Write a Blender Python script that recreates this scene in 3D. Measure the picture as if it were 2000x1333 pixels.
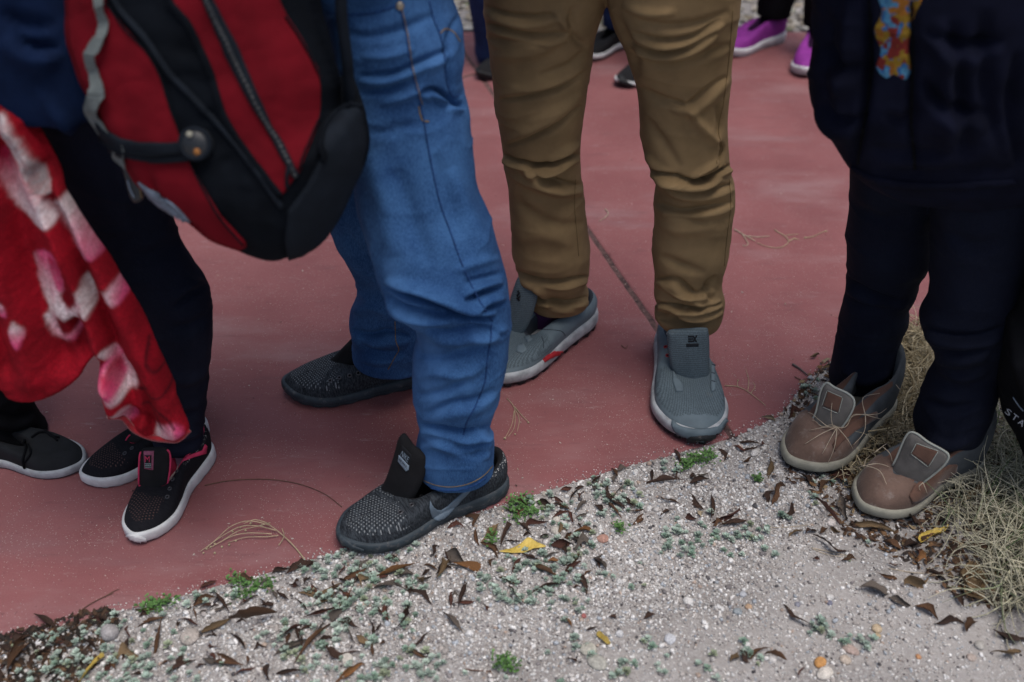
import bpy, math, random
import numpy as np
from mathutils import Vector, Matrix
from mathutils.bvhtree import BVHTree
from mathutils.geometry import delaunay_2d_cdt

R = math.radians
rng = np.random.default_rng(7)
random.seed(7)
for o in list(bpy.data.objects):
    bpy.data.objects.remove(o)
scene = bpy.context.scene
COL = scene.collection

# ------------------------------------------------------------------ camera, sky, sun, exposure
CAM_H, FPX, PITCH = 1.2, 1944.0, R(36.6)          # 35 mm lens, looking down from chest height
CX, CY = 1000.0, 666.5
cd = bpy.data.cameras.new('camera')
cam = bpy.data.objects.new('camera', cd)
COL.objects.link(cam)
cd.lens = 35.0
cd.sensor_width = 36.0
cd.clip_start = 0.05
cd.clip_end = 500
cam.location = (0, 0, CAM_H)
cam.rotation_euler = (R(90) - PITCH, 0, 0)
cd.dof.use_dof = True
cd.dof.focus_distance = 1.72
cd.dof.aperture_fstop = 2.4
scene.camera = cam

world = bpy.data.worlds.new('World')
scene.world = world
world.use_nodes = True
wn = world.node_tree
wn.nodes.clear()
sky = wn.nodes.new('ShaderNodeTexSky')
sky.sky_type = 'NISHITA'
sky.sun_disc = False
SUN_EL, SUN_ROT = R(76), R(140)
sky.sun_elevation = SUN_EL
sky.sun_rotation = SUN_ROT
sky.dust_density = 4.0
sky.air_density = 1.0
bg = wn.nodes.new('ShaderNodeBackground')
bg.inputs['Strength'].default_value = 0.09
wo = wn.nodes.new('ShaderNodeOutputWorld')
wn.links.new(sky.outputs[0], bg.inputs[0])
wn.links.new(bg.outputs[0], wo.inputs[0])

sd = bpy.data.lights.new('sun', 'SUN')
sun = bpy.data.objects.new('sun', sd)
COL.objects.link(sun)
sd.energy = 1.5
sd.angle = R(34)
sd.color = (1.0, 0.97, 0.93)
az = SUN_ROT
dvec = Vector((math.sin(az) * math.cos(SUN_EL), math.cos(az) * math.cos(SUN_EL), math.sin(SUN_EL)))
sun.rotation_euler = dvec.to_track_quat('Z', 'Y').to_euler()
scene.view_settings.view_transform = 'Standard'
scene.view_settings.look = 'None'
scene.view_settings.gamma = 1
scene.view_settings.use_curve_mapping = False
scene.view_settings.exposure = 0.32

# ------------------------------------------------------------------ maths helpers
_c, _s = math.cos(PITCH), math.sin(PITCH)
CAMP = np.array([0, 0, CAM_H])


def ray(px, py):
    x = (np.asarray(px, float) - CX) / FPX
    v = (np.asarray(py, float) - CY) / FPX
    return np.stack([x, _c - v * _s, -_s - v * _c], -1)


def gp(px, py, z=0.0):
    r = ray(px, py)
    t = (z - CAM_H) / r[..., 2]
    return CAMP + r * t[..., None]


def at_y(px, py, Y):
    r = ray(px, py)
    t = np.asarray(Y, float) / r[..., 1]
    return CAMP + r * t[..., None]


def at_plane(px, py, P0, n):
    r = ray(px, py)
    t = ((P0 - CAMP) @ n) / (r @ n)
    return CAMP + r * t[..., None]


def proj(V):
    V = np.asarray(V, float)
    d = V[..., 1] * _c - (V[..., 2] - CAM_H) * _s
    u = V[..., 1] * _s + (V[..., 2] - CAM_H) * _c
    return CX + FPX * V[..., 0] / d, CY - FPX * u / d, d


def unit(v):
    v = np.asarray(v, float)
    return v / np.linalg.norm(v)


def herm(x, y, q):
    x, y = np.asarray(x, float), np.asarray(y, float)
    m = np.gradient(y, x) if len(x) > 2 else np.full(len(x), (y[-1] - y[0]) / (x[-1] - x[0]))
    i = np.clip(np.searchsorted(x, q) - 1, 0, len(x) - 2)
    h = x[i + 1] - x[i]
    t = np.clip((q - x[i]) / h, 0, 1)
    return ((2 * t**3 - 3 * t**2 + 1) * y[i] + (t**3 - 2 * t**2 + t) * h * m[i]
            + (-2 * t**3 + 3 * t**2) * y[i + 1] + (t**3 - t**2) * h * m[i + 1])


def closed_spline(P, n):
    P = np.asarray(P, float)
    k = len(P)
    t = np.arange(n) / n * k
    i = np.floor(t).astype(int)
    f = (t - i)[:, None]
    p0, p1, p2, p3 = P[(i - 1) % k], P[i % k], P[(i + 1) % k], P[(i + 2) % k]
    return 0.5 * (2 * p1 + (p2 - p0) * f + (2 * p0 - 5 * p1 + 4 * p2 - p3) * f**2 + (3 * p1 - p0 - 3 * p2 + p3) * f**3)


def open_spline(P, n):
    P = np.asarray(P, float)
    k = len(P)
    d = np.r_[0, np.cumsum(np.linalg.norm(np.diff(P, axis=0), axis=1))]
    q = np.linspace(0, d[-1], n)
    return np.stack([herm(d, P[:, j], q) for j in range(P.shape[1])], -1)


_LAT = np.random.default_rng(3).random((32, 32, 32))


def vnoise(p):
    p = np.asarray(p, float)
    i = np.floor(p).astype(int)
    f = p - i
    f = f * f * (3 - 2 * f)
    o = 0
    for a in (0, 1):
        for b in (0, 1):
            for c in (0, 1):
                w = (f[:, 0] if a else 1 - f[:, 0]) * (f[:, 1] if b else 1 - f[:, 1]) * (f[:, 2] if c else 1 - f[:, 2])
                o = o + w * _LAT[(i[:, 0] + a) % 32, (i[:, 1] + b) % 32, (i[:, 2] + c) % 32]
    return o


def fbm(p, oct=3):
    o, a, t = 0, 1.0, 0
    p = np.asarray(p, float)
    for k in range(oct):
        o = o + a * vnoise(p * 2**k + 7.3 * k)
        t += a
        a *= 0.5
    return o / t * 2 - 1


def sstep(a, b, x):
    t = np.clip((x - a) / (b - a), 0, 1)
    return t * t * (3 - 2 * t)


def in_poly(poly, P):
    poly = np.asarray(poly, float)
    x, y = P[:, 0], P[:, 1]
    r = np.zeros(len(P), bool)
    j = len(poly) - 1
    for i in range(len(poly)):
        xi, yi = poly[i]
        xj, yj = poly[j]
        c = ((yi > y) != (yj > y)) & (x < (xj - xi) * (y - yi) / (yj - yi + 1e-12) + xi)
        r ^= c
        j = i
    return r


def line_dist(pts, P):
    """signed distance to an open polyline and the fraction of its length (P: n x 2)"""
    pts = np.asarray(pts, float)
    seg = np.linalg.norm(np.diff(pts, axis=0), axis=1)
    tot = seg.sum()
    best = np.full(len(P), 1e9)
    sg = np.zeros(len(P))
    fr = np.zeros(len(P))
    acc = 0
    for i in range(len(pts) - 1):
        a, b = pts[i], pts[i + 1]
        ab = b - a
        ap = P - a
        t = np.clip((ap @ ab) / (ab @ ab), 0, 1)
        dv = ap - t[:, None] * ab
        d = np.hypot(dv[:, 0], dv[:, 1])
        m = d < best
        best[m] = d[m]
        cr = ab[0] * ap[:, 1] - ab[1] * ap[:, 0]
        sg[m] = np.sign(cr[m])
        fr[m] = (acc + t[m] * seg[i]) / tot
        acc += seg[i]
    return best, sg, fr


def poly_dist(poly, P):
    poly = np.asarray(poly, float)
    d, _, _ = line_dist(np.vstack([poly, poly[:1]]), P)
    return np.where(in_poly(poly, P), d, -d)


def resample_closed(poly, sp):
    poly = np.asarray(poly, float)
    out = []
    for i in range(len(poly)):
        a, b = poly[i], poly[(i + 1) % len(poly)]
        k = max(1, int(round(np.linalg.norm(b - a) / sp)))
        for t in range(k):
            out.append(a + (b - a) * t / k)
    return np.array(out)


def smooth_poly(poly, sp=4, rough=0):
    poly = np.asarray(poly, float)
    q = closed_spline(poly, max(24, len(poly) * 8))
    return resample_closed(q, sp)


def cdt(poly, sp):
    """triangulate a 2D polygon with interior points; returns pts, tris, boundary loop order"""
    B = resample_closed(poly, sp)
    lo, hi = B.min(0), B.max(0)
    gx, gy = np.meshgrid(np.arange(lo[0], hi[0], sp), np.arange(lo[1], hi[1], sp * 0.87))
    gx = gx + (np.arange(gx.shape[0]) % 2)[:, None] * sp * 0.5
    G = np.stack([gx.ravel(), gy.ravel()], -1)
    if len(G):
        G = G[in_poly(B, G)]
    if len(G):
        d, _, _ = line_dist(np.vstack([B, B[:1]]), G)
        G = G[d > sp * 0.55]
    pts = np.vstack([B, G]) if len(G) else B
    n = len(B)
    r = delaunay_2d_cdt([Vector((float(p[0]), float(p[1]))) for p in pts], [(i, (i + 1) % n) for i in range(n)], [], 1, 1e-6)
    v = np.array([tuple(p) for p in r[0]])
    f = np.array([list(t) for t in r[2]])
    return v, f


def boundary_edges(F):
    e = np.vstack([F[:, [0, 1]], F[:, [1, 2]], F[:, [2, 0]]])
    k = np.sort(e, 1)
    _, idx, cnt = np.unique(k[:, 0] * 10000000 + k[:, 1], return_index=True, return_counts=True)
    return e[idx[cnt == 1]]


def vnormals(V, F):
    F = np.asarray(F)
    a = V[F[:, 2]] - V[F[:, 0]]
    b = (V[F[:, 3]] - V[F[:, 1]]) if F.shape[1] == 4 else (V[F[:, 2]] - V[F[:, 1]])
    fn = np.cross(a, b)
    N = np.zeros_like(V)
    for k in range(F.shape[1]):
        np.add.at(N, F[:, k], fn)
    return N / (np.linalg.norm(N, axis=1)[:, None] + 1e-12)


# ------------------------------------------------------------------ object helpers
WM = {}


def wm(o):
    return WM.get(o.name, Matrix.Identity(4)) if o else Matrix.Identity(4)


def props(o, label=None, cat=None, group=None, kind=None):
    if label:
        o['label'] = label
    if cat:
        o['category'] = cat
    if group:
        o['group'] = group
    if kind:
        o['kind'] = kind
    return o


def empty(name, loc, label=None, cat=None, group=None, kind=None):
    o = bpy.data.objects.new(name, None)
    COL.objects.link(o)
    o.location = loc
    o.empty_display_size = 0.05
    WM[o.name] = Matrix.Translation(Vector(loc))
    return props(o, label, cat, group, kind)


def mesh_data(name, V, F, mats, smooth=True, cols=None, midx=None, uv=None):
    V = np.asarray(V, np.float32)
    m = bpy.data.meshes.new(name)
    if isinstance(F, np.ndarray):
        k = F.shape[1]
        m.vertices.add(len(V))
        m.vertices.foreach_set('co', V.ravel())
        m.loops.add(F.size)
        m.loops.foreach_set('vertex_index', F.astype(np.int32).ravel())
        m.polygons.add(len(F))
        m.polygons.foreach_set('loop_start', np.arange(0, F.size, k, dtype=np.int32))
        m.update(calc_edges=True)
        m.validate()
    else:
        m.from_pydata([tuple(map(float, v)) for v in V], [], [tuple(map(int, f)) for f in F])
    if not isinstance(mats, (list, tuple)):
        mats = [mats]
    for x in mats:
        m.materials.append(x)
    if smooth:
        m.polygons.foreach_set('use_smooth', np.ones(len(m.polygons), bool))
    if midx is not None and len(midx) == len(m.polygons):
        m.polygons.foreach_set('material_index', np.asarray(midx, np.int32))
    if cols is not None:
        at = m.color_attributes.new('Col', 'FLOAT_COLOR', 'POINT')
        c = np.ones((len(V), 4), np.float32)
        c[:, :3] = cols
        at.data.foreach_set('color', c.ravel())
    if uv is not None:
        ul = m.uv_layers.new(name='UVMap')
        li = np.zeros(len(m.loops), np.int32)
        m.loops.foreach_get('vertex_index', li)
        ul.data.foreach_set('uv', np.asarray(uv, np.float32)[li].ravel())
    m.update()
    return m


def mk(name, V, F, mats, parent=None, local=False, **kw):
    """one mesh object; V in world space unless local"""
    V = np.asarray(V, float)
    if parent is not None and not local:
        M = np.array(wm(parent).inverted())
        V = V @ M[:3, :3].T + M[:3, 3]
    m = mesh_data(name, V, F, mats, **kw)
    o = bpy.data.objects.new(name, m)
    COL.objects.link(o)
    if parent is not None:
        o.parent = parent
    WM[o.name] = wm(parent).copy()
    return o


def thing(name, V, F, mats, label, cat, group=None, kind=None, **kw):
    """a top-level single-mesh thing with its origin at its base"""
    V = np.asarray(V, float)
    base = np.array([V[:, 0].mean(), V[:, 1].mean(), V[:, 2].min()])
    o = bpy.data.objects.new(name, mesh_data(name, V - base, F, mats, **kw))
    COL.objects.link(o)
    o.location = base
    WM[o.name] = Matrix.Translation(Vector(base))
    return props(o, label, cat, group, kind)


def grid_faces(nr, nc, wrap=False):
    c = nc if wrap else nc - 1
    i, j = np.meshgrid(np.arange(nr - 1), np.arange(c), indexing='ij')
    a = i * nc + j
    b = i * nc + (j + 1) % nc
    return np.stack([a, b, b + nc, a + nc], -1).reshape(-1, 4)


def tube_geo(P, r, n=7, taper=None):
    P = np.asarray(P, float)
    k = len(P)
    T = np.gradient(P, axis=0)
    T /= np.linalg.norm(T, axis=1)[:, None] + 1e-12
    ref = np.array([0, 0, 1.0]) if abs(T[0, 2]) < 0.9 else np.array([1.0, 0, 0])
    rr = np.full(k, r) if taper is None else r * np.interp(np.linspace(0, 1, k), np.linspace(0, 1, len(taper)), taper)
    V = []
    for i in range(k):
        a = unit(np.cross(T[i], ref))
        b = np.cross(T[i], a)
        th = np.arange(n) / n * 2 * np.pi
        V.append(P[i] + rr[i] * (np.cos(th)[:, None] * a + np.sin(th)[:, None] * b))
    V = np.vstack(V)
    F = [tuple(f) for f in grid_faces(k, n, True)]
    F.append(tuple(range(n))[::-1])
    F.append(tuple(range((k - 1) * n, k * n)))
    return V, F


def join(geos):
    V, F, o = [], [], 0
    for v, f in geos:
        V.append(v)
        F += [tuple(int(i) + o for i in t) for t in f]
        o += len(v)
    return np.vstack(V), F


# ------------------------------------------------------------------ materials
def nodes(name):
    m = bpy.data.materials.new(name)
    m.use_nodes = True
    nt = m.node_tree
    b = nt.nodes['Principled BSDF']
    return m, nt, b


def N(nt, t, **kw):
    n = nt.nodes.new(t)
    for k, v in kw.items():
        if k in n.inputs:
            n.inputs[k].default_value = v
        else:
            setattr(n, k, v)
    return n


def mixc(nt, fac, a, b, mode='MIX'):
    n = nt.nodes.new('ShaderNodeMix')
    n.data_type = 'RGBA'
    n.blend_type = mode
    for s, v in ((0, fac), (6, a), (7, b)):
        if isinstance(v, bpy.types.NodeSocket):
            nt.links.new(v, n.inputs[s])
        elif s == 0:
            n.inputs[s].default_value = v
        else:
            n.inputs[s].default_value = (*v[:3], 1)
    return n.outputs[2]


def ramp(nt, src, lo, hi):
    n = nt.nodes.new('ShaderNodeMapRange')
    n.inputs['From Min'].default_value = lo
    n.inputs['From Max'].default_value = hi
    n.interpolation_type = 'SMOOTHSTEP'
    nt.links.new(src, n.inputs['Value'])
    return n.outputs['Result']


def math_n(nt, op, a, b=None):
    n = nt.nodes.new('ShaderNodeMath')
    n.operation = op
    for i, v in enumerate((a, b)):
        if v is None:
            continue
        if isinstance(v, bpy.types.NodeSocket):
            nt.links.new(v, n.inputs[i])
        else:
            n.inputs[i].default_value = v
    return n.outputs[0]


def coords(nt, scale=(1, 1, 1), rot=(0, 0, 0), uv=False):
    t = nt.nodes.new('ShaderNodeTexCoord')
    mp = nt.nodes.new('ShaderNodeMapping')
    mp.inputs['Scale'].default_value = scale
    mp.inputs['Rotation'].default_value = rot
    nt.links.new(t.outputs['UV' if uv else 'Object'], mp.inputs[0])
    return mp.outputs[0]


def noise(nt, vec, scale, detail=4, rough=0.55):
    n = N(nt, 'ShaderNodeTexNoise')
    n.inputs['Scale'].default_value = scale
    n.inputs['Detail'].default_value = detail
    n.inputs['Roughness'].default_value = rough
    nt.links.new(vec, n.inputs['Vector'])
    return n.outputs['Fac']


def bump(nt, b, h, strength, dist=0.001):
    n = N(nt, 'ShaderNodeBump')
    n.inputs['Strength'].default_value = strength
    n.inputs['Distance'].default_value = dist
    nt.links.new(h, n.inputs['Height'])
    nt.links.new(n.outputs[0], b.inputs['Normal'])


def plain(name, col, rough=0.8, var=0.25, scale=25, bscale=500, bstr=0.4, sheen=0.0, spec=0.3, attr=False, metal=0.0, dust=0.0):
    m, nt, b = nodes(name)
    v = coords(nt)
    f = ramp(nt, noise(nt, v, scale), 0.3, 0.7)
    lo, hi = [c * (1 - var) for c in col], [min(1, c * (1 + var)) for c in col]
    c = mixc(nt, f, lo, hi)
    if attr:
        a = N(nt, 'ShaderNodeAttribute', attribute_name='Col')
        c = mixc(nt, 1.0, c, a.outputs['Color'], 'MULTIPLY')
    if dust:
        d = ramp(nt, noise(nt, v, scale * 2.1, 6, 0.7), 0.52, 0.8)
        c = mixc(nt, math_n(nt, 'MULTIPLY', d, dust), c, (0.4, 0.36, 0.33))
    nt.links.new(c, b.inputs['Base Color'])
    b.inputs['Roughness'].default_value = rough
    b.inputs['Specular IOR Level'].default_value = spec
    b.inputs['Metallic'].default_value = metal
    if sheen:
        b.inputs['Sheen Weight'].default_value = sheen
        b.inputs['Sheen Roughness'].default_value = 0.5
    if bstr:
        bump(nt, b, noise(nt, v, bscale, 3), bstr, 0.001)
    return m


def slab_material():
    m, nt, b = nodes('red_painted_concrete')
    v = coords(nt)
    base = mixc(nt, ramp(nt, noise(nt, v, 3.2, 6, 0.6), 0.3, 0.7), (0.215, 0.072, 0.075), (0.275, 0.100, 0.103))
    vs = coords(nt, (1.2, 4.0, 1), (0, 0, R(-28)))
    dust = ramp(nt, noise(nt, vs, 1.6, 8, 0.62), 0.50, 0.74)
    c = mixc(nt, math_n(nt, 'MULTIPLY', dust, 0.5), base, (0.34, 0.22, 0.225))
    grey = ramp(nt, noise(nt, vs, 0.9, 6, 0.6), 0.56, 0.74)
    c = mixc(nt, math_n(nt, 'MULTIPLY', grey, 0.35), c, (0.22, 0.15, 0.165))
    vo = N(nt, 'ShaderNodeTexVoronoi')
    vo.inputs['Scale'].default_value = 310
    nt.links.new(v, vo.inputs['Vector'])
    dot = math_n(nt, 'LESS_THAN', vo.outputs['Distance'], 0.22)
    cl = ramp(nt, noise(nt, v, 6.0, 8, 0.78), 0.40, 0.66)
    r2 = N(nt, 'ShaderNodeTexWhiteNoise')
    nt.links.new(vo.outputs['Position'], r2.inputs['Vector'])
    pick = math_n(nt, 'GREATER_THAN', math_n(nt, 'ADD', r2.outputs['Value'], math_n(nt, 'MULTIPLY', cl, 0.55)), 0.97)
    c = mixc(nt, math_n(nt, 'MULTIPLY', math_n(nt, 'MULTIPLY', dot, pick), 0.7), c, (0.46, 0.39, 0.36))
    scuff = ramp(nt, noise(nt, coords(nt, (1.5, 9, 1), (0, 0, R(35))), 4.0, 8, 0.7), 0.56, 0.68)
    c = mixc(nt, math_n(nt, 'MULTIPLY', scuff, 0.4), c, (0.14, 0.055, 0.06))
    scuff2 = ramp(nt, noise(nt, coords(nt, (2.5, 11, 1), (0, 0, R(-60))), 5.0, 8, 0.75), 0.58, 0.70)
    c = mixc(nt, math_n(nt, 'MULTIPLY', scuff2, 0.4), c, (0.40, 0.30, 0.30))
    dk = math_n(nt, 'GREATER_THAN', noise(nt, v, 95, 3, 0.6), 0.68)
    c = mixc(nt, math_n(nt, 'MULTIPLY', dk, 0.35), c, (0.10, 0.035, 0.04))
    c = mixc(nt, math_n(nt, 'MULTIPLY', ramp(nt, noise(nt, v, 520, 4, 0.8), 0.52, 0.72), 0.30), c, (0.42, 0.30, 0.29))
    c = mixc(nt, math_n(nt, 'MULTIPLY', ramp(nt, noise(nt, v, 640, 4, 0.8), 0.54, 0.72), 0.30), c, (0.11, 0.035, 0.038))
    nt.links.new(c, b.inputs['Base Color'])
    b.inputs['Roughness'].default_value = 0.7
    b.inputs['Specular IOR Level'].default_value = 0.4
    h = math_n(nt, 'ADD', noise(nt, v, 220, 5, 0.7), math_n(nt, 'MULTIPLY', noise(nt, v, 18, 4), 1.5))
    bump(nt, b, h, 0.45, 0.0022)
    return m


def ground_material():
    m, nt, b = nodes('sandy_ground')
    v = coords(nt)
    c = mixc(nt, ramp(nt, noise(nt, v, 5, 6), 0.35, 0.65), (0.31, 0.285, 0.272), (0.44, 0.41, 0.395))
    c = mixc(nt, ramp(nt, noise(nt, v, 160, 5, 0.7), 0.45, 0.7), c, (0.54, 0.52, 0.51))
    c = mixc(nt, ramp(nt, noise(nt, v, 210, 4, 0.7), 0.60, 0.72), c, (0.18, 0.15, 0.14))
    nt.links.new(c, b.inputs['Base Color'])
    b.inputs['Roughness'].default_value = 0.95
    bump(nt, b, noise(nt, v, 190, 6, 0.75), 0.9, 0.004)
    return m


def denim(name, lo, hi):
    m, nt, b = nodes(name)
    v = coords(nt)
    vt = coords(nt, (1, 1, 0.22))
    f = math_n(nt, 'ADD', math_n(nt, 'MULTIPLY', noise(nt, vt, 700, 3, 0.7), 0.55), math_n(nt, 'MULTIPLY', noise(nt, v, 9, 4, 0.6), 0.45))
    c = mixc(nt, ramp(nt, f, 0.36, 0.64), lo, hi)
    fade = ramp(nt, noise(nt, coords(nt, (1, 1, 0.5)), 6.5, 5, 0.6), 0.48, 0.72)
    c = mixc(nt, math_n(nt, 'MULTIPLY', fade, 0.6), c, [x * 1.5 + 0.012 for x in hi])
    c = mixc(nt, math_n(nt, 'MULTIPLY', ramp(nt, noise(nt, v, 420, 3, 0.8), 0.58, 0.75), 0.3), c, [min(1, x * 1.5 + 0.05) for x in hi])
    nt.links.new(c, b.inputs['Base Color'])
    b.inputs['Roughness'].default_value = 0.9
    b.inputs['Specular IOR Level'].default_value = 0.15
    bump(nt, b, noise(nt, vt, 800, 3, 0.7), 0.35, 0.0012)
    return m


def knit(name, lo, hi, dot, dotscale=235.0, stripe=1.0):
    """melange knit with rows of holes where Col.r is set, light flecks where Col.g is set"""
    m, nt, b = nodes(name)
    v = coords(nt, (0.35, 6, 1.2), (0, 0, R(0)))
    f = ramp(nt, noise(nt, coords(nt, (170, 22, 60)), 3.0, 4, 0.7), 0.36, 0.66)
    c = mixc(nt, math_n(nt, 'MULTIPLY', f, stripe), lo, hi)
    a = N(nt, 'ShaderNodeAttribute', attribute_name='Col')
    sep = N(nt, 'ShaderNodeSeparateColor')
    nt.links.new(a.outputs['Color'], sep.inputs[0])
    uvv = coords(nt, (dotscale, dotscale, 1), uv=True)
    sx = N(nt, 'ShaderNodeSeparateXYZ')
    nt.links.new(uvv, sx.inputs[0])
    row = math_n(nt, 'FLOOR', sx.outputs[1])
    off = math_n(nt, 'MULTIPLY', math_n(nt, 'MODULO', row, 2.0), 0.5)
    fx = math_n(nt, 'SUBTRACT', math_n(nt, 'FRACT', math_n(nt, 'ADD', sx.outputs[0], off)), 0.5)
    fy = math_n(nt, 'SUBTRACT', math_n(nt, 'FRACT', sx.outputs[1]), 0.5)
    d = math_n(nt, 'SQRT', math_n(nt, 'ADD', math_n(nt, 'MULTIPLY', fx, fx), math_n(nt, 'MULTIPLY', fy, fy)))
    dm = math_n(nt, 'MULTIPLY', math_n(nt, 'LESS_THAN', d, 0.22), math_n(nt, 'GREATER_THAN', sep.outputs[0], 0.5))
    c = mixc(nt, dm, c, dot)
    fl = math_n(nt, 'MULTIPLY', math_n(nt, 'GREATER_THAN', noise(nt, coords(nt), 330, 2, 0.6), 0.60), sep.outputs[1])
    c = mixc(nt, fl, c, (0.42, 0.42, 0.42))
    nt.links.new(c, b.inputs['Base Color'])
    b.inputs['Roughness'].default_value = 0.9
    b.inputs['Specular IOR Level'].default_value = 0.2
    bump(nt, b, noise(nt, coords(nt, (1, 1, 1)), 800, 2), 0.5, 0.0012)
    return m


def meshweave(name, lo, hi, scale=300.0):
    m, nt, b = nodes(name)
    uvv = coords(nt, (scale, scale * 0.6, 1), uv=True)
    w = N(nt, 'ShaderNodeTexVoronoi')
    w.inputs['Scale'].default_value = 1.0
    w.inputs['Randomness'].default_value = 0.25
    nt.links.new(uvv, w.inputs['Vector'])
    f = ramp(nt, w.outputs['Distance'], 0.2, 0.5)
    a = N(nt, 'ShaderNodeAttribute', attribute_name='Col')
    sep = N(nt, 'ShaderNodeSeparateColor')
    nt.links.new(a.outputs['Color'], sep.inputs[0])
    c0 = mixc(nt, ramp(nt, noise(nt, coords(nt), 30, 4), 0.3, 0.7), [x * 0.85 for x in hi], [x * 1.1 for x in hi])
    c = mixc(nt, math_n(nt, 'MULTIPLY', f, sep.outputs[0]), c0, lo)
    dirt = ramp(nt, noise(nt, coords(nt), 22, 5, 0.7), 0.6, 0.8)
    c = mixc(nt, math_n(nt, 'MULTIPLY', dirt, 0.25), c, (0.24, 0.19, 0.14))
    nt.links.new(c, b.inputs['Base Color'])
    b.inputs['Roughness'].default_value = 0.8
    b.inputs['Specular IOR Level'].default_value = 0.25
    bump(nt, b, math_n(nt, 'MULTIPLY', f, sep.outputs[0]), -0.6, 0.0015)
    return m


def vcol(name, rough=0.85, var=0.3, scale=300, bstr=0.3, sheen=0.0, spec=0.25):
    m, nt, b = nodes(name)
    v = coords(nt)
    a = N(nt, 'ShaderNodeAttribute', attribute_name='Col')
    f = ramp(nt, noise(nt, v, scale, 4), 0.3, 0.7)
    c = mixc(nt, 1.0, a.outputs['Color'], mixc(nt, f, (1 - var,) * 3, (1 + var,) * 3), 'MULTIPLY')
    nt.links.new(c, b.inputs['Base Color'])
    b.inputs['Roughness'].default_value = rough
    b.inputs['Specular IOR Level'].default_value = spec
    if sheen:
        b.inputs['Sheen Weight'].default_value = sheen
        b.inputs['Sheen Roughness'].default_value = 0.35
        nt.links.new(c, b.inputs['Sheen Tint'])
    if bstr:
        bump(nt, b, noise(nt, v, scale * 2.5, 3), bstr, 0.002)
    return m


def leaf_material(name, col, col2, rough=0.6):
    m, nt, b = nodes(name)
    v = coords(nt)
    inf = N(nt, 'ShaderNodeObjectInfo')
    f = ramp(nt, noise(nt, v, 60, 6, 0.7), 0.3, 0.7)
    c = mixc(nt, f, col, col2)
    hs = N(nt, 'ShaderNodeHueSaturation')
    nt.links.new(c, hs.inputs['Color'])
    mr = N(nt, 'ShaderNodeMapRange')
    mr.inputs['To Min'].default_value = 0.7
    mr.inputs['To Max'].default_value = 1.35
    nt.links.new(inf.outputs['Random'], mr.inputs['Value'])
    nt.links.new(mr.outputs[0], hs.inputs['Value'])
    spots = math_n(nt, 'GREATER_THAN', noise(nt, v, 190, 3, 0.7), 0.66)
    c = mixc(nt, math_n(nt, 'MULTIPLY', spots, 0.5), hs.outputs[0], [x * 0.35 for x in col])
    nt.links.new(c, b.inputs['Base Color'])
    b.inputs['Roughness'].default_value = rough
    b.inputs['Specular IOR Level'].default_value = 0.35
    bump(nt, b, noise(nt, coords(nt, (1, 3, 1)), 160, 4), 0.6, 0.002)
    return m


MAT = {}
MAT['slab'] = slab_material()
MAT['ground'] = ground_material()
MAT['grain'] = vcol('gravel_grains', 0.9, 0.25, 400, 0.2)
MAT['plant'] = vcol('succulent_leaf', 0.6, 0.2, 300, 0.2)
MAT['straw'] = vcol('dry_straw', 0.7, 0.25, 200, 0.0)
MAT['denim'] = denim('blue_denim', (0.013, 0.046, 0.140), (0.046, 0.125, 0.285))
MAT['denim_dark'] = denim('dark_blue_denim', (0.008, 0.016, 0.055), (0.016, 0.032, 0.10))
MAT['navy_denim'] = denim('navy_black_denim', (0.003, 0.0045, 0.012), (0.006, 0.0085, 0.021))
MAT['navy'] = plain('navy_cloth', (0.0045, 0.0055, 0.015), 0.9, 0.25, 20, 500, 0.3, 0.0, 0.1)
MAT['navy_top'] = plain('navy_blue_shirt', (0.0045, 0.012, 0.040), 0.9, 0.25, 20, 500, 0.3, 0.0, 0.1)
MAT['black_cloth'] = plain('black_cloth', (0.0045, 0.0048, 0.0065), 0.9, 0.25, 20, 600, 0.3, 0.0, 0.1)
MAT['tan'] = plain('tan_cotton_twill', (0.240, 0.162, 0.082), 0.85, 0.14, 16, 900, 0.5, 0.0, 0.15)
MAT['thread_tan'] = plain('tan_thread', (0.175, 0.115, 0.053), 0.9, 0.1)
MAT['thread_gold'] = plain('gold_thread', (0.17, 0.115, 0.05), 0.8, 0.3, 300)
MAT['seam_blue'] = plain('denim_seam_dark', (0.011, 0.044, 0.145), 0.9, 0.3, 200)  # dark denim blue for seams and hem edges
MAT['metal'] = plain('brass_rivet', (0.35, 0.30, 0.24), 0.4, 0.1, 50, 300, 0.1, metal=0.9)
MAT['knit_black'] = knit('black_melange_knit', (0.011, 0.013, 0.017), (0.052, 0.062, 0.074), (0.21, 0.225, 0.24), 205)
MAT['knit_pink'] = knit('black_sport_knit', (0.007, 0.007, 0.010), (0.014, 0.014, 0.018), (0.10, 0.055, 0.05), 220, 0.7)
MAT['rubber_blue'] = plain('dark_blue_grey_rubber', (0.035, 0.048, 0.060), 0.6, 0.2, 40, 400, 0.2, dust=0.3)
MAT['rubber_black'] = plain('black_rubber', (0.016, 0.018, 0.021), 0.7, 0.25, 40, 400, 0.3, dust=0.25)
MAT['foam_white'] = plain('white_foam_sole', (0.62, 0.63, 0.64), 0.6, 0.12, 40, 400, 0.15, dust=0.35)
MAT['foam_grey'] = plain('pale_grey_foam', (0.36, 0.38, 0.40), 0.7, 0.28, 45, 300, 0.4, dust=0.6)
MAT['foam_cream'] = plain('cream_rubber_band', (0.31, 0.30, 0.245), 0.7, 0.2, 40, 400, 0.3, dust=0.4)
MAT['grey_mesh'] = meshweave('grey_mesh_fabric', (0.070, 0.095, 0.112), (0.128, 0.170, 0.196), 420)
MAT['grey_smooth'] = plain('grey_overlay', (0.118, 0.158, 0.184), 0.65, 0.12, 30, 300, 0.15)
MAT['grey_dark'] = plain('dark_grey_edge', (0.030, 0.038, 0.050), 0.8, 0.2)
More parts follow.
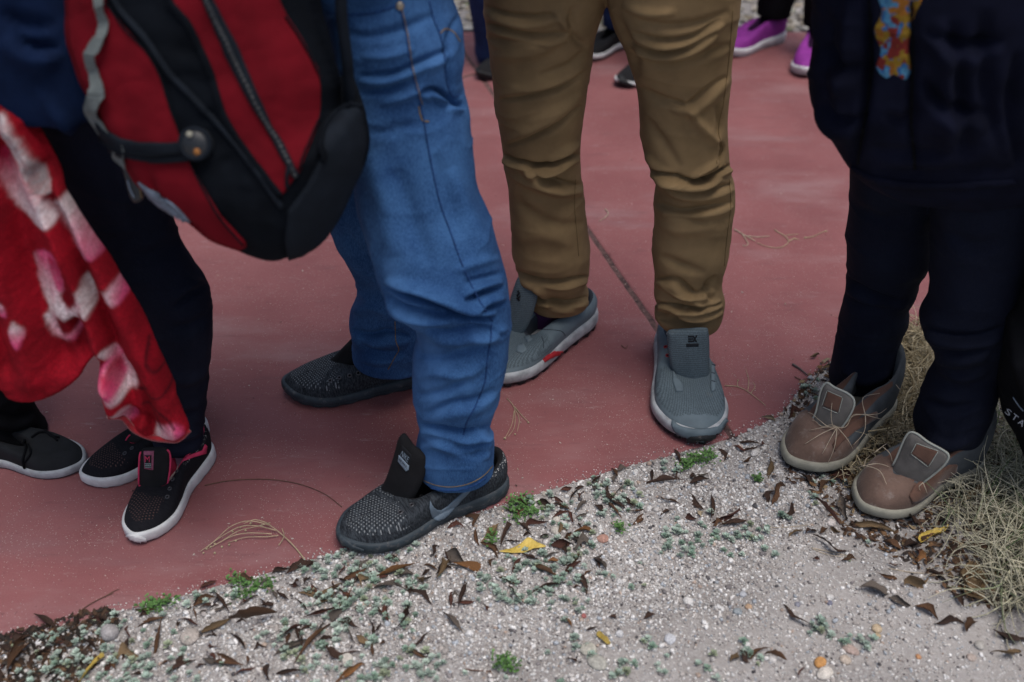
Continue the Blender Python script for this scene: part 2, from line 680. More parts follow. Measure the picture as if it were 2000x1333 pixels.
MAT['swoosh'] = plain('blue_grey_print', (0.125, 0.17, 0.22), 0.5, 0.08, 40, 300, 0.1)
MAT['black_foam'] = plain('black_neoprene', (0.010, 0.010, 0.012), 0.9, 0.2, 40, 900, 0.2)
MAT['print_grey'] = plain('grey_print', (0.22, 0.28, 0.35), 0.7, 0.1)
MAT['black_print'] = plain('black_print', (0.006, 0.007, 0.010), 0.7, 0.1)
MAT['pink'] = plain('hot_pink_lining', (0.60, 0.045, 0.12), 0.7, 0.15, 60, 500, 0.3)
MAT['pink_dull'] = plain('dull_pink_weave', (0.30, 0.09, 0.15), 0.8, 0.2, 200)
MAT['white_print'] = plain('white_print', (0.55, 0.60, 0.68), 0.7, 0.1)
MAT['mint_print'] = plain('pale_mint_weave', (0.25, 0.34, 0.33), 0.8, 0.3, 400)
MAT['sock'] = plain('lavender_sock', (0.45, 0.42, 0.55), 0.9, 0.15, 80, 500, 0.4)
MAT['eyelet'] = plain('dark_metal_eyelet', (0.10, 0.10, 0.11), 0.35, 0.1, metal=0.6)
MAT['hole'] = plain('eyelet_hole', (0.004, 0.004, 0.005), 0.9, 0.1, bstr=0)
MAT['red_plastic'] = plain('red_plastic', (0.42, 0.022, 0.030), 0.5, 0.1)
MAT['suede'] = plain('brown_suede', (0.160, 0.105, 0.084), 0.95, 0.24, 22, 300, 0.7, 0.15, 0.1, dust=0.55)
MAT['suede_dark'] = plain('dark_brown_suede', (0.125, 0.068, 0.050), 0.9, 0.18, 25, 300, 0.5, 0.2, 0.15)
MAT['canvas'] = plain('grey_canvas', (0.155, 0.145, 0.135), 0.95, 0.15, 40, 700, 0.6)
MAT['canvas_dark'] = plain('slate_canvas', (0.085, 0.095, 0.105), 0.95, 0.15, 40, 700, 0.6)
MAT['piping'] = plain('pale_piping', (0.40, 0.42, 0.38), 0.8, 0.1)
MAT['purple'] = plain('purple_knit', (0.25, 0.030, 0.27), 0.75, 0.12, 30, 500, 0.3)
MAT['purple_dark'] = plain('dark_purple_trim', (0.05, 0.01, 0.06), 0.8, 0.1)
MAT['pack_red'] = plain('wine_red_nylon', (0.130, 0.0040, 0.0095), 0.9, 0.2, 14, 700, 0.45, 0.0, 0.1)
MAT['pack_black'] = plain('black_nylon', (0.0040, 0.0055, 0.0085), 0.9, 0.3, 14, 700, 0.5, 0.0, 0.08)
MAT['pack_trim'] = plain('slate_black_trim', (0.0070, 0.0100, 0.0155), 0.8, 0.2, 30, 600, 0.4, spec=0.12)
MAT['webbing'] = plain('grey_webbing', (0.125, 0.145, 0.145), 0.85, 0.15, 60, 900, 0.6)
MAT['plastic'] = plain('black_plastic', (0.014, 0.016, 0.020), 0.4, 0.1, spec=0.5)
MAT['badge'] = plain('silver_blue_badge', (0.16, 0.20, 0.26), 0.5, 0.3, 90)
MAT['plush'] = vcol('printed_plush', 0.85, 0.16, 260, 0.6, 0.25, 0.15)
MAT['backing'] = plain('pale_blanket_backing', (0.34, 0.27, 0.24), 0.95, 0.2)
LEAF = {
    'dark brown': leaf_material('dark_brown_leaf', (0.030, 0.017, 0.013), (0.066, 0.034, 0.022)),
    'brown': leaf_material('brown_leaf', (0.070, 0.034, 0.018), (0.135, 0.068, 0.034)),
    'reddish brown': leaf_material('reddish_brown_leaf', (0.060, 0.022, 0.016), (0.115, 0.045, 0.030)),
    'tan': leaf_material('tan_leaf', (0.12, 0.078, 0.040), (0.21, 0.14, 0.075)),
    'orange': leaf_material('orange_leaf', (0.15, 0.065, 0.024), (0.25, 0.12, 0.045)),
    'yellow': leaf_material('yellow_leaf', (0.42, 0.30, 0.055), (0.55, 0.41, 0.11)),
    'pale beige': leaf_material('pale_beige_leaf', (0.30, 0.24, 0.155), (0.40, 0.33, 0.23)),
    'grey brown': leaf_material('grey_brown_leaf', (0.075, 0.060, 0.052), (0.14, 0.115, 0.095)),
}

# ------------------------------------------------------------------ ground sheet
EDGE_PX = [(-260, 1330), (-120, 1288), (0, 1250), (120, 1222), (250, 1190), (380, 1156), (500, 1125), (660, 1077), (800, 1040),
           (985, 985), (1100, 948), (1200, 917), (1300, 892), (1428, 858)]
EDGE = gp(*np.array(EDGE_PX, float).T)
EDGE2 = gp(*np.array([(1436, 852), (1520, 815), (1575, 745), (1640, 690), (1740, 655), (1830, 640), (2060, 560)], float).T)


def edge_y(x):
    """world y of the pavement's near edge at x"""
    P = np.vstack([EDGE[:, :2], EDGE2[:, :2]])
    return np.interp(x, P[:, 0], P[:, 1], left=P[0, 1] + (P[0, 0] - 1e3) * 0, right=P[-1, 1])


GZ = -0.010


def ground_z(x, y):
    """gravel level: flush with the slab at its edge, lower and lumpier away from it"""
    P = np.stack([x * 9, y * 9, x * 0 + 2.0], -1)
    P2 = np.stack([x * 45, y * 45, x * 0 + 5.0], -1)
    d = edge_y(x) - y
    far = sstep(0.0, 0.07, d)
    z = -0.0012 - 0.0085 * far + (0.0055 * fbm(P, 2) + 0.0022 * fbm(P2, 2)) * (0.15 + 0.85 * far)
    return np.where(d < 0.0, np.minimum(z, -0.0025) - 0.004 * sstep(0, 0.012, -d), z)


def nonuni(lo, hi, far, step):
    core = np.arange(lo, hi + step / 2, step)
    out = np.geomspace(0.05, far, 18)
    return np.r_[lo - out[::-1], core, hi + out]


gx = nonuni(-1.3, 1.6, 60, 0.012)
gy = nonuni(0.5, 2.1, 80, 0.012)
GX, GY = np.meshgrid(gx, gy)
gz = ground_z(GX.ravel(), GY.ravel())
V = np.stack([GX.ravel(), GY.ravel(), gz], -1)
ground = mk('ground', V, grid_faces(len(gy), len(gx)), MAT['ground'])
props(ground, 'pale sandy ground with fine gravel around the red pavement', kind='structure')

# ------------------------------------------------------------------ pavement slabs
pave = empty('pavement', (0, 2.2, 0), 'red painted concrete pavement in large slabs', kind='structure')


def slab(poly, jit=0.0):
    """a slab of painted concrete from a world outline (n x 2), top at z = 0, worn rounded rim"""
    B = resample_closed(poly, 0.02)
    if jit:
        B = B + (np.stack([fbm(np.c_[B * 30, B[:, :1] * 0 + 1], 3), fbm(np.c_[B * 30, B[:, :1] * 0 + 9], 3)], -1)) * jit
    c = B.mean(0)
    T = np.roll(B, -1, 0) - np.roll(B, 1, 0)
    nrm = np.stack([T[:, 1], -T[:, 0]], -1)
    nrm /= np.linalg.norm(nrm, axis=1)[:, None] + 1e-9
    area = 0.5 * np.sum(B[:, 0] * np.roll(B[:, 1], -1) - np.roll(B[:, 0], -1) * B[:, 1])
    if area < 0:
        B, nrm = B[::-1], -nrm[::-1]
        nrm = nrm
    rings = [(0.0, -0.09), (0.0, -0.004), (-0.0015, -0.0012), (-0.005, 0.0)]
    n = len(B)
    V = np.vstack([np.c_[B + nrm * a, np.full(n, z)] for a, z in rings])
    F = [tuple(f) for f in grid_faces(len(rings), n, True)]
    F.append(tuple(range((len(rings) - 1) * n, len(rings) * n)))
    return mk('slab', V, F, MAT['slab'], pave, smooth=False)


J1 = gp(1431, 853)[:2]
JT = gp(935, 143)[:2]                          # where the joints cross
jd = unit(JT - J1)
jn = np.array([-jd[1], jd[0]])                 # points to the left of the joint
cj = unit(jn - 0.35 * jd)               # cross joint, heading left
gap = 0.0055
FAR = 3.42
left_edge = [tuple(p) for p in EDGE[:, :2]]
JF = JT + jd * ((FAR - JT[1]) / jd[1])
far_left = JT + cj * 4.0
farw_left = np.array([-4.5, FAR + 0.05])
slab([J1 + jn * gap, JT + jn * gap - jd * gap, far_left - np.array([0, gap])] + [np.array([-4.5, 0.2]), np.array([-1.6, 0.55])] + [np.array(p) for p in left_edge[:-1]], 0.0016)
slab([JT + jn * gap + jd * gap, JF + jn * gap, farw_left, far_left + np.array([0, gap])], 0.001)
r_edge = [p[:2] for p in EDGE2[1:]]
cj2 = JT - cj * 4.2
slab([J1 - jn * gap] + r_edge + [np.array([2.4, 2.05]), np.array([4.0, 2.2]), np.array([4.0, FAR]), JF - jn * gap], 0.0016)

jm, jnt, jb = nodes('joint_dirt')
jnt.links.new(mixc(jnt, ramp(jnt, noise(jnt, coords(jnt), 45, 6, 0.75), 0.35, 0.65), (0.035, 0.02, 0.02), (0.14, 0.075, 0.07)), jb.inputs['Base Color'])
jb.inputs['Roughness'].default_value = 0.95
for a_, b_ in ((J1 - jd * 0.004, JF), (JT, far_left)):
    t_ = unit(b_ - a_)
    n_ = np.array([-t_[1], t_[0]])
    k_ = 60
    q_ = a_ + (b_ - a_) * np.linspace(0, 1, k_)[:, None]
    mk('joint_filler', np.vstack([np.c_[q_ + n_ * 0.012, np.full(k_, -0.0024)], np.c_[q_ - n_ * 0.012, np.full(k_, -0.0024)]]), grid_faces(2, k_)[:, ::-1], jm, pave)

# ------------------------------------------------------------------ loose grains (stuff nobody could count)
ICO = np.array([(0, 0, 1), (.894, 0, .447), (.276, .851, .447), (-.724, .526, .447), (-.724, -.526, .447), (.276, -.851, .447),
                (.724, .526, -.447), (-.276, .851, -.447), (-.894, 0, -.447), (-.276, -.851, -.447), (.724, -.526, -.447), (0, 0, -1)])
ICOF = np.array([(0, 1, 2), (0, 2, 3), (0, 3, 4), (0, 4, 5), (0, 5, 1), (1, 6, 2), (2, 7, 3), (3, 8, 4), (4, 9, 5), (5, 10, 1),
                 (1, 10, 6), (2, 6, 7), (3, 7, 8), (4, 8, 9), (5, 9, 10), (6, 11, 7), (7, 11, 8), (8, 11, 9), (9, 11, 10), (10, 11, 6)])
OCT = np.array([(1, 0, 0), (0, 1, 0), (-1, 0, 0), (0, -1, 0), (0, 0, 1), (0, 0, -1)], float)
OCTF = np.array([(0, 1, 4), (1, 2, 4), (2, 3, 4), (3, 0, 4), (1, 0, 5), (2, 1, 5), (3, 2, 5), (0, 3, 5)])


def rot_mats(n, tilt=0.6):
    a = rng.random(n) * 2 * np.pi
    b = rng.normal(0, tilt, n)
    ca, sa, cb, sb = np.cos(a), np.sin(a), np.cos(b), np.sin(b)
    z = np.zeros(n)
    o = np.ones(n)
    A = np.stack([ca, -sa, z, sa, ca, z, z, z, o], -1).reshape(n, 3, 3)
    B = np.stack([o, z, z, z, cb, -sb, z, sb, cb], -1).reshape(n, 3, 3)
    return A @ B


def grains(P, size, cols, T=ICO, TF=ICOF, flat=0.7):
    n = len(P)
    S = size[:, None] * (0.75 + 0.5 * rng.random((n, 3)))
    S[:, 2] *= flat
    V = T[None] * (1 + 0.22 * rng.normal(0, 1, (n, len(T), 1))) * S[:, None]
    V = np.einsum('nij,nkj->nki', rot_mats(n), V) + P[:, None]
    F = TF[None] + (np.arange(n) * len(T))[:, None, None]
    return V.reshape(-1, 3), F.reshape(-1, 3), np.repeat(cols, len(T), 0)


def clutter_mask(x, y):
    return y - edge_y(x)          # negative on the gravel side


def palette(n, cols, w):
    c = np.array(cols)[rng.choice(len(cols), n, p=np.array(w) / sum(w))]
    return c * (0.75 + 0.4 * rng.random((n, 1)))


# white grit band along the pavement, sandier towards the camera
n0 = 560000
x = rng.uniform(-1.05, 1.2, n0)
y = rng.uniform(0.66, 1.75, n0)
d = edge_y(x) - y
band = np.exp(-np.clip(d - 0.20, 0, None) / 0.08) + 0.46
band *= 0.80 + 0.5 * fbm(np.stack([x * 7, y * 7, x * 0], -1), 3)
band *= np.where(x > 0.62, 0.6, 1.0)
band *= np.where(d < 0, 0.12, 1.0) * np.where((d >= 0) & (d < 0.012), 0.6, 1.0)
keep = (d > -0.018) & (rng.random(n0) < np.clip(band, 0.06, 1) * 0.62)
px_, py_, _ = proj(np.stack([x, y, x * 0], -1))
keep &= (px_ > -80) & (px_ < 2080) & (py_ < 1400)
x, y, d = x[keep], y[keep], d[keep]
n = len(x)
sz = np.clip(0.0008 + 0.00070 * rng.gamma(1.3, 0.8, n), 0.0007, 0.0055)
sz = np.where(d < 0, np.minimum(sz, 0.0014), sz)
P = np.stack([x, y, np.maximum(ground_z(x, y) + sz * 0.35, np.where(d < 0.002, 0.0004, -1))], -1)
cols = palette(n, [(0.76, 0.745, 0.73), (0.64, 0.61, 0.585), (0.47, 0.43, 0.405), (0.42, 0.45, 0.49), (0.24, 0.22, 0.22), (0.46, 0.36, 0.30), (0.09, 0.085, 0.09)],
               [38, 28, 20, 8, 8, 3, 3])
bigm = sz > 0.0017
V1, F1, C1 = grains(P[bigm], sz[bigm], cols[bigm])
V2, F2, C2 = grains(P[~bigm], sz[~bigm], cols[~bigm], OCT, OCTF, 0.8)
V, F, C = np.vstack([V1, V2]), np.vstack([F1, F2 + len(V1)]), np.vstack([C1, C2])
o = mk('gravel', V, F, MAT['grain'], None, cols=C, smooth=False)
props(o, 'loose pale gravel and coarse grit beside the red pavement', 'gravel', kind='stuff')

# sand and grit blown on to the pavement
n0 = 210000
x = rng.uniform(-1.4, 1.6, n0)
y = rng.uniform(0.85, 3.2, n0)
d = y - edge_y(x)
w = 0.05 + 0.9 * sstep(0.05, 0.45, fbm(np.stack([x * 5 + 3, y * 9, x * 0 + 4], -1), 4)) * np.exp(-np.clip(d, 0, None) / 0.55) + 0.30 * np.exp(-np.clip(d, 0, None) / 0.02)
keep = (d > 0.001) & (rng.random(n0) < w * 0.5)
x, y = x[keep], y[keep]
n = len(x)
sz = np.clip(0.00034 + 0.00024 * rng.gamma(1.2, 0.6, n), 0.0003, 0.0020)
cols = palette(n, [(0.68, 0.63, 0.58), (0.5, 0.42, 0.37), (0.35, 0.30, 0.28), (0.12, 0.09, 0.08)], [55, 30, 12, 3])
V, F, C = grains(np.stack([x, y, sz * 0.5], -1), sz, cols, OCT, OCTF)
o = mk('sand', V, F, MAT['grain'], None, cols=C, smooth=False)
props(o, 'pale sand grains scattered over the red pavement', 'sand', kind='stuff')

# grit caught in the joints
t = rng.random(170)
q = J1 + (JT - J1) * t[:, None] + rng.normal(0, 0.0035, (170, 2))
sz = 0.0011 + 0.0008 * rng.random(170)
V, F, C = grains(np.c_[q, np.full(170, -0.0025)], sz, palette(170, [(0.45, 0.38, 0.34), (0.3, 0.2, 0.18), (0.12, 0.08, 0.07)], [3, 4, 4]), OCT, OCTF)
o = mk('grit', V, F, MAT['grain'], None, cols=C, smooth=False)
props(o, 'dirty grit lying in the joint between the red slabs', 'grit', kind='stuff')


# ------------------------------------------------------------------ shared shape builders
def leg_tube(st, ratio=1.0, n=64, step=6, ex=2.25):
    st = np.array(st, float)
    y = st[:, 0]
    q = np.arange(y[0], y[-1] + 0.1, step)
    xl, xr, Y = herm(y, st[:, 1], q), herm(y, st[:, 2], q), herm(y, st[:, 3], q)
    C = at_y((xl + xr) / 2, q, Y)
    _, _, dep = proj(C)
    rx = (xr - xl) / 2 * dep / FPX
    th = np.arange(n) / n * 2 * np.pi
    cx, sx = np.cos(th), np.sin(th)
    cx = np.sign(cx) * np.abs(cx) ** (2 / ex)
    sx = np.sign(sx) * np.abs(sx) ** (2 / ex)
    V = np.zeros((len(q), n, 3))
    V[:, :, 0] = C[:, None, 0] + rx[:, None] * cx
    V[:, :, 1] = C[:, None, 1] + rx[:, None] * ratio * sx
    V[:, :, 2] = C[:, None, 2]
    V = V.reshape(-1, 3)
    F = [tuple(f) for f in grid_faces(len(q), n, True)]
    F.append(tuple(range(n))[::-1])
    F.append(tuple(range((len(q) - 1) * n, len(q) * n)))
    return V, F


def ring_tube(rows, n=56, ex=2.3):
    """rows of (x, y, z, half width, half depth) from top to bottom"""
    rows = np.array(rows, float)
    k = 14
    t = np.linspace(0, len(rows) - 1, (len(rows) - 1) * k + 1)
    Q = np.stack([herm(np.arange(len(rows)), rows[:, j], t) for j in range(5)], -1)
    th = np.arange(n) / n * 2 * np.pi
    cx = np.sign(np.cos(th)) * np.abs(np.cos(th)) ** (2 / ex)
    sx = np.sign(np.sin(th)) * np.abs(np.sin(th)) ** (2 / ex)
    V = np.stack([Q[:, 0, None] + Q[:, 3, None] * cx, Q[:, 1, None] + Q[:, 4, None] * sx, np.repeat(Q[:, 2, None], n, 1)], -1).reshape(-1, 3)
    F = [tuple(f) for f in grid_faces(len(Q), n, True)]
    F.append(tuple(range(n))[::-1])
    F.append(tuple(range((len(Q) - 1) * n, len(Q) * n)))
    return V, F


def fuse(tubes, voxel=0.0042, it=6):
    """melt overlapping tubes into one continuous skin"""
    V, F = join(tubes)
    m = bpy.data.meshes.new('tmp')
    m.from_pydata([tuple(v) for v in V], [], F)
    o = bpy.data.objects.new('tmp', m)
    COL.objects.link(o)
    r = o.modifiers.new('r', 'REMESH')
    r.mode = 'VOXEL'
    r.voxel_size = voxel
    s = o.modifiers.new('s', 'SMOOTH')
    s.factor = 0.5
    s.iterations = it
    dg = bpy.context.evaluated_depsgraph_get()
    e = o.evaluated_get(dg)
    me = e.to_mesh()
    n = len(me.vertices)
    V = np.zeros(n * 3, np.float32)
    me.vertices.foreach_get('co', V)
    k = len(me.polygons)
    lt = np.zeros(k, np.int32)
    me.polygons.foreach_get('loop_total', lt)
    li = np.zeros(len(me.loops), np.int32)
    me.loops.foreach_get('vertex_index', li)
    F = li.reshape(-1, 4) if (lt == 4).all() else None
    if F is None:
        st = np.zeros(k, np.int32)
        me.polygons.foreach_get('loop_start', st)
        q = lt == 4
        F = li[st[q][:, None] + np.arange(4)]
    e.to_mesh_clear()
    bpy.data.objects.remove(o)
    bpy.data.meshes.remove(m)
    return V.reshape(-1, 3).astype(float), F


def wrinkle(V, F, folds, noise_amp=0.0012, noise_f=(22, 22, 30), seed=0, big=0.0):
    """push folds into cloth: (points, width, height in mm, kind, y-range); kind 'f' valley with a roll beside it, 'r' ridge, 'v' valley"""
    Nn = vnormals(V, F)
    px, py, _ = proj(V)
    P = np.stack([px, py], -1)
    tc = CAMP - V
    tc /= np.linalg.norm(tc, axis=1)[:, None]
    face = sstep(-0.05, 0.35, (Nn * tc).sum(1))
    D = noise_amp * fbm(V * np.array(noise_f) + seed, 3)
    if big:
        D += big * fbm(V * np.array([9, 9, 16]) + seed + 3, 2)
        q = V + 0.03 * np.stack([fbm(V * 9 + 2, 2), fbm(V * 9 + 5, 2), fbm(V * 9 + 9, 2)], -1)
        rg = 1 - np.abs(fbm(q * np.array([7, 7, 21]) + seed, 2)) * 2.2
        D += 0.9 * big * np.clip(rg, 0, 1) ** 3
    for f in folds:
        pts, w, h, kind = np.array(f[0], float), f[1], f[2] * 0.001, f[3]
        yr = f[4] if len(f) > 4 else None
        lo, hi = pts.min(0) - 6 * w, pts.max(0) + 6 * w
        m = (px > lo[0]) & (px < hi[0]) & (py > lo[1]) & (py < hi[1]) & (face > 0)
        if yr is not None:
            m &= (V[:, 1] > yr[0]) & (V[:, 1] < yr[1])
        if not m.any():
            continue
        pp = open_spline(pts, max(8, len(pts) * 5)) if len(pts) > 2 else pts
        d, sg, fr = line_dist(pp, P[m])
        tp = np.clip(np.sin(np.pi * np.clip(fr, 0, 1)), 0, 1) ** 0.6
        w2 = 0.85 * w * (0.6 + 0.4 * tp)
        s = d * sg
        if kind == 'f':
            g = -1.15 * np.exp(-(s / (0.72 * w2)) ** 2 / 2) + 0.85 * np.exp(-((s - 2.3 * w2) / (1.35 * w2)) ** 2 / 2)
        elif kind == 'r':
            g = np.exp(-(s / w2) ** 2 / 2)
        else:
            g = -np.exp(-(s / w2) ** 2 / 2)
        D[m] += FOLD * h * g * tp * face[m]
    return V + Nn * D[:, None]


FOLD = 2.7


class Surf:
    """meshes that things can be laid on by looking at them from the camera"""

    def __init__(self, *geos):
        V, F = join([(v, [tuple(t) for t in f]) for v, f in geos])
        self.b = BVHTree.FromPolygons([tuple(v) for v in V], F)

    def hit(self, px, py):
        r = unit(ray(px, py))
        loc, nrm, i, d = self.b.ray_cast(Vector(CAMP), Vector(r), 20)
        if loc is None:
            return None, None
        n = np.array(nrm)
        if n @ r > 0:
            n = -n
        return np.array(loc), n


def patch(name, poly, surf, mat, parent, off=0.0012, sp=4.0, smooth=True, cols=None, spline=False, base=0.0008, smooth_n=True):
    """a raised piece of material laid on a surface; its outline is given as seen from the camera"""
    poly = smooth_poly(poly, sp) if spline else np.array(poly, float)
    P, F = cdt(poly, sp)
    L, Nn, ok = np.zeros((len(P), 3)), np.zeros((len(P), 3)), np.zeros(len(P), bool)
    for i, p in enumerate(P):
        l, n = surf.hit(p[0], p[1])
        if l is not None:
            L[i], Nn[i], ok[i] = l, n, True
    if ok.sum() < 3:
        return None
    med = np.median(np.linalg.norm(L[ok] - CAMP, axis=1))
    F = F[ok[F].all(1)]
    e = np.stack([np.linalg.norm(L[F[:, a]] - L[F[:, b]], axis=1) for a, b in ((0, 1), (1, 2), (2, 0))], -1).max(1)
    F = F[e < max(0.028, sp / FPX * med * 14)]
    if len(F) == 0:
        return None
    # keep the largest piece (faces joined by edges)
    ed = {}
    for fi, t in enumerate(F):
        for a, b in ((0, 1), (1, 2), (2, 0)):
            ed.setdefault((min(t[a], t[b]), max(t[a], t[b])), []).append(fi)
    adj = [[] for _ in F]
    for v in ed.values():
        if len(v) == 2:
            adj[v[0]].append(v[1])
            adj[v[1]].append(v[0])
    seen, best = np.zeros(len(F), bool), []
    for f0 in range(len(F)):
        if not seen[f0]:
            seen[f0] = True
            st, comp = [f0], []
            while st:
                q = st.pop()
                comp.append(q)
                for w in adj[q]:
                    if not seen[w]:
                        seen[w] = True
                        st.append(w)
            if len(comp) > len(best):
                best = comp
    F = F[best]
    used, inv = np.unique(F, return_inverse=True)
    F = inv.reshape(-1, 3)
    P, L, Nn = P[used], L[used], Nn[used]
    a = L[F[:, 1]] - L[F[:, 0]]
    b = L[F[:, 2]] - L[F[:, 0]]
    fl = (np.cross(a, b) * (CAMP - L[F[:, 0]])).sum(1) < 0
    F[fl] = F[fl][:, ::-1]
    be = boundary_edges(F)
    n = len(P)
    top = L + Nn * off
    bot = L - Nn * base
    V = np.vstack([top, bot])
    FF = [tuple(t) for t in F] + [(int(q), int(p), int(p) + n, int(q) + n) for p, q in be]
    o = mk(name, V, FF, mat, parent, smooth=smooth, cols=None if cols is None else np.vstack([cols(P), cols(P)]))
    return o


def sheet(poly, P0, nrm, thick, disp=None, sp=5.0, spline=True):
    """a solid sheet standing in the plane (P0, nrm); disp(px) pushes it along the normal; returns V, F, px"""
    nrm = unit(nrm)
    poly = smooth_poly(poly, sp) if spline else np.array(poly, float)
    P, F = cdt(poly, sp)
    A = at_plane(P[:, 0], P[:, 1], P0, nrm)
    if disp is not None:
        A = A + disp(P, poly)[:, None] * nrm
    a = A[F[:, 1]] - A[F[:, 0]]
    b = A[F[:, 2]] - A[F[:, 0]]
    fl = (np.cross(a, b) @ nrm) < 0
    F[fl] = F[fl][:, ::-1]
    be = boundary_edges(F)
    n = len(P)
    ed = poly_dist(poly, P)
    rim = sstep(0, sp * 1.2, ed)
    V = np.vstack([A - nrm * (thick * 0.35 * (1 - rim))[:, None], A - nrm * (thick * (0.65 + 0.35 * rim))[:, None]])
    FF = [tuple(t) for t in F] + [tuple(t[::-1] + n) for t in F] + [(int(q), int(p), int(p) + n, int(q) + n) for p, q in be]
    return V, FF, np.vstack([P, P])


def on_line(surf, pts, k=40, off=0.0006):
    q = open_spline(pts, k)
    out = []
    for p in q:
        l, n = surf.hit(p[0], p[1])
        if l is not None:
            out.append(l + n * off)
    return np.array(out)


def seam(name, pts, surf, mat, parent, r=0.001, k=40, off=0.0004):
    P = on_line(surf, pts, k, off)
    if len(P) < 3:
        return None
    j = np.linalg.norm(np.diff(P, axis=0), axis=1)
    cut = np.where(j > 0.035)[0]
    if len(cut):
        P = max(np.split(P, cut + 1), key=len)
    if len(P) < 3:
        return None
    V, F = tube_geo(P, r, 6)
    return mk(name, V, F, mat, parent)


def torus_geo(c, n, R0, r0, a=20, b=8):
    n = unit(n)
    u = unit(np.cross(n, [0.3, 0.2, 1.0]))
    v = np.cross(n, u)
    th = np.arange(a) / a * 2 * np.pi
    ph = np.arange(b) / b * 2 * np.pi
    V = []
    for t in th:
        d = np.cos(t) * u + np.sin(t) * v
        for p in ph:
            V.append(c + d * (R0 + r0 * np.cos(p)) + n * r0 * np.sin(p))
    F = []
    for i in range(a):
        for j in range(b):
            F.append((i * b + j, ((i + 1) % a) * b + j, ((i + 1) % a) * b + (j + 1) % b, i * b + (j + 1) % b))
    return np.array(V), F


def disc_geo(c, n, R0, h, a=20):
    n = unit(n)
    u = unit(np.cross(n, [0.3, 0.2, 1.0]))
    v = np.cross(n, u)
    th = np.arange(a) / a * 2 * np.pi
    ring = np.cos(th)[:, None] * u + np.sin(th)[:, None] * v
    V = np.vstack([c + ring * R0, c + ring * R0 + n * h * 0.7, c + ring * R0 * 0.85 + n * h])
    F = [tuple(f) for f in grid_faces(3, a, True)] + [tuple(range(2 * a, 3 * a))]
    return V, F


def eyelets(pxs, surf, parent, R0=0.0032, ringmat='eyelet'):
    for p in pxs:
        l, n = surf.hit(*p)
        if l is None:
            continue
        V, F = torus_geo(l + n * 0.0006, n, R0, R0 * 0.32)
        e = mk('eyelet', V, F, MAT[ringmat], parent)
        V, F = disc_geo(l, n, R0 * 0.8, 0.0005, 14)
        mk('eyelet_hole', V, F, MAT['hole'], parent)


def text_on(name, txt, o, ux, uy, surf, mat, parent, off=0.0012, shear=0.0):
    """lettering laid on a surface: o lower left, ux/uy the px vectors of its full width and height"""
    cu = bpy.data.curves.new('t', 'FONT')
    cu.body = txt
    cu.size = 1
    cu.resolution_u = 3
    to = bpy.data.objects.new('t', cu)
    COL.objects.link(to)
    dg = bpy.context.evaluated_depsgraph_get()
    me = bpy.data.meshes.new_from_object(to.evaluated_get(dg))
    P = np.array([tuple(v.co)[:2] for v in me.vertices])
    F = [tuple(p.vertices) for p in me.polygons]
    bpy.data.objects.remove(to)
    bpy.data.meshes.remove(me)
    lo, hi = P.min(0), P.max(0)
    q = (P - lo) / (hi - lo)
    o, ux, uy = map(lambda a: np.array(a, float), (o, ux, uy))
    px = o + q[:, :1] * ux + q[:, 1:] * uy
    V, last = [], None
    for p in px:
        l, n = surf.hit(*p)
        if l is None:
            l, n = last if last else (at_y(p[0], p[1], 1.3), np.array([0, -1.0, 0]))
        last = (l, n)
        V.append(l + n * off)
    return mk(name, np.array(V), F, mat, parent, smooth=False)


# ------------------------------------------------------------------ shoes
OUT = np.array([(0, 0), (.025, .075), (.12, .112), (.28, .112), (.44, .108), (.60, .140), (.74, .158), (.87, .132), (.955, .078), (1.0, .012),
                (.962, -.070), (.885, -.135), (.75, -.176), (.60, -.168), (.44, -.142), (.28, -.125), (.12, -.113), (.025, -.075)])
TOP_LOW = np.array([(.015, 0, .275), (.045, .058, .262), (.12, .088, .235), (.21, .088, .222), (.31, .078, .238), (.40, .064, .236), (.48, .055, .216),
                    (.545, .046, .196), (.585, .028, .184), (.60, 0, .180), (.585, -.028, .184), (.545, -.046, .196), (.48, -.055, .216), (.40, -.064, .236),
                    (.31, -.078, .238), (.21, -.088, .222), (.12, -.088, .235), (.045, -.058, .262)])


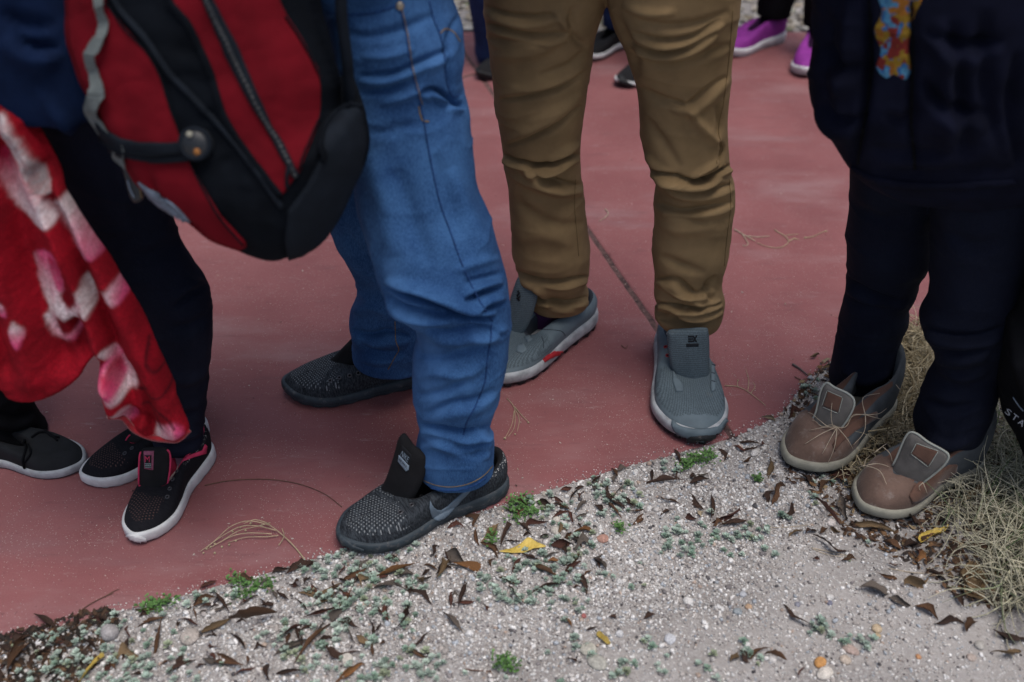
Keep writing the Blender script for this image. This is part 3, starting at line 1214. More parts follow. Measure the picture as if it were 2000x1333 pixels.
class Shoe:
    def __init__(self, parent, toe, heel, side=1, wf=1.0, mats=None, sole=0.085, zf=1.0, collar=1.0, lug=0.0, toe_h=0.5, spring=0.05, of=0.36,
                 z=0.0, th=0.60, name='shoe', regs=None, label=None, band=None, L=None, mids=None, slot=None):
        A, B = gp(*heel, z), gp(*toe, z)
        d = B - A
        if L is None:
            L = np.linalg.norm(d)
        else:
            A = B - unit(d) * L
        self.L = L
        self.side = side
        ang = math.atan2(d[1], d[0])
        self.M = Matrix.Translation(Vector(A)) @ Matrix.Rotation(ang, 4, 'Z')
        self.dir = unit(d)
        n = 132
        out = closed_spline(OUT * np.array([1, wf * side]), n) * L
        tp = TOP_LOW.copy()
        tp[:, 1] *= wf * side
        tp[:, 2] *= zf
        tp[:, 0] = np.where(tp[:, 0] > 0.38, 0.38 + (tp[:, 0] - 0.38) * (th - 0.38) / 0.22, tp[:, 0])
        rear = np.clip(1 - tp[:, 0] / 0.45, 0, 1)
        tp[:, 2] *= 1 + (collar - 1) * rear
        top = closed_spline(tp, n) * L
        s0 = sole * L
        heelrise = 0.35 * s0 * np.clip(1 - out[:, 0] / L / 0.6, 0, 1)
        sz = s0 * 0.85 + heelrise

        def lift(V):
            x = V[:, 0] / L
            V[:, 2] += spring * L * np.clip((x - 0.70) / 0.30, 0, 1.2) ** 2
            return V

        T = np.roll(out, -1, 0) - np.roll(out, 1, 0)
        nr = np.stack([T[:, 1], -T[:, 0]], -1) * (-1 if side > 0 else 1)
        nr /= np.linalg.norm(nr, axis=1)[:, None]
        # upper
        rows = 22
        V, U, RG = [], [], []
        x_t = out[:, 0] / L
        toe_w = sstep(th - 0.05, min(0.95, th + 0.3), x_t)
        for i in range(rows):
            v = i / (rows - 1)
            ph = v * math.pi / 2
            p_side = 1 - math.cos(ph) ** 0.9
            p_toe = (1 - math.cos(ph) ** 0.85) * 0.62 + v * 0.38
            f = p_side * (1 - toe_w) + p_toe * toe_w
            zs = math.sin(ph) ** 0.95
            zt = (math.sin(ph) ** 0.72) * (1 - toe_h * 0.55) + v * toe_h * 0.55
            g = zs * (1 - toe_w) + zt * toe_w
            bul = 0.012 * L * math.sin(math.pi * min(1, v * 1.15)) * (1 - toe_w)
            base = out - nr * 0.002 * (L / 0.3)
            xy = base + (top[:, :2] - base) * f[:, None] + nr * bul[:, None]
            zz = sz * 0.9 + (top[:, 2] - sz * 0.9) * g
            V.append(np.c_[xy, zz])
            U.append(np.c_[xy[:, 0], np.where(xy[:, 1] > 0, 1, -1) * (np.abs(xy[:, 1]) + (zz - sz) * 0.8)])
            RG.append(np.c_[xy[:, 0] / L, np.full(n, v), xy[:, 1] / L * side])
        tin = top[:, :2].mean(0)
        for ins, dz in ((0.006, -0.001), (0.010, -0.006), (0.012, -0.03), (0.012, -0.055)):
            dv = tin - top[:, :2]
            dv /= np.linalg.norm(dv, axis=1)[:, None]
            V.append(np.c_[top[:, :2] + dv * ins * L / 0.3, np.maximum(top[:, 2] + dz, sz * 0.9)])
            U.append(V[-1][:, :2])
            RG.append(np.c_[V[-1][:, 0] / L, np.full(n, 1.2), V[-1][:, 1] * 0])
        nrw = len(V)
        V, U, RG = lift(np.vstack(V)), np.vstack(U), np.vstack(RG)
        F = grid_faces(nrw, n, True)
        if side > 0:
            F = F[:, ::-1]
        mi = np.zeros(len(F), np.int32)
        mi[(rows - 1) * n:] = 1
        fx = RG[F].mean(1)
        if slot is not None:
            mi = np.where(mi == 1, 1, slot(fx[:, 0], fx[:, 1], fx[:, 2]))
        cols = np.zeros((len(V), 3))
        if regs is not None:
            cols = regs(RG[:, 0], RG[:, 1], RG[:, 2])
        o = bpy.data.objects.new(name, mesh_data(name, V, F, mats['upper'], cols=cols, midx=mi, uv=U))
        COL.objects.link(o)
        o.parent = parent
        o.matrix_local = wm(parent).inverted() @ self.M
        WM[o.name] = self.M.copy()
        if label:
            o['label'] = label
        self.obj = o
        # sole: outsole and midsole as rings
        lugw = np.where(np.sin(np.arange(n) / n * 2 * np.pi * 26) > 0, 1.0, 0.0)
        e = L / 0.3
        prof_out = [(-0.010, 0.0, 0), (-0.002, 0.0, 1), (0.001, 0.25 * of, 1), (0.002, 0.8 * of, 1), (0.002, of, 0), (-0.010, of + 0.01, 0)]
        prof_mid = [(-0.010, of - 0.03, 0), (0.0015, of - 0.01, 0), (0.0040, of + 0.14, 0), (0.0036, 0.80, 0), (0.002, 0.97, 0), (-0.0015, 1.02, 0), (-0.012, 1.02, 0)]

        def solid(prof, nm, mat, wob=0.0):
            W = []
            for a, zf_, lg in prof:
                q = out + nr * ((a - lug * lugw * lg) * e)[:, None] if lg else out + nr * a * e
                W.append(np.c_[q, sz * zf_ + (lug * 0.5 * lugw * (1 - zf_ * 3) * e if lg else 0)])
            W = lift(np.vstack(W))
            k = len(prof)
            FF = [tuple(f) for f in grid_faces(k, n, True)]
            FF.append(tuple(range(n))[::-1])
            FF.append(tuple(range((k - 1) * n, k * n)))
            if side > 0:
                FF = [f[::-1] for f in FF]
            return mk(nm, W, FF, mat, o, local=True), W, FF

        so, W1, F1 = solid(prof_out, 'outsole', mats['outsole'])
        sm, W2, F2 = solid(prof_mid, 'midsole', mats['midsole'])
        if band:
            b0, b1, bm = band
            q0 = lift(np.c_[out + nr * 0.0034 * e, sz * b0])
            q1 = lift(np.c_[out + nr * 0.0036 * e, sz * b1])
            VV = np.vstack([q0, q1])
            FB = grid_faces(2, n, True)
            mk('sole_stripe', VV, FB if side < 0 else FB[:, ::-1], bm, o, local=True)
        Mn = np.array(self.M)
        tw = lambda q: q @ Mn[:3, :3].T + Mn[:3, 3]
        self.upper_geo = (tw(V), [tuple(f) for f in F])
        self.sole_geo = [(tw(W1), F1), (tw(W2), F2)]
        self.surf = Surf(self.upper_geo, *self.sole_geo)

    def pt(self, s, y, z):
        return np.array(self.M @ Vector((s * self.L, y * self.L * self.side, z * self.L)))

    def tongue(self, poly, mat, s=0.57, z=0.15, lean=(0.6, 0.55, 0.25), thick=0.006, bulge=0.006, edge=None, sp=4.0, label=None):
        P0 = self.pt(s + 0.03, 0, z)
        tc = unit(CAMP - P0)
        n = unit(self.dir * lean[0] + unit(tc * np.array([1, 1, 0])) * lean[1] + np.array([0, 0, 1.0]) * lean[2])

        def disp(P, pl):
            d = poly_dist(pl, P)
            m = max(1e-6, d.max())
            return bulge * np.sqrt(np.clip(d / m, 0, 1)) + 0.0006 * fbm(np.c_[P / 14, P[:, :1] * 0], 2)
        V, F, P = sheet(poly, P0, n, thick, disp, sp)
        lo = (P - P.min(0)) / FPX * np.linalg.norm(P0 - CAMP)
        o = mk('tongue', V, F, mat, self.obj, uv=lo, cols=np.ones((len(V), 3)))
        if label:
            o['label'] = label
        s_ = Surf((V, F))
        self.tongue_geo = (V, F)
        if edge:
            pl = smooth_poly(poly, 5)
            # piping follows the free edge of the tongue, not the end inside the shoe
            c = pl.mean(0)
            A = at_plane(pl[:, 0], pl[:, 1], P0, n) + n * 0.0
            f0 = edge[1] if len(edge) > 1 else None
            if f0 is not None:
                keep = f0(pl[:, 0], pl[:, 1])
                k0 = int(np.argmax(~keep))
                keep = np.roll(keep, -k0)
                A = np.roll(A, -k0, 0)[keep]
            if len(A) > 3:
                VV, FF = tube_geo(A, edge[2] if len(edge) > 2 else 0.0016, 6)
                mk('tongue_piping', VV, FF, edge[0], o)
        return o, s_


def person(loc, label):
    return empty('person', loc, label, 'person', 'people standing on the pavement')


def torso(parent, cx, cy, z0, z1, w, d, mat, name='shirt', lean=(0, 0)):  # unseen clothed upper body with arms, added to block light from above
    rows = []
    for t, k in ((1.0, 0.45), (0.93, 0.92), (0.7, 1.06), (0.4, 1.0), (0.15, 0.97), (0.0, 0.98)):
        rows.append((cx + lean[0] * t, cy + lean[1] * t, z0 + (z1 - z0) * t, w * k, d * (0.7 + 0.3 * k)))
    V, F = ring_tube(rows)
    arms = []
    for sgn in (-1, 1):
        ax = cx + sgn * w * 1.16
        arms.append(ring_tube([(ax - sgn * 0.05 + lean[0], cy + lean[1], z1 - 0.10, 0.06, 0.06), (ax + lean[0] * 0.8, cy + lean[1] * 0.8, z1 - 0.2, 0.062, 0.066),
                               (ax + sgn * 0.015 + lean[0] * 0.5, cy, z0 + (z1 - z0) * 0.45, 0.052, 0.056), (ax + sgn * 0.01, cy - 0.04, z0 + 0.1, 0.042, 0.046)]))
    V, F = fuse([(V, F)] + arms, 0.012, 3)
    V = wrinkle(V, F, [], 0.006, (10, 10, 14), 5)
    return mk(name, V, F, mat, parent)

# ================================================================== person in blue jeans
p = person(gp(800, 850), 'person in faded blue jeans with laceless black knitted sneakers')
KN = {'upper': [MAT['knit_black'], MAT['black_foam']], 'outsole': MAT['rubber_blue'], 'midsole': MAT['rubber_blue']}


def reg_knit(s, v, y):
    r = np.zeros((len(s), 3))
    toe = (s > 0.66) & (s < 0.955) & (v > 0.20)
    gapz = (np.abs((s - 0.70) * 0.9 + (y + 0.06) * 0.55) < 0.016) & (y < 0)
    r[:, 0] = np.where(toe & ~gapz, 1, 0)
    r[:, 1] = np.where((s < 0.42) & (v > 0.62), 1, 0)
    return r


sh = Shoe(p, (664, 1066), (984, 944), 1, 1.13, KN, 0.090, 0.98, 1.0, 0.0012, 0.45, 0.03, of=0.3, regs=reg_knit, label='black knitted sneaker with a pale tick mark on its side')
t, ts = sh.tongue([(785, 850), (793, 855), (807, 873), (830, 894), (829, 926), (817, 957), (801, 984), (776, 996), (752, 985), (740, 964), (753, 935), (768, 890), (776, 860)],
                  MAT['black_foam'], 0.56, 0.17, (0.5, 0.65, 0.1), 0.008, 0.007)
patch('tongue_label', [(786, 870), (804, 889), (801, 912), (797, 921), (792, 921), (777, 901), (779, 886)], ts, MAT['black_print'], t, 0.0010, 2.5)
patch('label_box', [(780, 888), (799.5, 910), (798.5, 917), (793.5, 920), (778, 901)], ts, MAT['print_grey'], t, 0.0016, 2)
text_on('lettering', 'NIKE', (783.2, 888.2), (13.5, 14.2), (3.8, -8.8), ts, MAT['print_grey'], t, 0.0018)
text_on('lettering', 'AIR MAX', (779.8, 897.5), (15.5, 17.0), (1.2, -5.2), ts, MAT['black_print'], t, 0.0024)
patch('swoosh', [(840, 978), (843, 985), (847, 991), (854, 996), (862, 997), (874, 989), (889, 975), (905, 961), (918, 953), (924, 952), (915, 963), (903, 975), (887, 994), (875, 1007), (866, 1014), (857, 1017.5),
                 (850, 1016), (844, 1011), (841, 1003), (839, 991)], sh.surf, MAT['swoosh'], sh.obj, 0.0016, 3)
eyelets([(782, 1001), (804, 987), (822, 970)], sh.surf, sh.obj, 0.0036)
patch('toe_bumper', [(661, 1052), (664, 1042), (672, 1050), (690, 1066), (712, 1074), (706, 1082), (688, 1077), (670, 1066)], sh.surf, MAT['rubber_blue'], sh.obj, 0.0018, 3)
nf = sh
sh = Shoe(p, (557, 770), (862, 728), -1, 1.13, KN, 0.090, 1.0, 1.0, 0.0012, 0.45, 0.03, of=0.3, regs=reg_knit, label='black knitted sneaker behind the front leg')
t, ts = sh.tongue([(704, 652), (692, 657), (668, 681), (653, 697), (640, 706), (632, 717), (633, 735), (655, 736), (678, 730), (694, 717), (699, 700), (701, 676)],
                  MAT['black_foam'], 0.55, 0.16, (0.35, 0.75, 0.1), 0.007, 0.006)
eyelets([(645, 744), (663, 738), (683, 734), (700, 729)], sh.surf, sh.obj, 0.0034)
front = [(-170, 618, 880, 1.30), (-60, 625, 884, 1.29), (0, 632, 886, 1.285), (51, 640, 900, 1.28), (110, 650, 908, 1.275), (170, 658, 902, 1.27), (215, 668, 915, 1.265), (254, 676, 920, 1.26), (320, 686, 928, 1.25),
         (380, 695, 936, 1.24), (427, 706, 956, 1.23), (490, 727, 974, 1.215), (545, 745, 990, 1.205), (590, 772, 995, 1.20), (615, 806, 997, 1.195), (648, 816, 996, 1.19), (700, 807, 990, 1.185), (756, 806, 978, 1.18),
         (805, 814, 963, 1.175), (835, 820, 953, 1.17), (855, 815, 962, 1.17), (885, 814, 966, 1.17), (905, 818, 964, 1.17), (917, 821, 962, 1.17)]
rear = [(-170, 560, 800, 1.42), (-60, 580, 815, 1.42), (60, 600, 830, 1.42), (300, 635, 850, 1.43), (400, 640, 850, 1.435), (451, 650, 850, 1.44), (506, 680, 850, 1.445), (547, 697, 852, 1.45), (590, 694, 853, 1.455), (622, 683, 855, 1.46),
        (648, 688, 856, 1.46), (672, 690, 856, 1.465), (686, 690, 852, 1.465), (696, 692, 850, 1.465)]
hips = ring_tube([(-0.20, 1.36, 1.02, 0.125, 0.17), (-0.20, 1.36, 0.93, 0.13, 0.18), (-0.195, 1.355, 0.85, 0.12, 0.17), (-0.19, 1.35, 0.80, 0.10, 0.14), (-0.19, 1.35, 0.76, 0.08, 0.10)])
V, F = fuse([leg_tube(front, 0.95), leg_tube(rear, 0.95), hips], 0.0031, 6)
A, B = (0, 1.36), (1.36, 9)
folds = [
    ([(748, 558), (775, 570), (815, 582), (862, 600), (905, 618), (968, 622)][::-1], 8, 9, 'f', A),
    ([(752, 572), (790, 600), (840, 612), (885, 618)], 7, 6, 'f', A),
    ([(985, 560), (940, 572), (905, 588)], 6, 4.5, 'f', A), ([(990, 590), (950, 602), (925, 612)], 6, 4, 'f', A), ([(985, 532), (945, 545), (905, 552)], 6, 3, 'v', A),
    ([(978, 505), (940, 512), (885, 530)], 8, 2.5, 'r', A), ([(992, 640), (950, 655), (905, 650)], 8, 3.5, 'r', A), ([(830, 640), (870, 650), (930, 640), (985, 655)], 8, 4, 'f', A),
    ([(815, 690), (860, 700), (905, 688), (960, 672)], 9, 3.5, 'v', A), ([(812, 740), (850, 728), (900, 735), (960, 700)], 9, 3.0, 'r', A), ([(815, 775), (870, 765), (920, 735)], 8, 3.2, 'v', A),
    ([(830, 812), (880, 790), (930, 780), (965, 760)], 9, 3.5, 'f', A), ([(822, 830), (860, 838), (905, 848), (960, 832)], 8, 5.5, 'f', A), ([(830, 848), (870, 858), (910, 870), (960, 858)], 7, 4.5, 'v', A),
    ([(818, 880), (850, 868), (890, 880), (935, 900)], 9, 3.5, 'r', A), ([(930, 835), (948, 860), (950, 900)], 7, 3.5, 'r', A), ([(880, 870), (925, 892), (962, 872)], 7, 3.2, 'v', A),
    ([(905, 20), (880, 60), (878, 150), (888, 195), (905, 180)], 5, 3.0, 'v', A), ([(820, 180), (850, 178), (880, 195), (908, 212)], 6, 6, 'f', A), ([(835, 185), (870, 205), (905, 205)], 6, 5, 'v', A),
    ([(660, 62), (720, 72), (790, 55), (850, 30)], 8, 3, 'v', A), ([(700, 150), (760, 145), (830, 118), (880, 95)], 8, 4, 'f', A), ([(705, 112), (760, 110), (810, 95)], 8, 3, 'r', A), ([(700, 185), (770, 170), (840, 135)], 7, 3.5, 'v', A),
    ([(740, 205), (790, 190), (835, 165)], 7, 2.5, 'r', A), ([(720, 260), (770, 255), (820, 240)], 10, 2.5, 'v', A), ([(720, 300), (760, 400), (770, 500)], 22, 4, 'r', A), ([(880, 330), (920, 430), (960, 500)], 16, 3, 'r', A),
    ([(770, 330), (800, 430), (840, 520)], 20, 3.5, 'v', A), ([(850, 300), (880, 400), (900, 470)], 14, 2.5, 'v', A),
    ([(690, 645), (720, 655), (760, 650), (800, 660)], 8, 5, 'f', B), ([(700, 660), (740, 690), (790, 690)], 8, 4, 'v', B), ([(690, 610), (730, 600), (770, 620)], 9, 3.5, 'r', B), ([(700, 560), (740, 575), (790, 560)], 10, 3, 'v', B),
    ([(700, 700), (740, 705), (790, 695)], 8, 3, 'r', B), ([(660, 450), (720, 500), (750, 560)], 14, 3, 'v', B),
]
V = wrinkle(V, F, folds, 0.0011, (26, 26, 34), 1, 0.0022)
jeans = mk('jeans', V, F, MAT['denim'], p)
js = Surf((V, F))
seam('outer_seam', [(778, 2), (792, 60), (803, 130), (822, 205), (832, 262), (846, 340), (860, 400), (880, 455), (900, 510), (922, 560), (945, 602), (962, 628)], js, MAT['seam_blue'], jeans, 0.0013, 60)
seam('outer_seam', [(960, 632), (958, 665), (952, 700), (948, 740), (930, 790), (910, 830), (905, 850)], js, MAT['seam_blue'], jeans, 0.0013, 40)
seam('stitching', [(781, 2), (795, 60), (806, 130), (825, 205)], js, MAT['thread_gold'], jeans, 0.0007, 40)
seam('pocket_seam', [(838, 2), (848, 40), (858, 65), (868, 110), (871, 150), (878, 178), (888, 190), (897, 183)], js, MAT['seam_blue'], jeans, 0.0012, 40)
seam('pocket_stitching', [(858, 68), (870, 57), (884, 62), (898, 82)], js, MAT['thread_gold'], jeans, 0.0009, 24)
seam('bar_tack', [(818, 208), (821, 225), (826, 236), (838, 238)], js, MAT['thread_gold'], jeans, 0.0010, 24)
seam('front_pocket_seam', [(640, 24), (680, 29), (720, 28), (760, 17), (775, 10)], js, MAT['seam_blue'], jeans, 0.0013, 30)
l, n = js.hit(781, 12)
if l is not None:
    V, F = disc_geo(l, n, 0.0052, 0.003)
    mk('rivet', V, F, MAT['metal'], jeans)
seam('hem_stitching', [(824, 937), (845, 946), (871, 951), (900, 949), (925, 941), (948, 926), (962, 910)], js, MAT['thread_gold'], jeans, 0.0007, 40)
seam('hem_edge', [(822, 945), (845, 954), (872, 958), (902, 956), (928, 947), (950, 932)], js, MAT['seam_blue'], jeans, 0.0016, 40)
seam('inner_seam', [(770, 590), (772, 640), (774, 670), (779, 682), (770, 700), (758, 722)], js, MAT['thread_gold'], jeans, 0.0008, 30)
torso(p, -0.20, 1.36, 0.98, 1.46, 0.14, 0.17, MAT['navy_top'])

# ================================================================== person in tan trousers
p = person(gp(1230, 700), 'person in tan cotton trousers and grey trail shoes without laces')
GR = {'upper': [MAT['grey_mesh'], MAT['grey_dark'], MAT['grey_smooth']], 'outsole': MAT['rubber_black'], 'midsole': MAT['foam_grey']}


def reg_grey(s, v, y):
    r = np.zeros((len(s), 3))
    r[:, 0] = np.where((s > 0.54) & (s < 0.90) & (v > 0.16), 1, 0)
    return r


def slot_grey(s, v, y):
    return np.where((s > 0.895) | ((s < 0.52)) | (v < 0.12), 2, 0)


sh = Shoe(p, (1361, 871), (1318, 664), 1, 1.24, GR, 0.115, 0.95, 0.95, 0.006, 0.5, 0.012, of=0.34, regs=reg_grey, slot=slot_grey, label='grey trail shoe pointing at the camera')
t, ts = sh.tongue([(1303, 656), (1310, 647), (1345, 644), (1375, 643), (1384, 651), (1386, 700), (1385, 745), (1377, 763), (1358, 768), (1343, 761), (1325, 744), (1311, 722), (1305, 690)],
                  MAT['grey_mesh'], 0.56, 0.17, (0.6, 0.5, 0.12), 0.009, 0.007)
for q in ([(1344, 656), (1354, 656), (1355.5, 658.5), (1344, 658.8)], [(1344, 661), (1354, 661), (1354, 663.5), (1344, 663.7)], [(1344, 665.5), (1353, 665.5), (1354.5, 668), (1344, 668.3)],
          [(1352.5, 656), (1355, 656), (1361.5, 668), (1358.5, 668)], [(1359, 655.5), (1362, 655.5), (1355, 668), (1352.5, 667.8)]):
    patch('logo_stroke', q, ts, MAT['black_print'], t, 0.0012, 1.5)
patch('logo_bar', [(1340.5, 671.5), (1364, 671), (1364, 677), (1340.5, 677.6)], ts, MAT['black_print'], t, 0.0010, 2)
text_on('lettering', 'EXTREME', (1342, 676.2), (20, -0.4), (0, -3.6), ts, MAT['grey_dark'], t, 0.0018)
eyelets([(1300, 678), (1304, 695)], sh.surf, sh.obj, 0.0032, 'red_plastic')
eyelets([(1391, 688)], sh.surf, sh.obj, 0.0028, 'red_plastic')
for q in ([(1313, 724), (1322, 738), (1334, 752), (1334, 766), (1320, 766), (1314, 748)], [(1388, 696), (1393, 700), (1397, 762), (1391, 767), (1388, 762)]):
    patch('lace_loop', q, sh.surf, MAT['grey_smooth'], sh.obj, 0.0035, 3)
for a, b in (((1389, 714), (1394, 716)), ((1389, 730), (1395, 732)), ((1389, 746), (1396, 748))):
    seam('loop_slot', [a, ((a[0] + b[0]) / 2, (a[1] + b[1]) / 2), b], sh.surf, MAT['grey_dark'], sh.obj, 0.0014, 8, 0.003)
patch('toe_rand', [(1313, 822), (1330, 834), (1365, 840), (1400, 834), (1417, 818), (1419, 838), (1408, 856), (1380, 862), (1350, 861), (1330, 853), (1316, 838)], sh.surf, MAT['grey_smooth'], sh.obj, 0.0035, 4, spline=True)
patch('toe_bumper', [(1336, 858), (1350, 851), (1378, 849), (1402, 847), (1412, 852), (1404, 862), (1385, 869), (1360, 872), (1345, 866)], sh.surf, MAT['rubber_black'], sh.obj, 0.0060, 4)
sh = Shoe(p, (936, 752), (1150, 624), -1, 1.12, GR, 0.120, 0.98, 0.95, 0.006, 0.5, 0.012, of=0.32, regs=reg_grey, slot=slot_grey, label='grey trail shoe seen from its side')
t, ts = sh.tongue([(1008, 548), (1014, 546), (1024, 556), (1042, 568), (1048, 582), (1042, 606), (1034, 630), (1022, 652), (1006, 670), (988, 680), (984, 640), (994, 590)],
                  MAT['grey_mesh'], 0.56, 0.16, (0.55, 0.6, 0.1), 0.008, 0.006)
for q in ([(1009.5, 570), (1013, 567), (1013.5, 571)], [(1009, 577), (1012, 573), (1015, 570), (1016, 574), (1011, 580)], [(1008.5, 583), (1013, 579), (1016, 588), (1014, 589)], [(1011, 585), (1016, 576), (1017, 579), (1013, 588)]):
    patch('logo_stroke', q, ts, MAT['black_print'], t, 0.0012, 1.5)
eyelets([(1079, 621), (1068, 633)], sh.surf, sh.obj, 0.0034, 'red_plastic')
patch('arch_plug', [(1060, 702), (1068, 694), (1082, 687), (1098, 686), (1099, 692), (1084, 696), (1070, 703), (1063, 708)], sh.surf, MAT['red_plastic'], sh.obj, 0.0025, 3)
seam('overlay_edge', [(1045, 650), (1058, 645), (1080, 645), (1100, 650), (1104, 656)], sh.surf, MAT['grey_dark'], sh.obj, 0.0007, 20)
seam('overlay_edge', [(1058, 658), (1062, 670), (1061, 680)], sh.surf, MAT['grey_dark'], sh.obj, 0.0007, 20)
for q in ([(1012, 676), (1022, 672), (1030, 684), (1020, 692), (1008, 688)], [(1025, 660), (1034, 657), (1040, 664), (1031, 670)]):
    patch('lace_loop', q, sh.surf, MAT['grey_smooth'], sh.obj, 0.003, 3)
# sock just visible inside
V, F = leg_tube([(600, 1040, 1095, 1.63), (660, 1030, 1075, 1.63)], 1.0, 24)
mk('sock', V, F, MAT['purple_dark'], p)
left = [(-150, 930, 1192, 1.56), (-60, 936, 1190, 1.565), (0, 945, 1183, 1.57), (64, 950, 1164, 1.575), (150, 962, 1152, 1.58), (210, 968, 1143, 1.585), (262, 977, 1135, 1.59), (300, 983, 1133, 1.595), (330, 984, 1134, 1.60), (375, 992, 1139, 1.605),
        (450, 999, 1148, 1.615), (500, 1003, 1152, 1.62), (524, 1010, 1150, 1.625), (542, 1017, 1146, 1.63), (556, 1026, 1142, 1.63), (570, 1028, 1147, 1.63), (584, 1032, 1146, 1.63), (594, 1038, 1142, 1.63)]
right = [(-150, 1188, 1448, 1.52), (-60, 1186, 1448, 1.52), (0, 1185, 1444, 1.525), (56, 1200, 1436, 1.53), (109, 1226, 1430, 1.535), (157, 1239, 1425, 1.54), (210, 1248, 1420, 1.54), (260, 1252, 1420, 1.54), (300, 1258, 1423, 1.54), (330, 1269, 1427, 1.535),
         (356, 1281, 1430, 1.535), (394, 1279, 1431, 1.53), (450, 1277, 1426, 1.53), (500, 1275, 1419, 1.525), (545, 1279, 1408, 1.525), (565, 1278, 1410, 1.52), (581, 1277, 1415, 1.52), (599, 1289, 1413, 1.52), (614, 1279, 1410, 1.52), (624, 1284, 1406, 1.52), (631, 1292, 1402, 1.52)]
hips = ring_tube([(0.155, 1.55, 1.02, 0.17, 0.12), (0.155, 1.55, 0.93, 0.195, 0.14), (0.155, 1.55, 0.84, 0.195, 0.14), (0.152, 1.55, 0.78, 0.17, 0.12), (0.15, 1.55, 0.745, 0.12, 0.08)])
V, F = fuse([leg_tube(left, 0.95), leg_tube(right, 0.95), hips], 0.0031, 6)
folds = [
    ([(984, 300), (1000, 312), (1028, 320), (1048, 326), (1075, 322), (1105, 308), (1133, 303)], 5, 9, 'f'), ([(983, 322), (1020, 330), (1060, 326), (1090, 322)], 5, 4, 'v'),
    ([(1030, 325), (1060, 345), (1100, 360), (1138, 362)], 7, 5, 'f'), ([(1000, 345), (1040, 362), (1090, 370), (1140, 378)], 8, 2.5, 'r'), ([(1070, 320), (1100, 300), (1133, 280)], 6, 4, 'r'),
    ([(1138, 205), (1095, 240), (1040, 268), (990, 285)], 7, 4, 'f'), ([(1148, 135), (1110, 165), (1050, 185), (975, 195)], 7, 3.5, 'f'), ([(1142, 180), (1090, 215), (1030, 240)], 6, 2.2, 'r'),
    ([(1150, 95), (1110, 130), (1050, 150)], 7, 2.5, 'v'), ([(955, 45), (1000, 60), (1060, 72), (1110, 62)], 7, 4.5, 'f'), ([(955, 75), (1000, 78), (1070, 90)], 7, 3, 'v'), ([(950, 12), (990, 30), (1040, 35), (1090, 28)], 7, 3.5, 'f'),
    ([(1120, 12), (1115, 45), (1128, 80), (1150, 95)], 7, 3.5, 'v'), ([(1080, 20), (1105, 50), (1125, 70)], 7, 3, 'r'), ([(960, 110), (1020, 108), (1080, 95)], 9, 2.2, 'r'),
    ([(1000, 380), (1040, 420), (1090, 440), (1145, 435)], 10, 2.5, 'v'), ([(1010, 470), (1060, 460), (1120, 480)], 12, 2.2, 'r'), ([(1005, 528), (1040, 545), (1090, 552), (1125, 545), (1150, 540)], 5.5, 6.5, 'f'),
    ([(1018, 540), (1060, 560), (1100, 566), (1142, 556)], 5, 4.5, 'v'), ([(1040, 580), (1075, 588), (1110, 592), (1148, 580)], 5.5, 5.5, 'f'), ([(1045, 560), (1065, 580), (1072, 600)], 6, 3, 'r'), ([(1050, 602), (1090, 600), (1140, 604)], 5, 3, 'v'),
    # right leg
    ([(1268, 330), (1290, 336), (1320, 345), (1345, 354), (1375, 352), (1400, 340), (1428, 322)], 5, 8.5, 'f'), ([(1278, 355), (1310, 352), (1345, 356)], 6, 4, 'r'), ([(1345, 352), (1375, 332), (1410, 312)], 5, 4.5, 'r'),
    ([(1350, 358), (1390, 352), (1426, 340)], 5, 4.5, 'v'), ([(1300, 362), (1350, 372), (1400, 368), (1430, 360)], 6, 4.5, 'f'), ([(1258, 300), (1290, 330), (1320, 342)], 6, 3, 'r'),
    ([(1335, 195), (1365, 240), (1395, 275), (1410, 290)], 8, 4, 'r'), ([(1262, 230), (1295, 280), (1330, 330)], 9, 2.6, 'v'), ([(1310, 200), (1340, 205), (1390, 170), (1420, 150)], 7, 3.5, 'f'),
    ([(1245, 170), (1290, 195), (1335, 205)], 7, 3, 'v'), ([(1225, 85), (1280, 100), (1340, 92), (1400, 60)], 6, 4.5, 'f'), ([(1235, 62), (1290, 78), (1350, 72), (1410, 40)], 6, 4, 'f'), ([(1245, 40), (1300, 52), (1370, 45), (1425, 22)], 7, 3, 'v'),
    ([(1235, 110), (1290, 122), (1370, 110), (1425, 85)], 8, 3.5, 'v'), ([(1215, 10), (1260, 25), (1320, 25)], 8, 3, 'r'), ([(1200, 20), (1225, 80), (1250, 150)], 9, 3, 'v'), ([(1400, 200), (1405, 250), (1398, 275)], 5, 2.5, 'v'),
    ([(1398, 276), (1410, 288), (1406, 318), (1402, 330)], 4, 4, 'v'), ([(1282, 395), (1330, 412), (1380, 405), (1428, 395)], 7, 4, 'f'), ([(1300, 420), (1340, 428), (1372, 432)], 6, 3, 'v'), ([(1285, 440), (1330, 450), (1400, 440)], 10, 2.5, 'r'),
    ([(1290, 500), (1330, 520), (1380, 535)], 8, 3.2, 'v'), ([(1280, 545), (1320, 548), (1360, 575), (1390, 560)], 6, 5, 'f'), ([(1295, 560), (1340, 580), (1385, 570)], 5, 4, 'r'), ([(1400, 540), (1380, 565), (1390, 590)], 5, 4.5, 'v'),
    ([(1280, 592), (1320, 598), (1360, 604), (1410, 592)], 4.5, 6.5, 'f'), ([(1325, 612), (1360, 616), (1390, 610), (1412, 604)], 4, 5, 'f'), ([(1285, 622), (1330, 630), (1380, 628), (1404, 622)], 5, 4.5, 'v'), ([(1345, 590), (1380, 600), (1408, 588)], 4, 4, 'r'),
    ([(1290, 608), (1310, 614), (1318, 628)], 7, 4, 'v'),
]
V = wrinkle(V, F, folds, 0.0009, (24, 24, 32), 3, 0.002)
tr = mk('trousers', V, F, MAT['tan'], p)
ss = Surf((V, F))
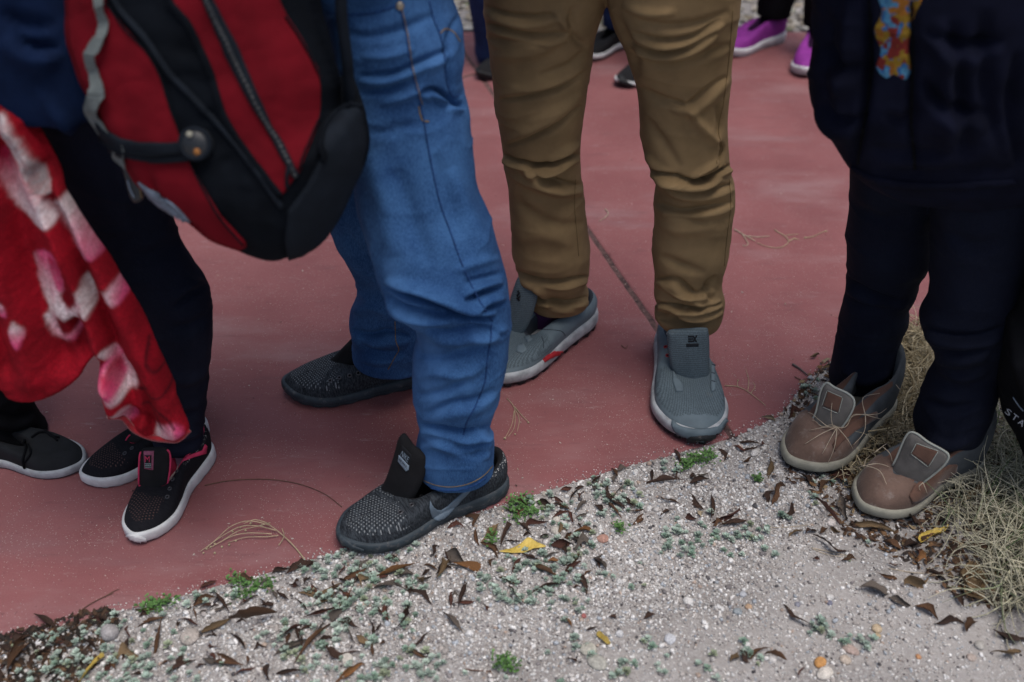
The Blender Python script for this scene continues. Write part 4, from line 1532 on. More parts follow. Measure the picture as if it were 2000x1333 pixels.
seam('side_seam', [(1431, 20), (1424, 110), (1413, 200), (1404, 265), (1412, 292), (1400, 320), (1407, 330), (1418, 318)], ss, MAT['thread_tan'], tr, 0.0008, 60)
seam('side_seam', [(1424, 350), (1427, 400), (1420, 460), (1414, 520)], ss, MAT['thread_tan'], tr, 0.0008, 40)
seam('inner_seam', [(1124, 350), (1122, 400), (1126, 450), (1130, 500)], ss, MAT['thread_tan'], tr, 0.0008, 40)
torso(p, 0.155, 1.56, 0.98, 1.45, 0.20, 0.115, MAT['black_cloth'])

# ================================================================== child in navy jacket and dark jeans
p = person(gp(1760, 900), 'person in a navy hooded jacket, dark jeans and brown boots on the dry grass')
BR = {'upper': [MAT['suede'], MAT['canvas_dark'], MAT['canvas_dark'], MAT['suede_dark']], 'outsole': MAT['rubber_black'], 'midsole': MAT['foam_cream']}


def slot_boot(s, v, y):
    return np.where(s > 0.71, 0, np.where((v > 0.72) & (s > 0.2), 3, np.where((s > 0.60) & (v < 0.3), 3, 2)))


BOOT_R = sh = Shoe(p, (1674, 1002), (1895, 905), 1, 1.22, BR, 0.12, 1.34, 1.5, 0.006, 0.25, 0.010, of=0.34, th=0.76, z=-0.008, slot=slot_boot, name='boot', label='brown boot standing on the gravel')
t, ts = sh.tongue([(1738, 925), (1752, 892), (1767, 857), (1777, 845), (1791, 848), (1813, 864), (1842, 880), (1852, 889), (1850, 900), (1838, 915), (1815, 934), (1790, 952), (1772, 958), (1750, 944)],
                  MAT['canvas'], 0.70, 0.19, (0.55, 0.6, 0.12), 0.006, 0.008,
                  edge=(MAT['piping'], lambda x, y: (y < 912) | (x > 1800), 0.0018))
patch('tongue_label', [(1791, 868), (1831, 882), (1813, 909), (1781, 886)], ts, MAT['suede_dark'], t, 0.0014, 3)
for i, (a, b) in enumerate((((1790, 866), (1832, 881)), ((1832, 883), (1814, 911)), ((1812, 911), (1780, 887)), ((1780, 885), (1789, 868)))):
    for k in range(7):
        f0, f1 = k / 7 + 0.03, k / 7 + 0.09
        q0, q1 = np.array(a) * (1 - f0) + np.array(b) * f0, np.array(a) * (1 - f1) + np.array(b) * f1
        if k == 0 or True:
            pass
    seam('label_stitching', [a, ((a[0] + b[0]) / 2, (a[1] + b[1]) / 2), b], ts, MAT['piping'], t, 0.0006, 12, 0.001)
patch('eyestay', [(1775, 968), (1785, 948), (1813, 931), (1853, 908), (1868, 907), (1866, 922), (1828, 955), (1799, 977), (1782, 982)], sh.surf, MAT['suede_dark'], sh.obj, 0.003, 4)
eyelets([(1792, 961), (1807, 950), (1823, 940), (1841, 930), (1858, 918)], sh.surf, sh.obj, 0.0036)
BOOT_L = sh2 = Shoe(p, (1541, 918), (1722, 792), -1, 1.22, BR, 0.12, 1.34, 1.5, 0.006, 0.25, 0.010, of=0.34, th=0.76, z=-0.008, slot=slot_boot, name='boot', label='brown boot at the edge of the pavement')
t, ts = sh2.tongue([(1575, 841), (1586, 820), (1594, 803), (1603, 764), (1614, 748), (1630, 757), (1654, 768), (1667, 780), (1667, 796), (1655, 820), (1639, 842), (1626, 858), (1600, 852)],
                   MAT['canvas'], 0.70, 0.19, (0.55, 0.6, 0.12), 0.006, 0.008, edge=(MAT['piping'], lambda x, y: y < 838, 0.0018))
patch('tongue_label', [(1617, 765), (1644, 777), (1637, 805), (1608, 793)], ts, MAT['suede_dark'], t, 0.0014, 3)
for a, b in (((1616, 763), (1645, 776)), ((1646, 778), (1638, 806)), ((1636, 807), (1607, 795)), ((1606, 792), (1615, 765))):
    seam('label_stitching', [a, ((a[0] + b[0]) / 2, (a[1] + b[1]) / 2), b], ts, MAT['piping'], t, 0.0006, 12, 0.001)
patch('eyestay', [(1625, 868), (1640, 848), (1660, 828), (1688, 813), (1711, 804), (1711, 817), (1671, 841), (1642, 866), (1629, 882)], sh2.surf, MAT['suede_dark'], sh2.obj, 0.003, 4)
eyelets([(1637, 861), (1648, 849), (1660, 835), (1674, 825)], sh2.surf, sh2.obj, 0.0034)
legl = [(150, 1660, 1850, 1.36), (338, 1664, 1832, 1.38), (428, 1660, 1821, 1.40), (502, 1655, 1813, 1.41), (540, 1656, 1792, 1.42), (570, 1654, 1786, 1.43), (596, 1648, 1771, 1.435), (615, 1645, 1772, 1.44), (645, 1640, 1760, 1.445), (715, 1626, 1750, 1.45),
        (745, 1622, 1740, 1.46), (765, 1632, 1730, 1.465), (777, 1642, 1722, 1.465)]
legr = [(150, 1810, 2060, 1.30), (338, 1815, 2030, 1.29), (428, 1822, 2012, 1.285), (525, 1821, 1998, 1.28), (592, 1818, 1988, 1.275), (632, 1800, 1980, 1.27), (655, 1806, 1974, 1.265), (682, 1822, 1966, 1.265), (716, 1830, 1956, 1.26), (756, 1811, 1944, 1.255),
        (802, 1797, 1928, 1.25), (835, 1788, 1916, 1.255), (854, 1798, 1908, 1.26), (867, 1814, 1900, 1.26)]
hips = ring_tube([(0.62, 1.32, 0.80, 0.13, 0.10), (0.62, 1.32, 0.70, 0.145, 0.115), (0.62, 1.325, 0.60, 0.14, 0.11), (0.62, 1.33, 0.55, 0.10, 0.08)])
V, F = fuse([leg_tube(legl, 0.95), leg_tube(legr, 0.95), hips], 0.0045, 5)
folds = [([(1655, 545), (1700, 575), (1740, 588), (1772, 590)], 7, 5, 'f'), ([(1650, 580), (1700, 600), (1760, 600)], 8, 4, 'v'), ([(1800, 640), (1850, 655), (1920, 655), (1960, 640)], 8, 5, 'f'), ([(1815, 680), (1870, 690), (1930, 680)], 8, 4, 'f'),
         ([(1830, 720), (1880, 735), (1930, 720)], 9, 4, 'r'), ([(1800, 780), (1850, 800), (1910, 790)], 9, 4, 'v'), ([(1640, 720), (1690, 745), (1740, 730)], 9, 4, 'r'), ([(1660, 400), (1720, 430), (1780, 420)], 12, 3, 'v'), ([(1850, 450), (1900, 480), (1960, 470)], 12, 3, 'v'),
         ([(1800, 850), (1850, 868), (1895, 860)], 8, 4, 'r')]
V = wrinkle(V, F, folds, 0.0012, (24, 24, 32), 9, 0.0025)
mk('jeans', V, F, MAT['navy_denim'], p)
jk = [(-330, 1640, 2040, 1.24), (-200, 1600, 2075, 1.24), (-60, 1598, 2090, 1.245), (60, 1594, 2096, 1.255), (130, 1591, 2098, 1.26), (190, 1587, 2098, 1.265), (222, 1592, 2096, 1.27), (270, 1618, 2090, 1.275), (310, 1644, 2080, 1.28), (335, 1662, 2070, 1.285), (352, 1684, 2060, 1.29), (366, 1720, 2040, 1.295)]
V, F = fuse([leg_tube(jk, 0.62, 72)], 0.0048, 4)
folds = [([(1690, -20), (1694, 100), (1686, 220), (1668, 320)], 7, 9, 'v'), ([(1780, -20), (1782, 120), (1780, 260), (1790, 350)], 7, 6, 'v'), ([(1660, 0), (1655, 120), (1640, 240)], 12, 5, 'r'), ([(1620, 20), (1618, 130), (1612, 220)], 10, 4, 'v'),
         ([(1860, 40), (1880, 200), (1890, 330)], 14, 6, 'v'), ([(1830, 30), (1850, 180), (1850, 320)], 16, 5, 'r'), ([(1920, 20), (1930, 180), (1960, 320)], 14, 6, 'v'), ([(1730, 220), (1760, 240), (1775, 220)], 10, 4, 'v'), ([(1700, 290), (1760, 305), (1860, 300)], 12, 4, 'v'),
         ([(1710, 330), (1780, 345), (1880, 340), (1990, 330)], 12, 4, 'v'), ([(1600, 200), (1640, 230), (1690, 240)], 12, 5, 'f'), ([(1605, 90), (1650, 130), (1690, 140)], 14, 5, 'f'), ([(1800, 150), (1850, 210), (1940, 230)], 14, 6, 'f'), ([(1810, 60), (1880, 90), (1960, 80)], 14, 6, 'f'), ([(1990, 100), (1980, 220), (1995, 330)], 12, 8, 'v')]
V = wrinkle(V, F, folds, 0.0018, (14, 14, 10), 11, 0.004)
jo = mk('jacket', V, F, MAT['navy'], p)
jsf = Surf((V, F))
seam('zip_edge', [(1699, 2), (1702, 90), (1696, 190), (1684, 270), (1676, 320)], jsf, MAT['black_cloth'], jo, 0.0022, 50)
seam('zip_edge', [(1781, 2), (1784, 120), (1781, 240), (1786, 330)], jsf, MAT['black_cloth'], jo, 0.0022, 50)
patch('hem_band', [(1664, 322), (1700, 342), (1760, 354), (1850, 358), (1980, 350), (1985, 360), (1900, 368), (1790, 370), (1720, 362), (1690, 350), (1668, 336)], jsf, MAT['navy'], jo, 0.004, 6)
PRINT = vcol('screen_print', 0.8, 0.2, 200, 0.3)


def splash(P):
    """blotches of flat colour, no figure"""
    a = fbm(np.c_[P / 17 + 3, P[:, :1] * 0], 3)
    b = fbm(np.c_[P / 21 + 11, P[:, :1] * 0 + 4], 3)
    C = np.tile(np.array([0.02, 0.10, 0.26]), (len(P), 1))
    C[a > 0.10] = (0.22, 0.13, 0.012)
    C[b > 0.16] = (0.15, 0.016, 0.012)
    C[(a < -0.22)] = (0.06, 0.20, 0.34)
    C[(b < -0.30)] = (0.26, 0.10, 0.012)
    return C


patch('shirt_print', [(1716, -12), (1760, -18), (1800, -6), (1788, 26), (1779, 60), (1774, 96), (1779, 134), (1768, 156), (1746, 146), (1730, 153), (1712, 132), (1720, 98), (1708, 60), (1722, 24)], jsf, PRINT, jo, 0.0006, 2.5, cols=splash, spline=True)
torso(p, 0.62, 1.25, 0.86, 1.18, 0.15, 0.10, MAT['navy'], 'unseen_torso')  # unseen torso above the jacket, added for the shade it casts

# ================================================================== person at the right edge
p = person(gp(2090, 930), 'person in black track trousers at the right edge beside the navy jacket')
lg = [(100, 2120, 2400, 1.16), (400, 2085, 2360, 1.17), (560, 2020, 2300, 1.18), (640, 1986, 2270, 1.18), (700, 1966, 2250, 1.18), (760, 1962, 2230, 1.18), (820, 1966, 2215, 1.18), (870, 1990, 2200, 1.18), (905, 2005, 2190, 1.18)]
lg2 = [(100, 2180, 2520, 1.24), (400, 2200, 2490, 1.24), (700, 2240, 2450, 1.24), (880, 2260, 2420, 1.24)]
V, F = fuse([leg_tube(lg, 0.8), leg_tube(lg2, 0.8), ring_tube([(0.90, 1.2, 0.95, 0.19, 0.13), (0.90, 1.2, 0.8, 0.2, 0.14), (0.88, 1.2, 0.68, 0.17, 0.12)])], 0.006, 4)
V = wrinkle(V, F, [([(1975, 600), (1995, 700), (2010, 800)], 10, 5, 'r')], 0.002, (16, 16, 22), 13, 0.004)
tr = mk('track_trousers', V, F, MAT['black_cloth'], p)
ss = Surf((V, F))
for i, ch in enumerate('STA'):
    text_on('lettering', ch, (1963.5 + i * 12.5, 806 + i * 10.0), (9.0, 7.2), (6.2, -9.5), ss, MAT['white_print'], tr, 0.0015)
seam('lace', [(1979, 776), (1988, 790), (1999, 803)], ss, MAT['print_grey'], tr, 0.0009, 16)
SN = {'upper': [MAT['black_foam'], MAT['black_cloth']], 'outsole': MAT['rubber_black'], 'midsole': MAT['rubber_black']}
Shoe(p, (2070, 1010), (2130, 890), 1, 1.1, SN, 0.09, L=0.26, z=-0.008)
Shoe(p, (2330, 1000), (2350, 880), -1, 1.1, SN, 0.09, L=0.26, z=-0.008)
torso(p, 0.92, 1.18, 0.9, 1.36, 0.19, 0.11, MAT['black_cloth'])

# ================================================================== person with black and pink sneakers
p = person(gp(320, 880), 'person in dark navy trousers wearing black sneakers with hot pink lining')
PK = {'upper': [MAT['knit_pink'], MAT['pink']], 'outsole': MAT['foam_grey'], 'midsole': MAT['foam_white']}


def reg_pink(s, v, y):
    r = np.zeros((len(s), 3))
    r[:, 0] = np.where((s > 0.70) & (s < 0.93) & (v > 0.30) & (y < 0.10), 1, 0)
    r[:, 1] = np.where((s < 0.40) & (v > 0.70), 0.6, 0)
    return r


sh = Shoe(p, (265, 1063), (404, 882), 1, 1.12, PK, 0.110, 1.08, 1.18, 0.001, 0.45, 0.02, of=0.10, regs=reg_pink, label='black sneaker with hot pink lining, in front', band=(0.60, 0.70, MAT['pink_dull']))
t, ts = sh.tongue([(274, 886), (282, 878), (300, 876), (322, 877), (331, 884), (333, 900), (331, 925), (325, 955), (317, 972), (294, 974), (274, 966), (271, 930), (272, 905)],
                  MAT['black_foam'], 0.56, 0.17, (0.55, 0.6, 0.1), 0.006, 0.005, edge=(MAT['pink'], lambda x, y: ((x > 326) | (x < 276)) & (y < 950), 0.0015))
patch('tongue_label', [(281, 881), (301, 881), (299.5, 918), (282.5, 915.5)], ts, MAT['pink_dull'], t, 0.0010, 2.5)
patch('label_field', [(283, 889), (296.5, 889), (296, 914.5), (284, 913.5)], ts, MAT['black_print'], t, 0.0015, 2.5)
text_on('lettering', 'M', (284.3, 901.5), (8.8, 0.2), (-0.3, -11.2), ts, MAT['pink'], t, 0.0020)
for k in range(3):
    patch('label_line', [(284, 904.3 + k * 3.3), (296, 904.6 + k * 3.3), (296, 906.2 + k * 3.3), (284, 905.9 + k * 3.3)], ts, MAT['mint_print'], t, 0.0018, 1.5)
eyelets([(346, 921), (338, 937), (332, 955), (327, 971)], sh.surf, sh.obj, 0.0028)
patch('toe_bumper', [(247, 1046), (252, 1044), (270, 1046), (285, 1052), (288, 1060), (272, 1063), (254, 1056)], sh.surf, MAT['foam_white'], sh.obj, 0.0022, 3)
patch('collar_lining', [(336, 892), (345, 906), (352, 899), (372, 889), (395, 880), (400, 868), (404, 872), (402, 886), (380, 893), (356, 902), (343, 918), (337, 912)], sh.surf, MAT['pink'], sh.obj, 0.0016, 3)
V, F = leg_tube([(840, 322, 380, 1.255), (880, 324, 388, 1.25), (910, 326, 394, 1.25), (945, 330, 396, 1.245)], 0.8, 32)
mk('sock', V, F, MAT['sock'], p)
sh = Shoe(p, (166, 946), (404, 837), -1, 1.12, PK, 0.110, 1.08, 1.18, 0.001, 0.45, 0.02, of=0.10, regs=reg_pink, label='black sneaker with hot pink lining, behind', band=(0.60, 0.70, MAT['pink_dull']))
eyelets([(244, 886), (258, 876), (268, 863)], sh.surf, sh.obj, 0.0028)
t, ts = sh.tongue([(229, 888), (231, 880), (243, 866), (254, 850), (285, 838), (292, 850), (280, 868), (262, 884), (245, 892)], MAT['black_foam'], 0.55, 0.17, (0.5, 0.6, 0.1), 0.006, 0.004,
                  edge=(MAT['pink'], lambda x, y: (x < 256) & (y < 887), 0.0014))
fl = [(60, 20, 300, 1.24), (200, 60, 318, 1.245), (330, 120, 322, 1.25), (419, 170, 331, 1.255), (467, 195, 345, 1.255), (524, 225, 375, 1.25), (572, 248, 402, 1.25), (625, 262, 413, 1.25), (670, 272, 413, 1.25), (719, 282, 408, 1.255), (775, 290, 403, 1.255), (812, 296, 398, 1.255),
      (842, 300, 394, 1.255), (860, 303, 395, 1.25), (872, 306, 394, 1.25)]
rl = [(60, -80, 200, 1.36), (330, 20, 260, 1.37), (480, 130, 330, 1.38), (600, 215, 372, 1.385), (700, 255, 385, 1.39), (790, 285, 392, 1.395), (832, 292, 392, 1.395)]
hips = ring_tube([(-0.66, 1.28, 0.98, 0.16, 0.13), (-0.65, 1.28, 0.88, 0.175, 0.14), (-0.62, 1.285, 0.78, 0.17, 0.14), (-0.60, 1.29, 0.70, 0.14, 0.12)])
V, F = fuse([leg_tube(fl, 0.9), leg_tube(rl, 0.9), hips], 0.0048, 5)
folds = [([(400, 560), (370, 575), (340, 600)], 8, 4, 'f'), ([(410, 610), (370, 640), (330, 640)], 9, 3, 'v'), ([(405, 720), (370, 740), (320, 735)], 9, 3, 'r'), ([(396, 800), (360, 815), (310, 808)], 8, 3.5, 'v'), ([(392, 840), (350, 852), (306, 846)], 7, 3.5, 'r'), ([(350, 470), (300, 500), (260, 500)], 12, 3, 'v')]
V = wrinkle(V, F, folds, 0.0012, (24, 24, 30), 15, 0.0025)
tr = mk('trousers', V, F, MAT['navy_denim'], p)
V, F = fuse([ring_tube([(-0.70, 1.24, 1.36, 0.10, 0.07), (-0.70, 1.24, 1.30, 0.19, 0.11), (-0.69, 1.25, 1.1, 0.19, 0.13), (-0.66, 1.26, 0.88, 0.185, 0.15), (-0.63, 1.265, 0.76, 0.19, 0.16), (-0.61, 1.27, 0.69, 0.185, 0.155)])], 0.007, 4)
V = wrinkle(V, F, [([(20, 60), (60, 90), (120, 95)], 12, 6, 'f'), ([(80, 180), (130, 240), (190, 290)], 14, 6, 'r'), ([(0, 20), (60, 50), (110, 50)], 12, 5, 'v')], 0.003, (12, 12, 14), 17, 0.004)
mk('shirt', V, F, MAT['navy_top'], p)  # lower part is the seen shirt; unseen upper part extended to cast shade

# ================================================================== person mostly outside at the left
p = person(gp(-40, 890), 'person at the left edge in black trousers and a black canvas shoe')
CV = {'upper': [MAT['black_cloth'], MAT['black_foam']], 'outsole': MAT['rubber_black'], 'midsole': MAT['foam_grey']}
CV['upper'] = [plain('charcoal_canvas', (0.012, 0.014, 0.017), 0.9, 0.2, 40, 800, 0.5), MAT['black_foam']]
sh = Shoe(p, (168, 912), (-70, 882), -1, 1.10, CV, 0.085, 0.95, 1.0, 0.0, 0.45, 0.008, of=0.12, label='black canvas shoe with a grey rubber sole')
for a in ([(62, 856), (78, 846), (96, 848), (112, 862)], [(40, 862), (56, 872), (60, 886), (50, 902)], [(50, 858), (50, 880), (46, 900), (50, 916)], [(88, 842), (98, 852), (116, 856)]):
    seam('lace', a, sh.surf, MAT['black_cloth'], sh.obj, 0.002, 20, 0.002)
lg = [(60, -420, -120, 1.34), (400, -330, -60, 1.34), (600, -240, 10, 1.335), (700, -180, 40, 1.33), (794, -120, 58, 1.325), (812, -108, 66, 1.325), (842, -96, 84, 1.325), (862, -88, 88, 1.325)]
lg2 = [(60, -560, -300, 1.50), (400, -500, -260, 1.50), (700, -420, -240, 1.50), (760, -400, -230, 1.50)]
V, F = fuse([leg_tube(lg, 0.8), leg_tube(lg2, 0.8), ring_tube([(-1.02, 1.42, 0.98, 0.18, 0.13), (-1.02, 1.42, 0.84, 0.19, 0.14), (-1.0, 1.42, 0.68, 0.17, 0.13)])], 0.006, 4)
V = wrinkle(V, F, [([(-20, 800), (30, 815), (66, 805)], 9, 4, 'f'), ([(-20, 840), (30, 850), (84, 840)], 8, 4, 'v')], 0.002, (18, 18, 24), 19, 0.003)
mk('trousers', V, F, MAT['black_cloth'], p)
torso(p, -1.03, 1.42, 0.92, 1.42, 0.19, 0.11, MAT['black_cloth'])
Shoe(p, (-330, 830), (-400, 760), 1, 1.10, CV, 0.085, L=0.25)


# ================================================================== people far behind
def far_legs(p, spec, mat, hipc, nm='trousers', vox=0.008):
    tubes = []
    for (ax, ay, kx, ky, r0, r1, zb) in spec:
        hx, hy, hz = hipc[0] + (0.09 if ax > hipc[0] else -0.09), hipc[1], 0.84
        tubes.append(ring_tube([(hx, hy, hz, 0.095, 0.10), ((hx + ax) / 2 + kx, (hy + ay) / 2 + ky, 0.47, r0 * 1.15, r0 * 1.15), (ax, ay, zb + 0.1, r0, r0), (ax, ay, zb + 0.03, r1, r1), (ax, ay, zb, r1 * 0.97, r1 * 0.97)], 32))
    tubes.append(ring_tube([(hipc[0], hipc[1], 1.0, 0.16, 0.11), (hipc[0], hipc[1], 0.88, 0.18, 0.13), (hipc[0], hipc[1], 0.8, 0.17, 0.12)], 32))
    V, F = fuse(tubes, vox, 3)
    V = wrinkle(V, F, [], 0.004, (16, 16, 26), 23)
    return mk(nm, V, F, mat, p)


p = person(gp(1520, 60), 'person behind in black trousers and purple trainers')
PU = {'upper': [MAT['purple'], MAT['purple_dark']], 'outsole': MAT['foam_grey'], 'midsole': MAT['foam_white']}
sa = Shoe(p, (1408, 112), (1536, 74), 1, 1.0, PU, 0.11, 1.25, 1.2, L=0.285, name='trainer')
sb = Shoe(p, (1566, 155), (1592, 100), -1, 1.05, PU, 0.11, 1.25, 1.2, L=0.275, name='trainer')
for s_ in (sa, sb):
    for k in range(5):
        a, b = s_.pt(0.56 - k * 0.055, -0.04, 0.20 + k * 0.012), s_.pt(0.56 - k * 0.055, 0.04, 0.20 + k * 0.012)
        V, F = tube_geo(open_spline([a, (a + b) / 2 + np.array([0, 0, 0.006]), b], 8), 0.003, 6)
        mk('lace', V, F, MAT['purple_dark'], s_.obj)
a1, a2 = sa.pt(0.2, 0, 0), sb.pt(0.2, 0, 0)
far_legs(p, [(a1[0], a1[1], 0, 0, 0.062, 0.058, 0.095), (a2[0], a2[1], 0, 0, 0.062, 0.052, 0.10)], MAT['black_cloth'], ((a1[0] + a2[0]) / 2, (a1[1] + a2[1]) / 2))
torso(p, (a1[0] + a2[0]) / 2, (a1[1] + a2[1]) / 2, 0.95, 1.42, 0.18, 0.11, MAT['navy'])

p = person(gp(1230, 90), 'person behind the tan trousers in dark jeans and black trainers with white soles')
BK = {'upper': [MAT['black_foam'], MAT['black_cloth']], 'outsole': MAT['rubber_black'], 'midsole': MAT['foam_white']}
BK2 = {'upper': [MAT['black_foam'], MAT['black_cloth']], 'outsole': MAT['rubber_black'], 'midsole': MAT['rubber_black']}
sa = Shoe(p, (1128, 122), (1250, 76), 1, 1.05, BK, 0.10, 1.0, 1.1, L=0.27, name='trainer')
sb = Shoe(p, (1206, 172), (1300, 136), -1, 1.05, BK, 0.07, 1.0, 1.1, L=0.27, name='trainer')
patch('toe_bumper', [(1206, 150), (1212, 146), (1226, 160), (1240, 168), (1236, 176), (1214, 172)], sb.surf, MAT['rubber_black'], sb.obj, 0.004, 3)
a1, a2 = sa.pt(0.22, 0, 0), sb.pt(0.22, 0, 0)
far_legs(p, [(a1[0], a1[1], 0, 0, 0.065, 0.065, 0.07), (a2[0], a2[1], 0, 0, 0.065, 0.065, 0.07)], MAT['denim_dark'], ((a1[0] + a2[0]) / 2, (a1[1] + a2[1]) / 2))
torso(p, (a1[0] + a2[0]) / 2, (a1[1] + a2[1]) / 2, 0.95, 1.45, 0.18, 0.11, MAT['black_cloth'])

p = person(gp(975, 150), 'person in dark blue jeans half hidden behind the tan trousers')
sa = Shoe(p, (934, 158), (1020, 128), 1, 1.05, BK2, 0.085, 1.0, 1.1, L=0.27, name='trainer')
sb = Shoe(p, (1010, 112), (1080, 84), -1, 1.05, BK2, 0.085, 1.0, 1.1, L=0.27, name='trainer')
lg = [(-700, 900, 1060, 3.12), (-300, 905, 1050, 3.12), (-60, 910, 1030, 3.12), (0, 914, 1024, 3.12), (49, 922, 1020, 3.12), (82, 926, 1018, 3.12), (111, 929, 1016, 3.12), (124, 938, 1012, 3.12)]
lg2 = [(-700, 980, 1130, 3.4), (-300, 1000, 1120, 3.4), (0, 1020, 1100, 3.4), (70, 1024, 1094, 3.4)]
V, F = fuse([leg_tube(lg, 0.95), leg_tube(lg2, 0.95)], 0.008, 3)
V = wrinkle(V, F, [], 0.004, (14, 14, 22), 29)
mk('jeans', V, F, MAT['denim_dark'], p)
torso(p, 0.03, 3.25, 0.95, 1.45, 0.19, 0.12, MAT['navy_top'])
p = person(gp(1215, 12), 'person far behind with one dark shoe showing between the tan trouser legs')
sa = Shoe(p, (1160, 30), (1240, 20), 1, 1.05, BK2, 0.10, 1.0, 1.1, L=0.27, name='trainer')
sb = Shoe(p, (1290, 20), (1340, 0), -1, 1.05, BK2, 0.10, 1.0, 1.1, L=0.27, name='trainer')
a1, a2 = sa.pt(0.22, 0, 0), sb.pt(0.22, 0, 0)
far_legs(p, [(a1[0], a1[1], 0, 0, 0.065, 0.065, 0.07), (a2[0], a2[1], 0, 0, 0.065, 0.065, 0.07)], MAT['denim_dark'], ((a1[0] + a2[0]) / 2, (a1[1] + a2[1]) / 2))

# ================================================================== backpack
OUTL = [(180, -200), (130, -110), (126, 0), (128, 75), (138, 115), (155, 165), (180, 215), (200, 262), (235, 315), (265, 365), (326, 412), (375, 448), (412, 478), (469, 499), (500, 511), (540, 516), (587, 498), (621, 477), (644, 447),
        (664, 412), (686, 362), (703, 328), (711, 285), (707, 245), (697, 208), (675, 214), (656, 222), (652, 200), (653, 165), (644, 127), (632, 79), (617, 26), (608, -20), (590, -110), (500, -230), (320, -260)]
BP0 = at_y(430, 230, 1.12)
BN = unit(np.array([-0.10, -1.0, 0.30]))
CREASE = [([(339, 318), (350, 365), (372, 400), (400, 428), (435, 456), (470, 482)], 6, -0.012), ([(405, 135), (450, 150), (500, 130)], 9, -0.003), ([(430, 215), (470, 205)], 8, -0.004), ([(470, 300), (500, 290)], 8, -0.004),
          ([(550, 60), (575, 150), (590, 220)], 16, 0.004), ([(250, 120), (270, 230), (300, 330)], 20, 0.006), ([(180, 150), (215, 240), (260, 330)], 14, -0.005), ([(390, 90), (430, 95)], 8, -0.003), ([(510, 330), (540, 345)], 8, 0.003)]


def bag_disp(P, poly, D=0.105, Rr=150.0):
    d = np.clip(poly_dist(poly, P), 0, None)
    t = np.clip(d / Rr, 0, 1)
    h = D * np.sqrt(np.clip(1 - (1 - t) ** 2.2, 0, 1)) - 0.03
    for pts, w, a in CREASE:
        dd, _, fr = line_dist(open_spline(pts, 24) if len(pts) > 2 else pts, P)
        h = h + a * np.exp(-(dd / w) ** 2 / 2) * np.clip(np.sin(np.pi * np.clip(fr, 0.02, 0.98)), 0, 1) ** 0.5
    h += 0.0042 * fbm(np.c_[P / 60, P[:, :1] * 0 + 3], 3)
    rg = 1 - np.abs(fbm(np.c_[P / np.array([110, 60]), P[:, :1] * 0 + 9], 2)) * 2.4
    h -= 0.0011 * np.clip(rg, 0, 1) ** 2
    return h


bpk = empty('backpack', tuple(at_y(430, 500, 1.12)), 'wine red and black backpack hanging beside the blue jeans', 'backpack')
pl = smooth_poly(OUTL, 6)
P, F = cdt(pl, 6)
A = at_plane(P[:, 0], P[:, 1], BP0, BN)
h = bag_disp(P, pl)
FR = A + BN * h[:, None]
edge0 = poly_dist(pl, P)
# back panel: a little smaller, pushed away from the camera
cxy = A.mean(0)
BK_ = cxy + (A - cxy) * 0.90 + np.array([0.05, 0.99, 0.12])[None] * (0.07 + 0.035 * np.sqrt(np.clip(np.clip(edge0, 0, None) / 120, 0, 1)))[:, None]
a = FR[F[:, 1]] - FR[F[:, 0]]
b = FR[F[:, 2]] - FR[F[:, 0]]
fl = (np.cross(a, b) @ BN) < 0
F[fl] = F[fl][:, ::-1]
be = boundary_edges(F)
n = len(P)
V = np.vstack([FR, BK_])
FF = [tuple(t) for t in F] + [tuple(t[::-1] + n) for t in F] + [(int(q), int(pp), int(pp) + n, int(q) + n) for pp, q in be]
REDP = [(100, -80), (200, -80), (205, 0), (240, 49), (285, 97), (311, 142), (330, 202), (352, 262), (375, 322), (394, 360), (431, 420), (484, 474), (486, 520), (400, 520), (300, 430), (200, 330), (100, 120)]
cen = np.array([P[np.array(f) % n].mean(0) for f in FF])
body = mk('body', V, FF, [MAT['pack_black'], MAT['pack_red']], bpk, midx=in_poly(REDP, cen).astype(int))
bs = Surf((V, FF))
patch('red_panel', [(140, -60), (200, -60), (205, 0), (240, 49), (285, 97), (311, 142), (330, 202), (352, 262), (375, 322), (394, 360), (431, 420), (480, 472), (482, 480), (468, 485), (415, 465), (380, 437), (332, 400), (275, 353), (246, 307), (212, 258), (191, 212), (167, 163), (149, 113), (139, 74), (136, 0), (136, -60)],
      bs, MAT['pack_red'], bpk, 0.004, 5)
patch('red_panel', [(325, -60), (332, 0), (366, 41), (397, 101), (420, 157), (435, 210), (461, 262), (500, 319), (550, 381), (584, 337), (610, 274), (624, 232), (627, 195), (624, 150), (616, 131), (584, 71), (557, 30), (543, 0), (530, -60)],
      bs, MAT['pack_red'], bpk, 0.003, 5)
patch('zip_strip', [(385, -40), (400, 4), (437, 94), (475, 176), (512, 240), (545, 300), (575, 350), (584, 338), (560, 295), (531, 244), (501, 176), (464, 86), (419, 0), (405, -40)], bs, MAT['pack_trim'], bpk, 0.0065, 4)
seam('zip', [(395, -20), (410, 8), (450, 92), (488, 176), (521, 242), (552, 297), (578, 342)], bs, MAT['plastic'], bpk, 0.003, 60, 0.006)
for q in ([(214, -20), (228, 8), (285, 76), (337, 150), (375, 188), (431, 246), (500, 332), (550, 404)],):
    seam('piping', q, bs, MAT['pack_trim'], bpk, 0.0042, 80, 0.002)
seam('piping', [(325, -20), (334, 2), (366, 41), (397, 101), (420, 157), (435, 210), (461, 262), (500, 319), (548, 380)], bs, MAT['pack_black'], bpk, 0.0035, 80, 0.003)
patch('side_pocket', [(640, 246), (665, 228), (694, 212), (703, 245), (706, 285), (698, 328), (680, 362), (660, 408), (640, 442), (617, 470), (586, 491), (560, 498), (556, 470), (562, 410), (598, 362), (624, 312)], bs, MAT['pack_trim'], bpk, 0.008, 5)
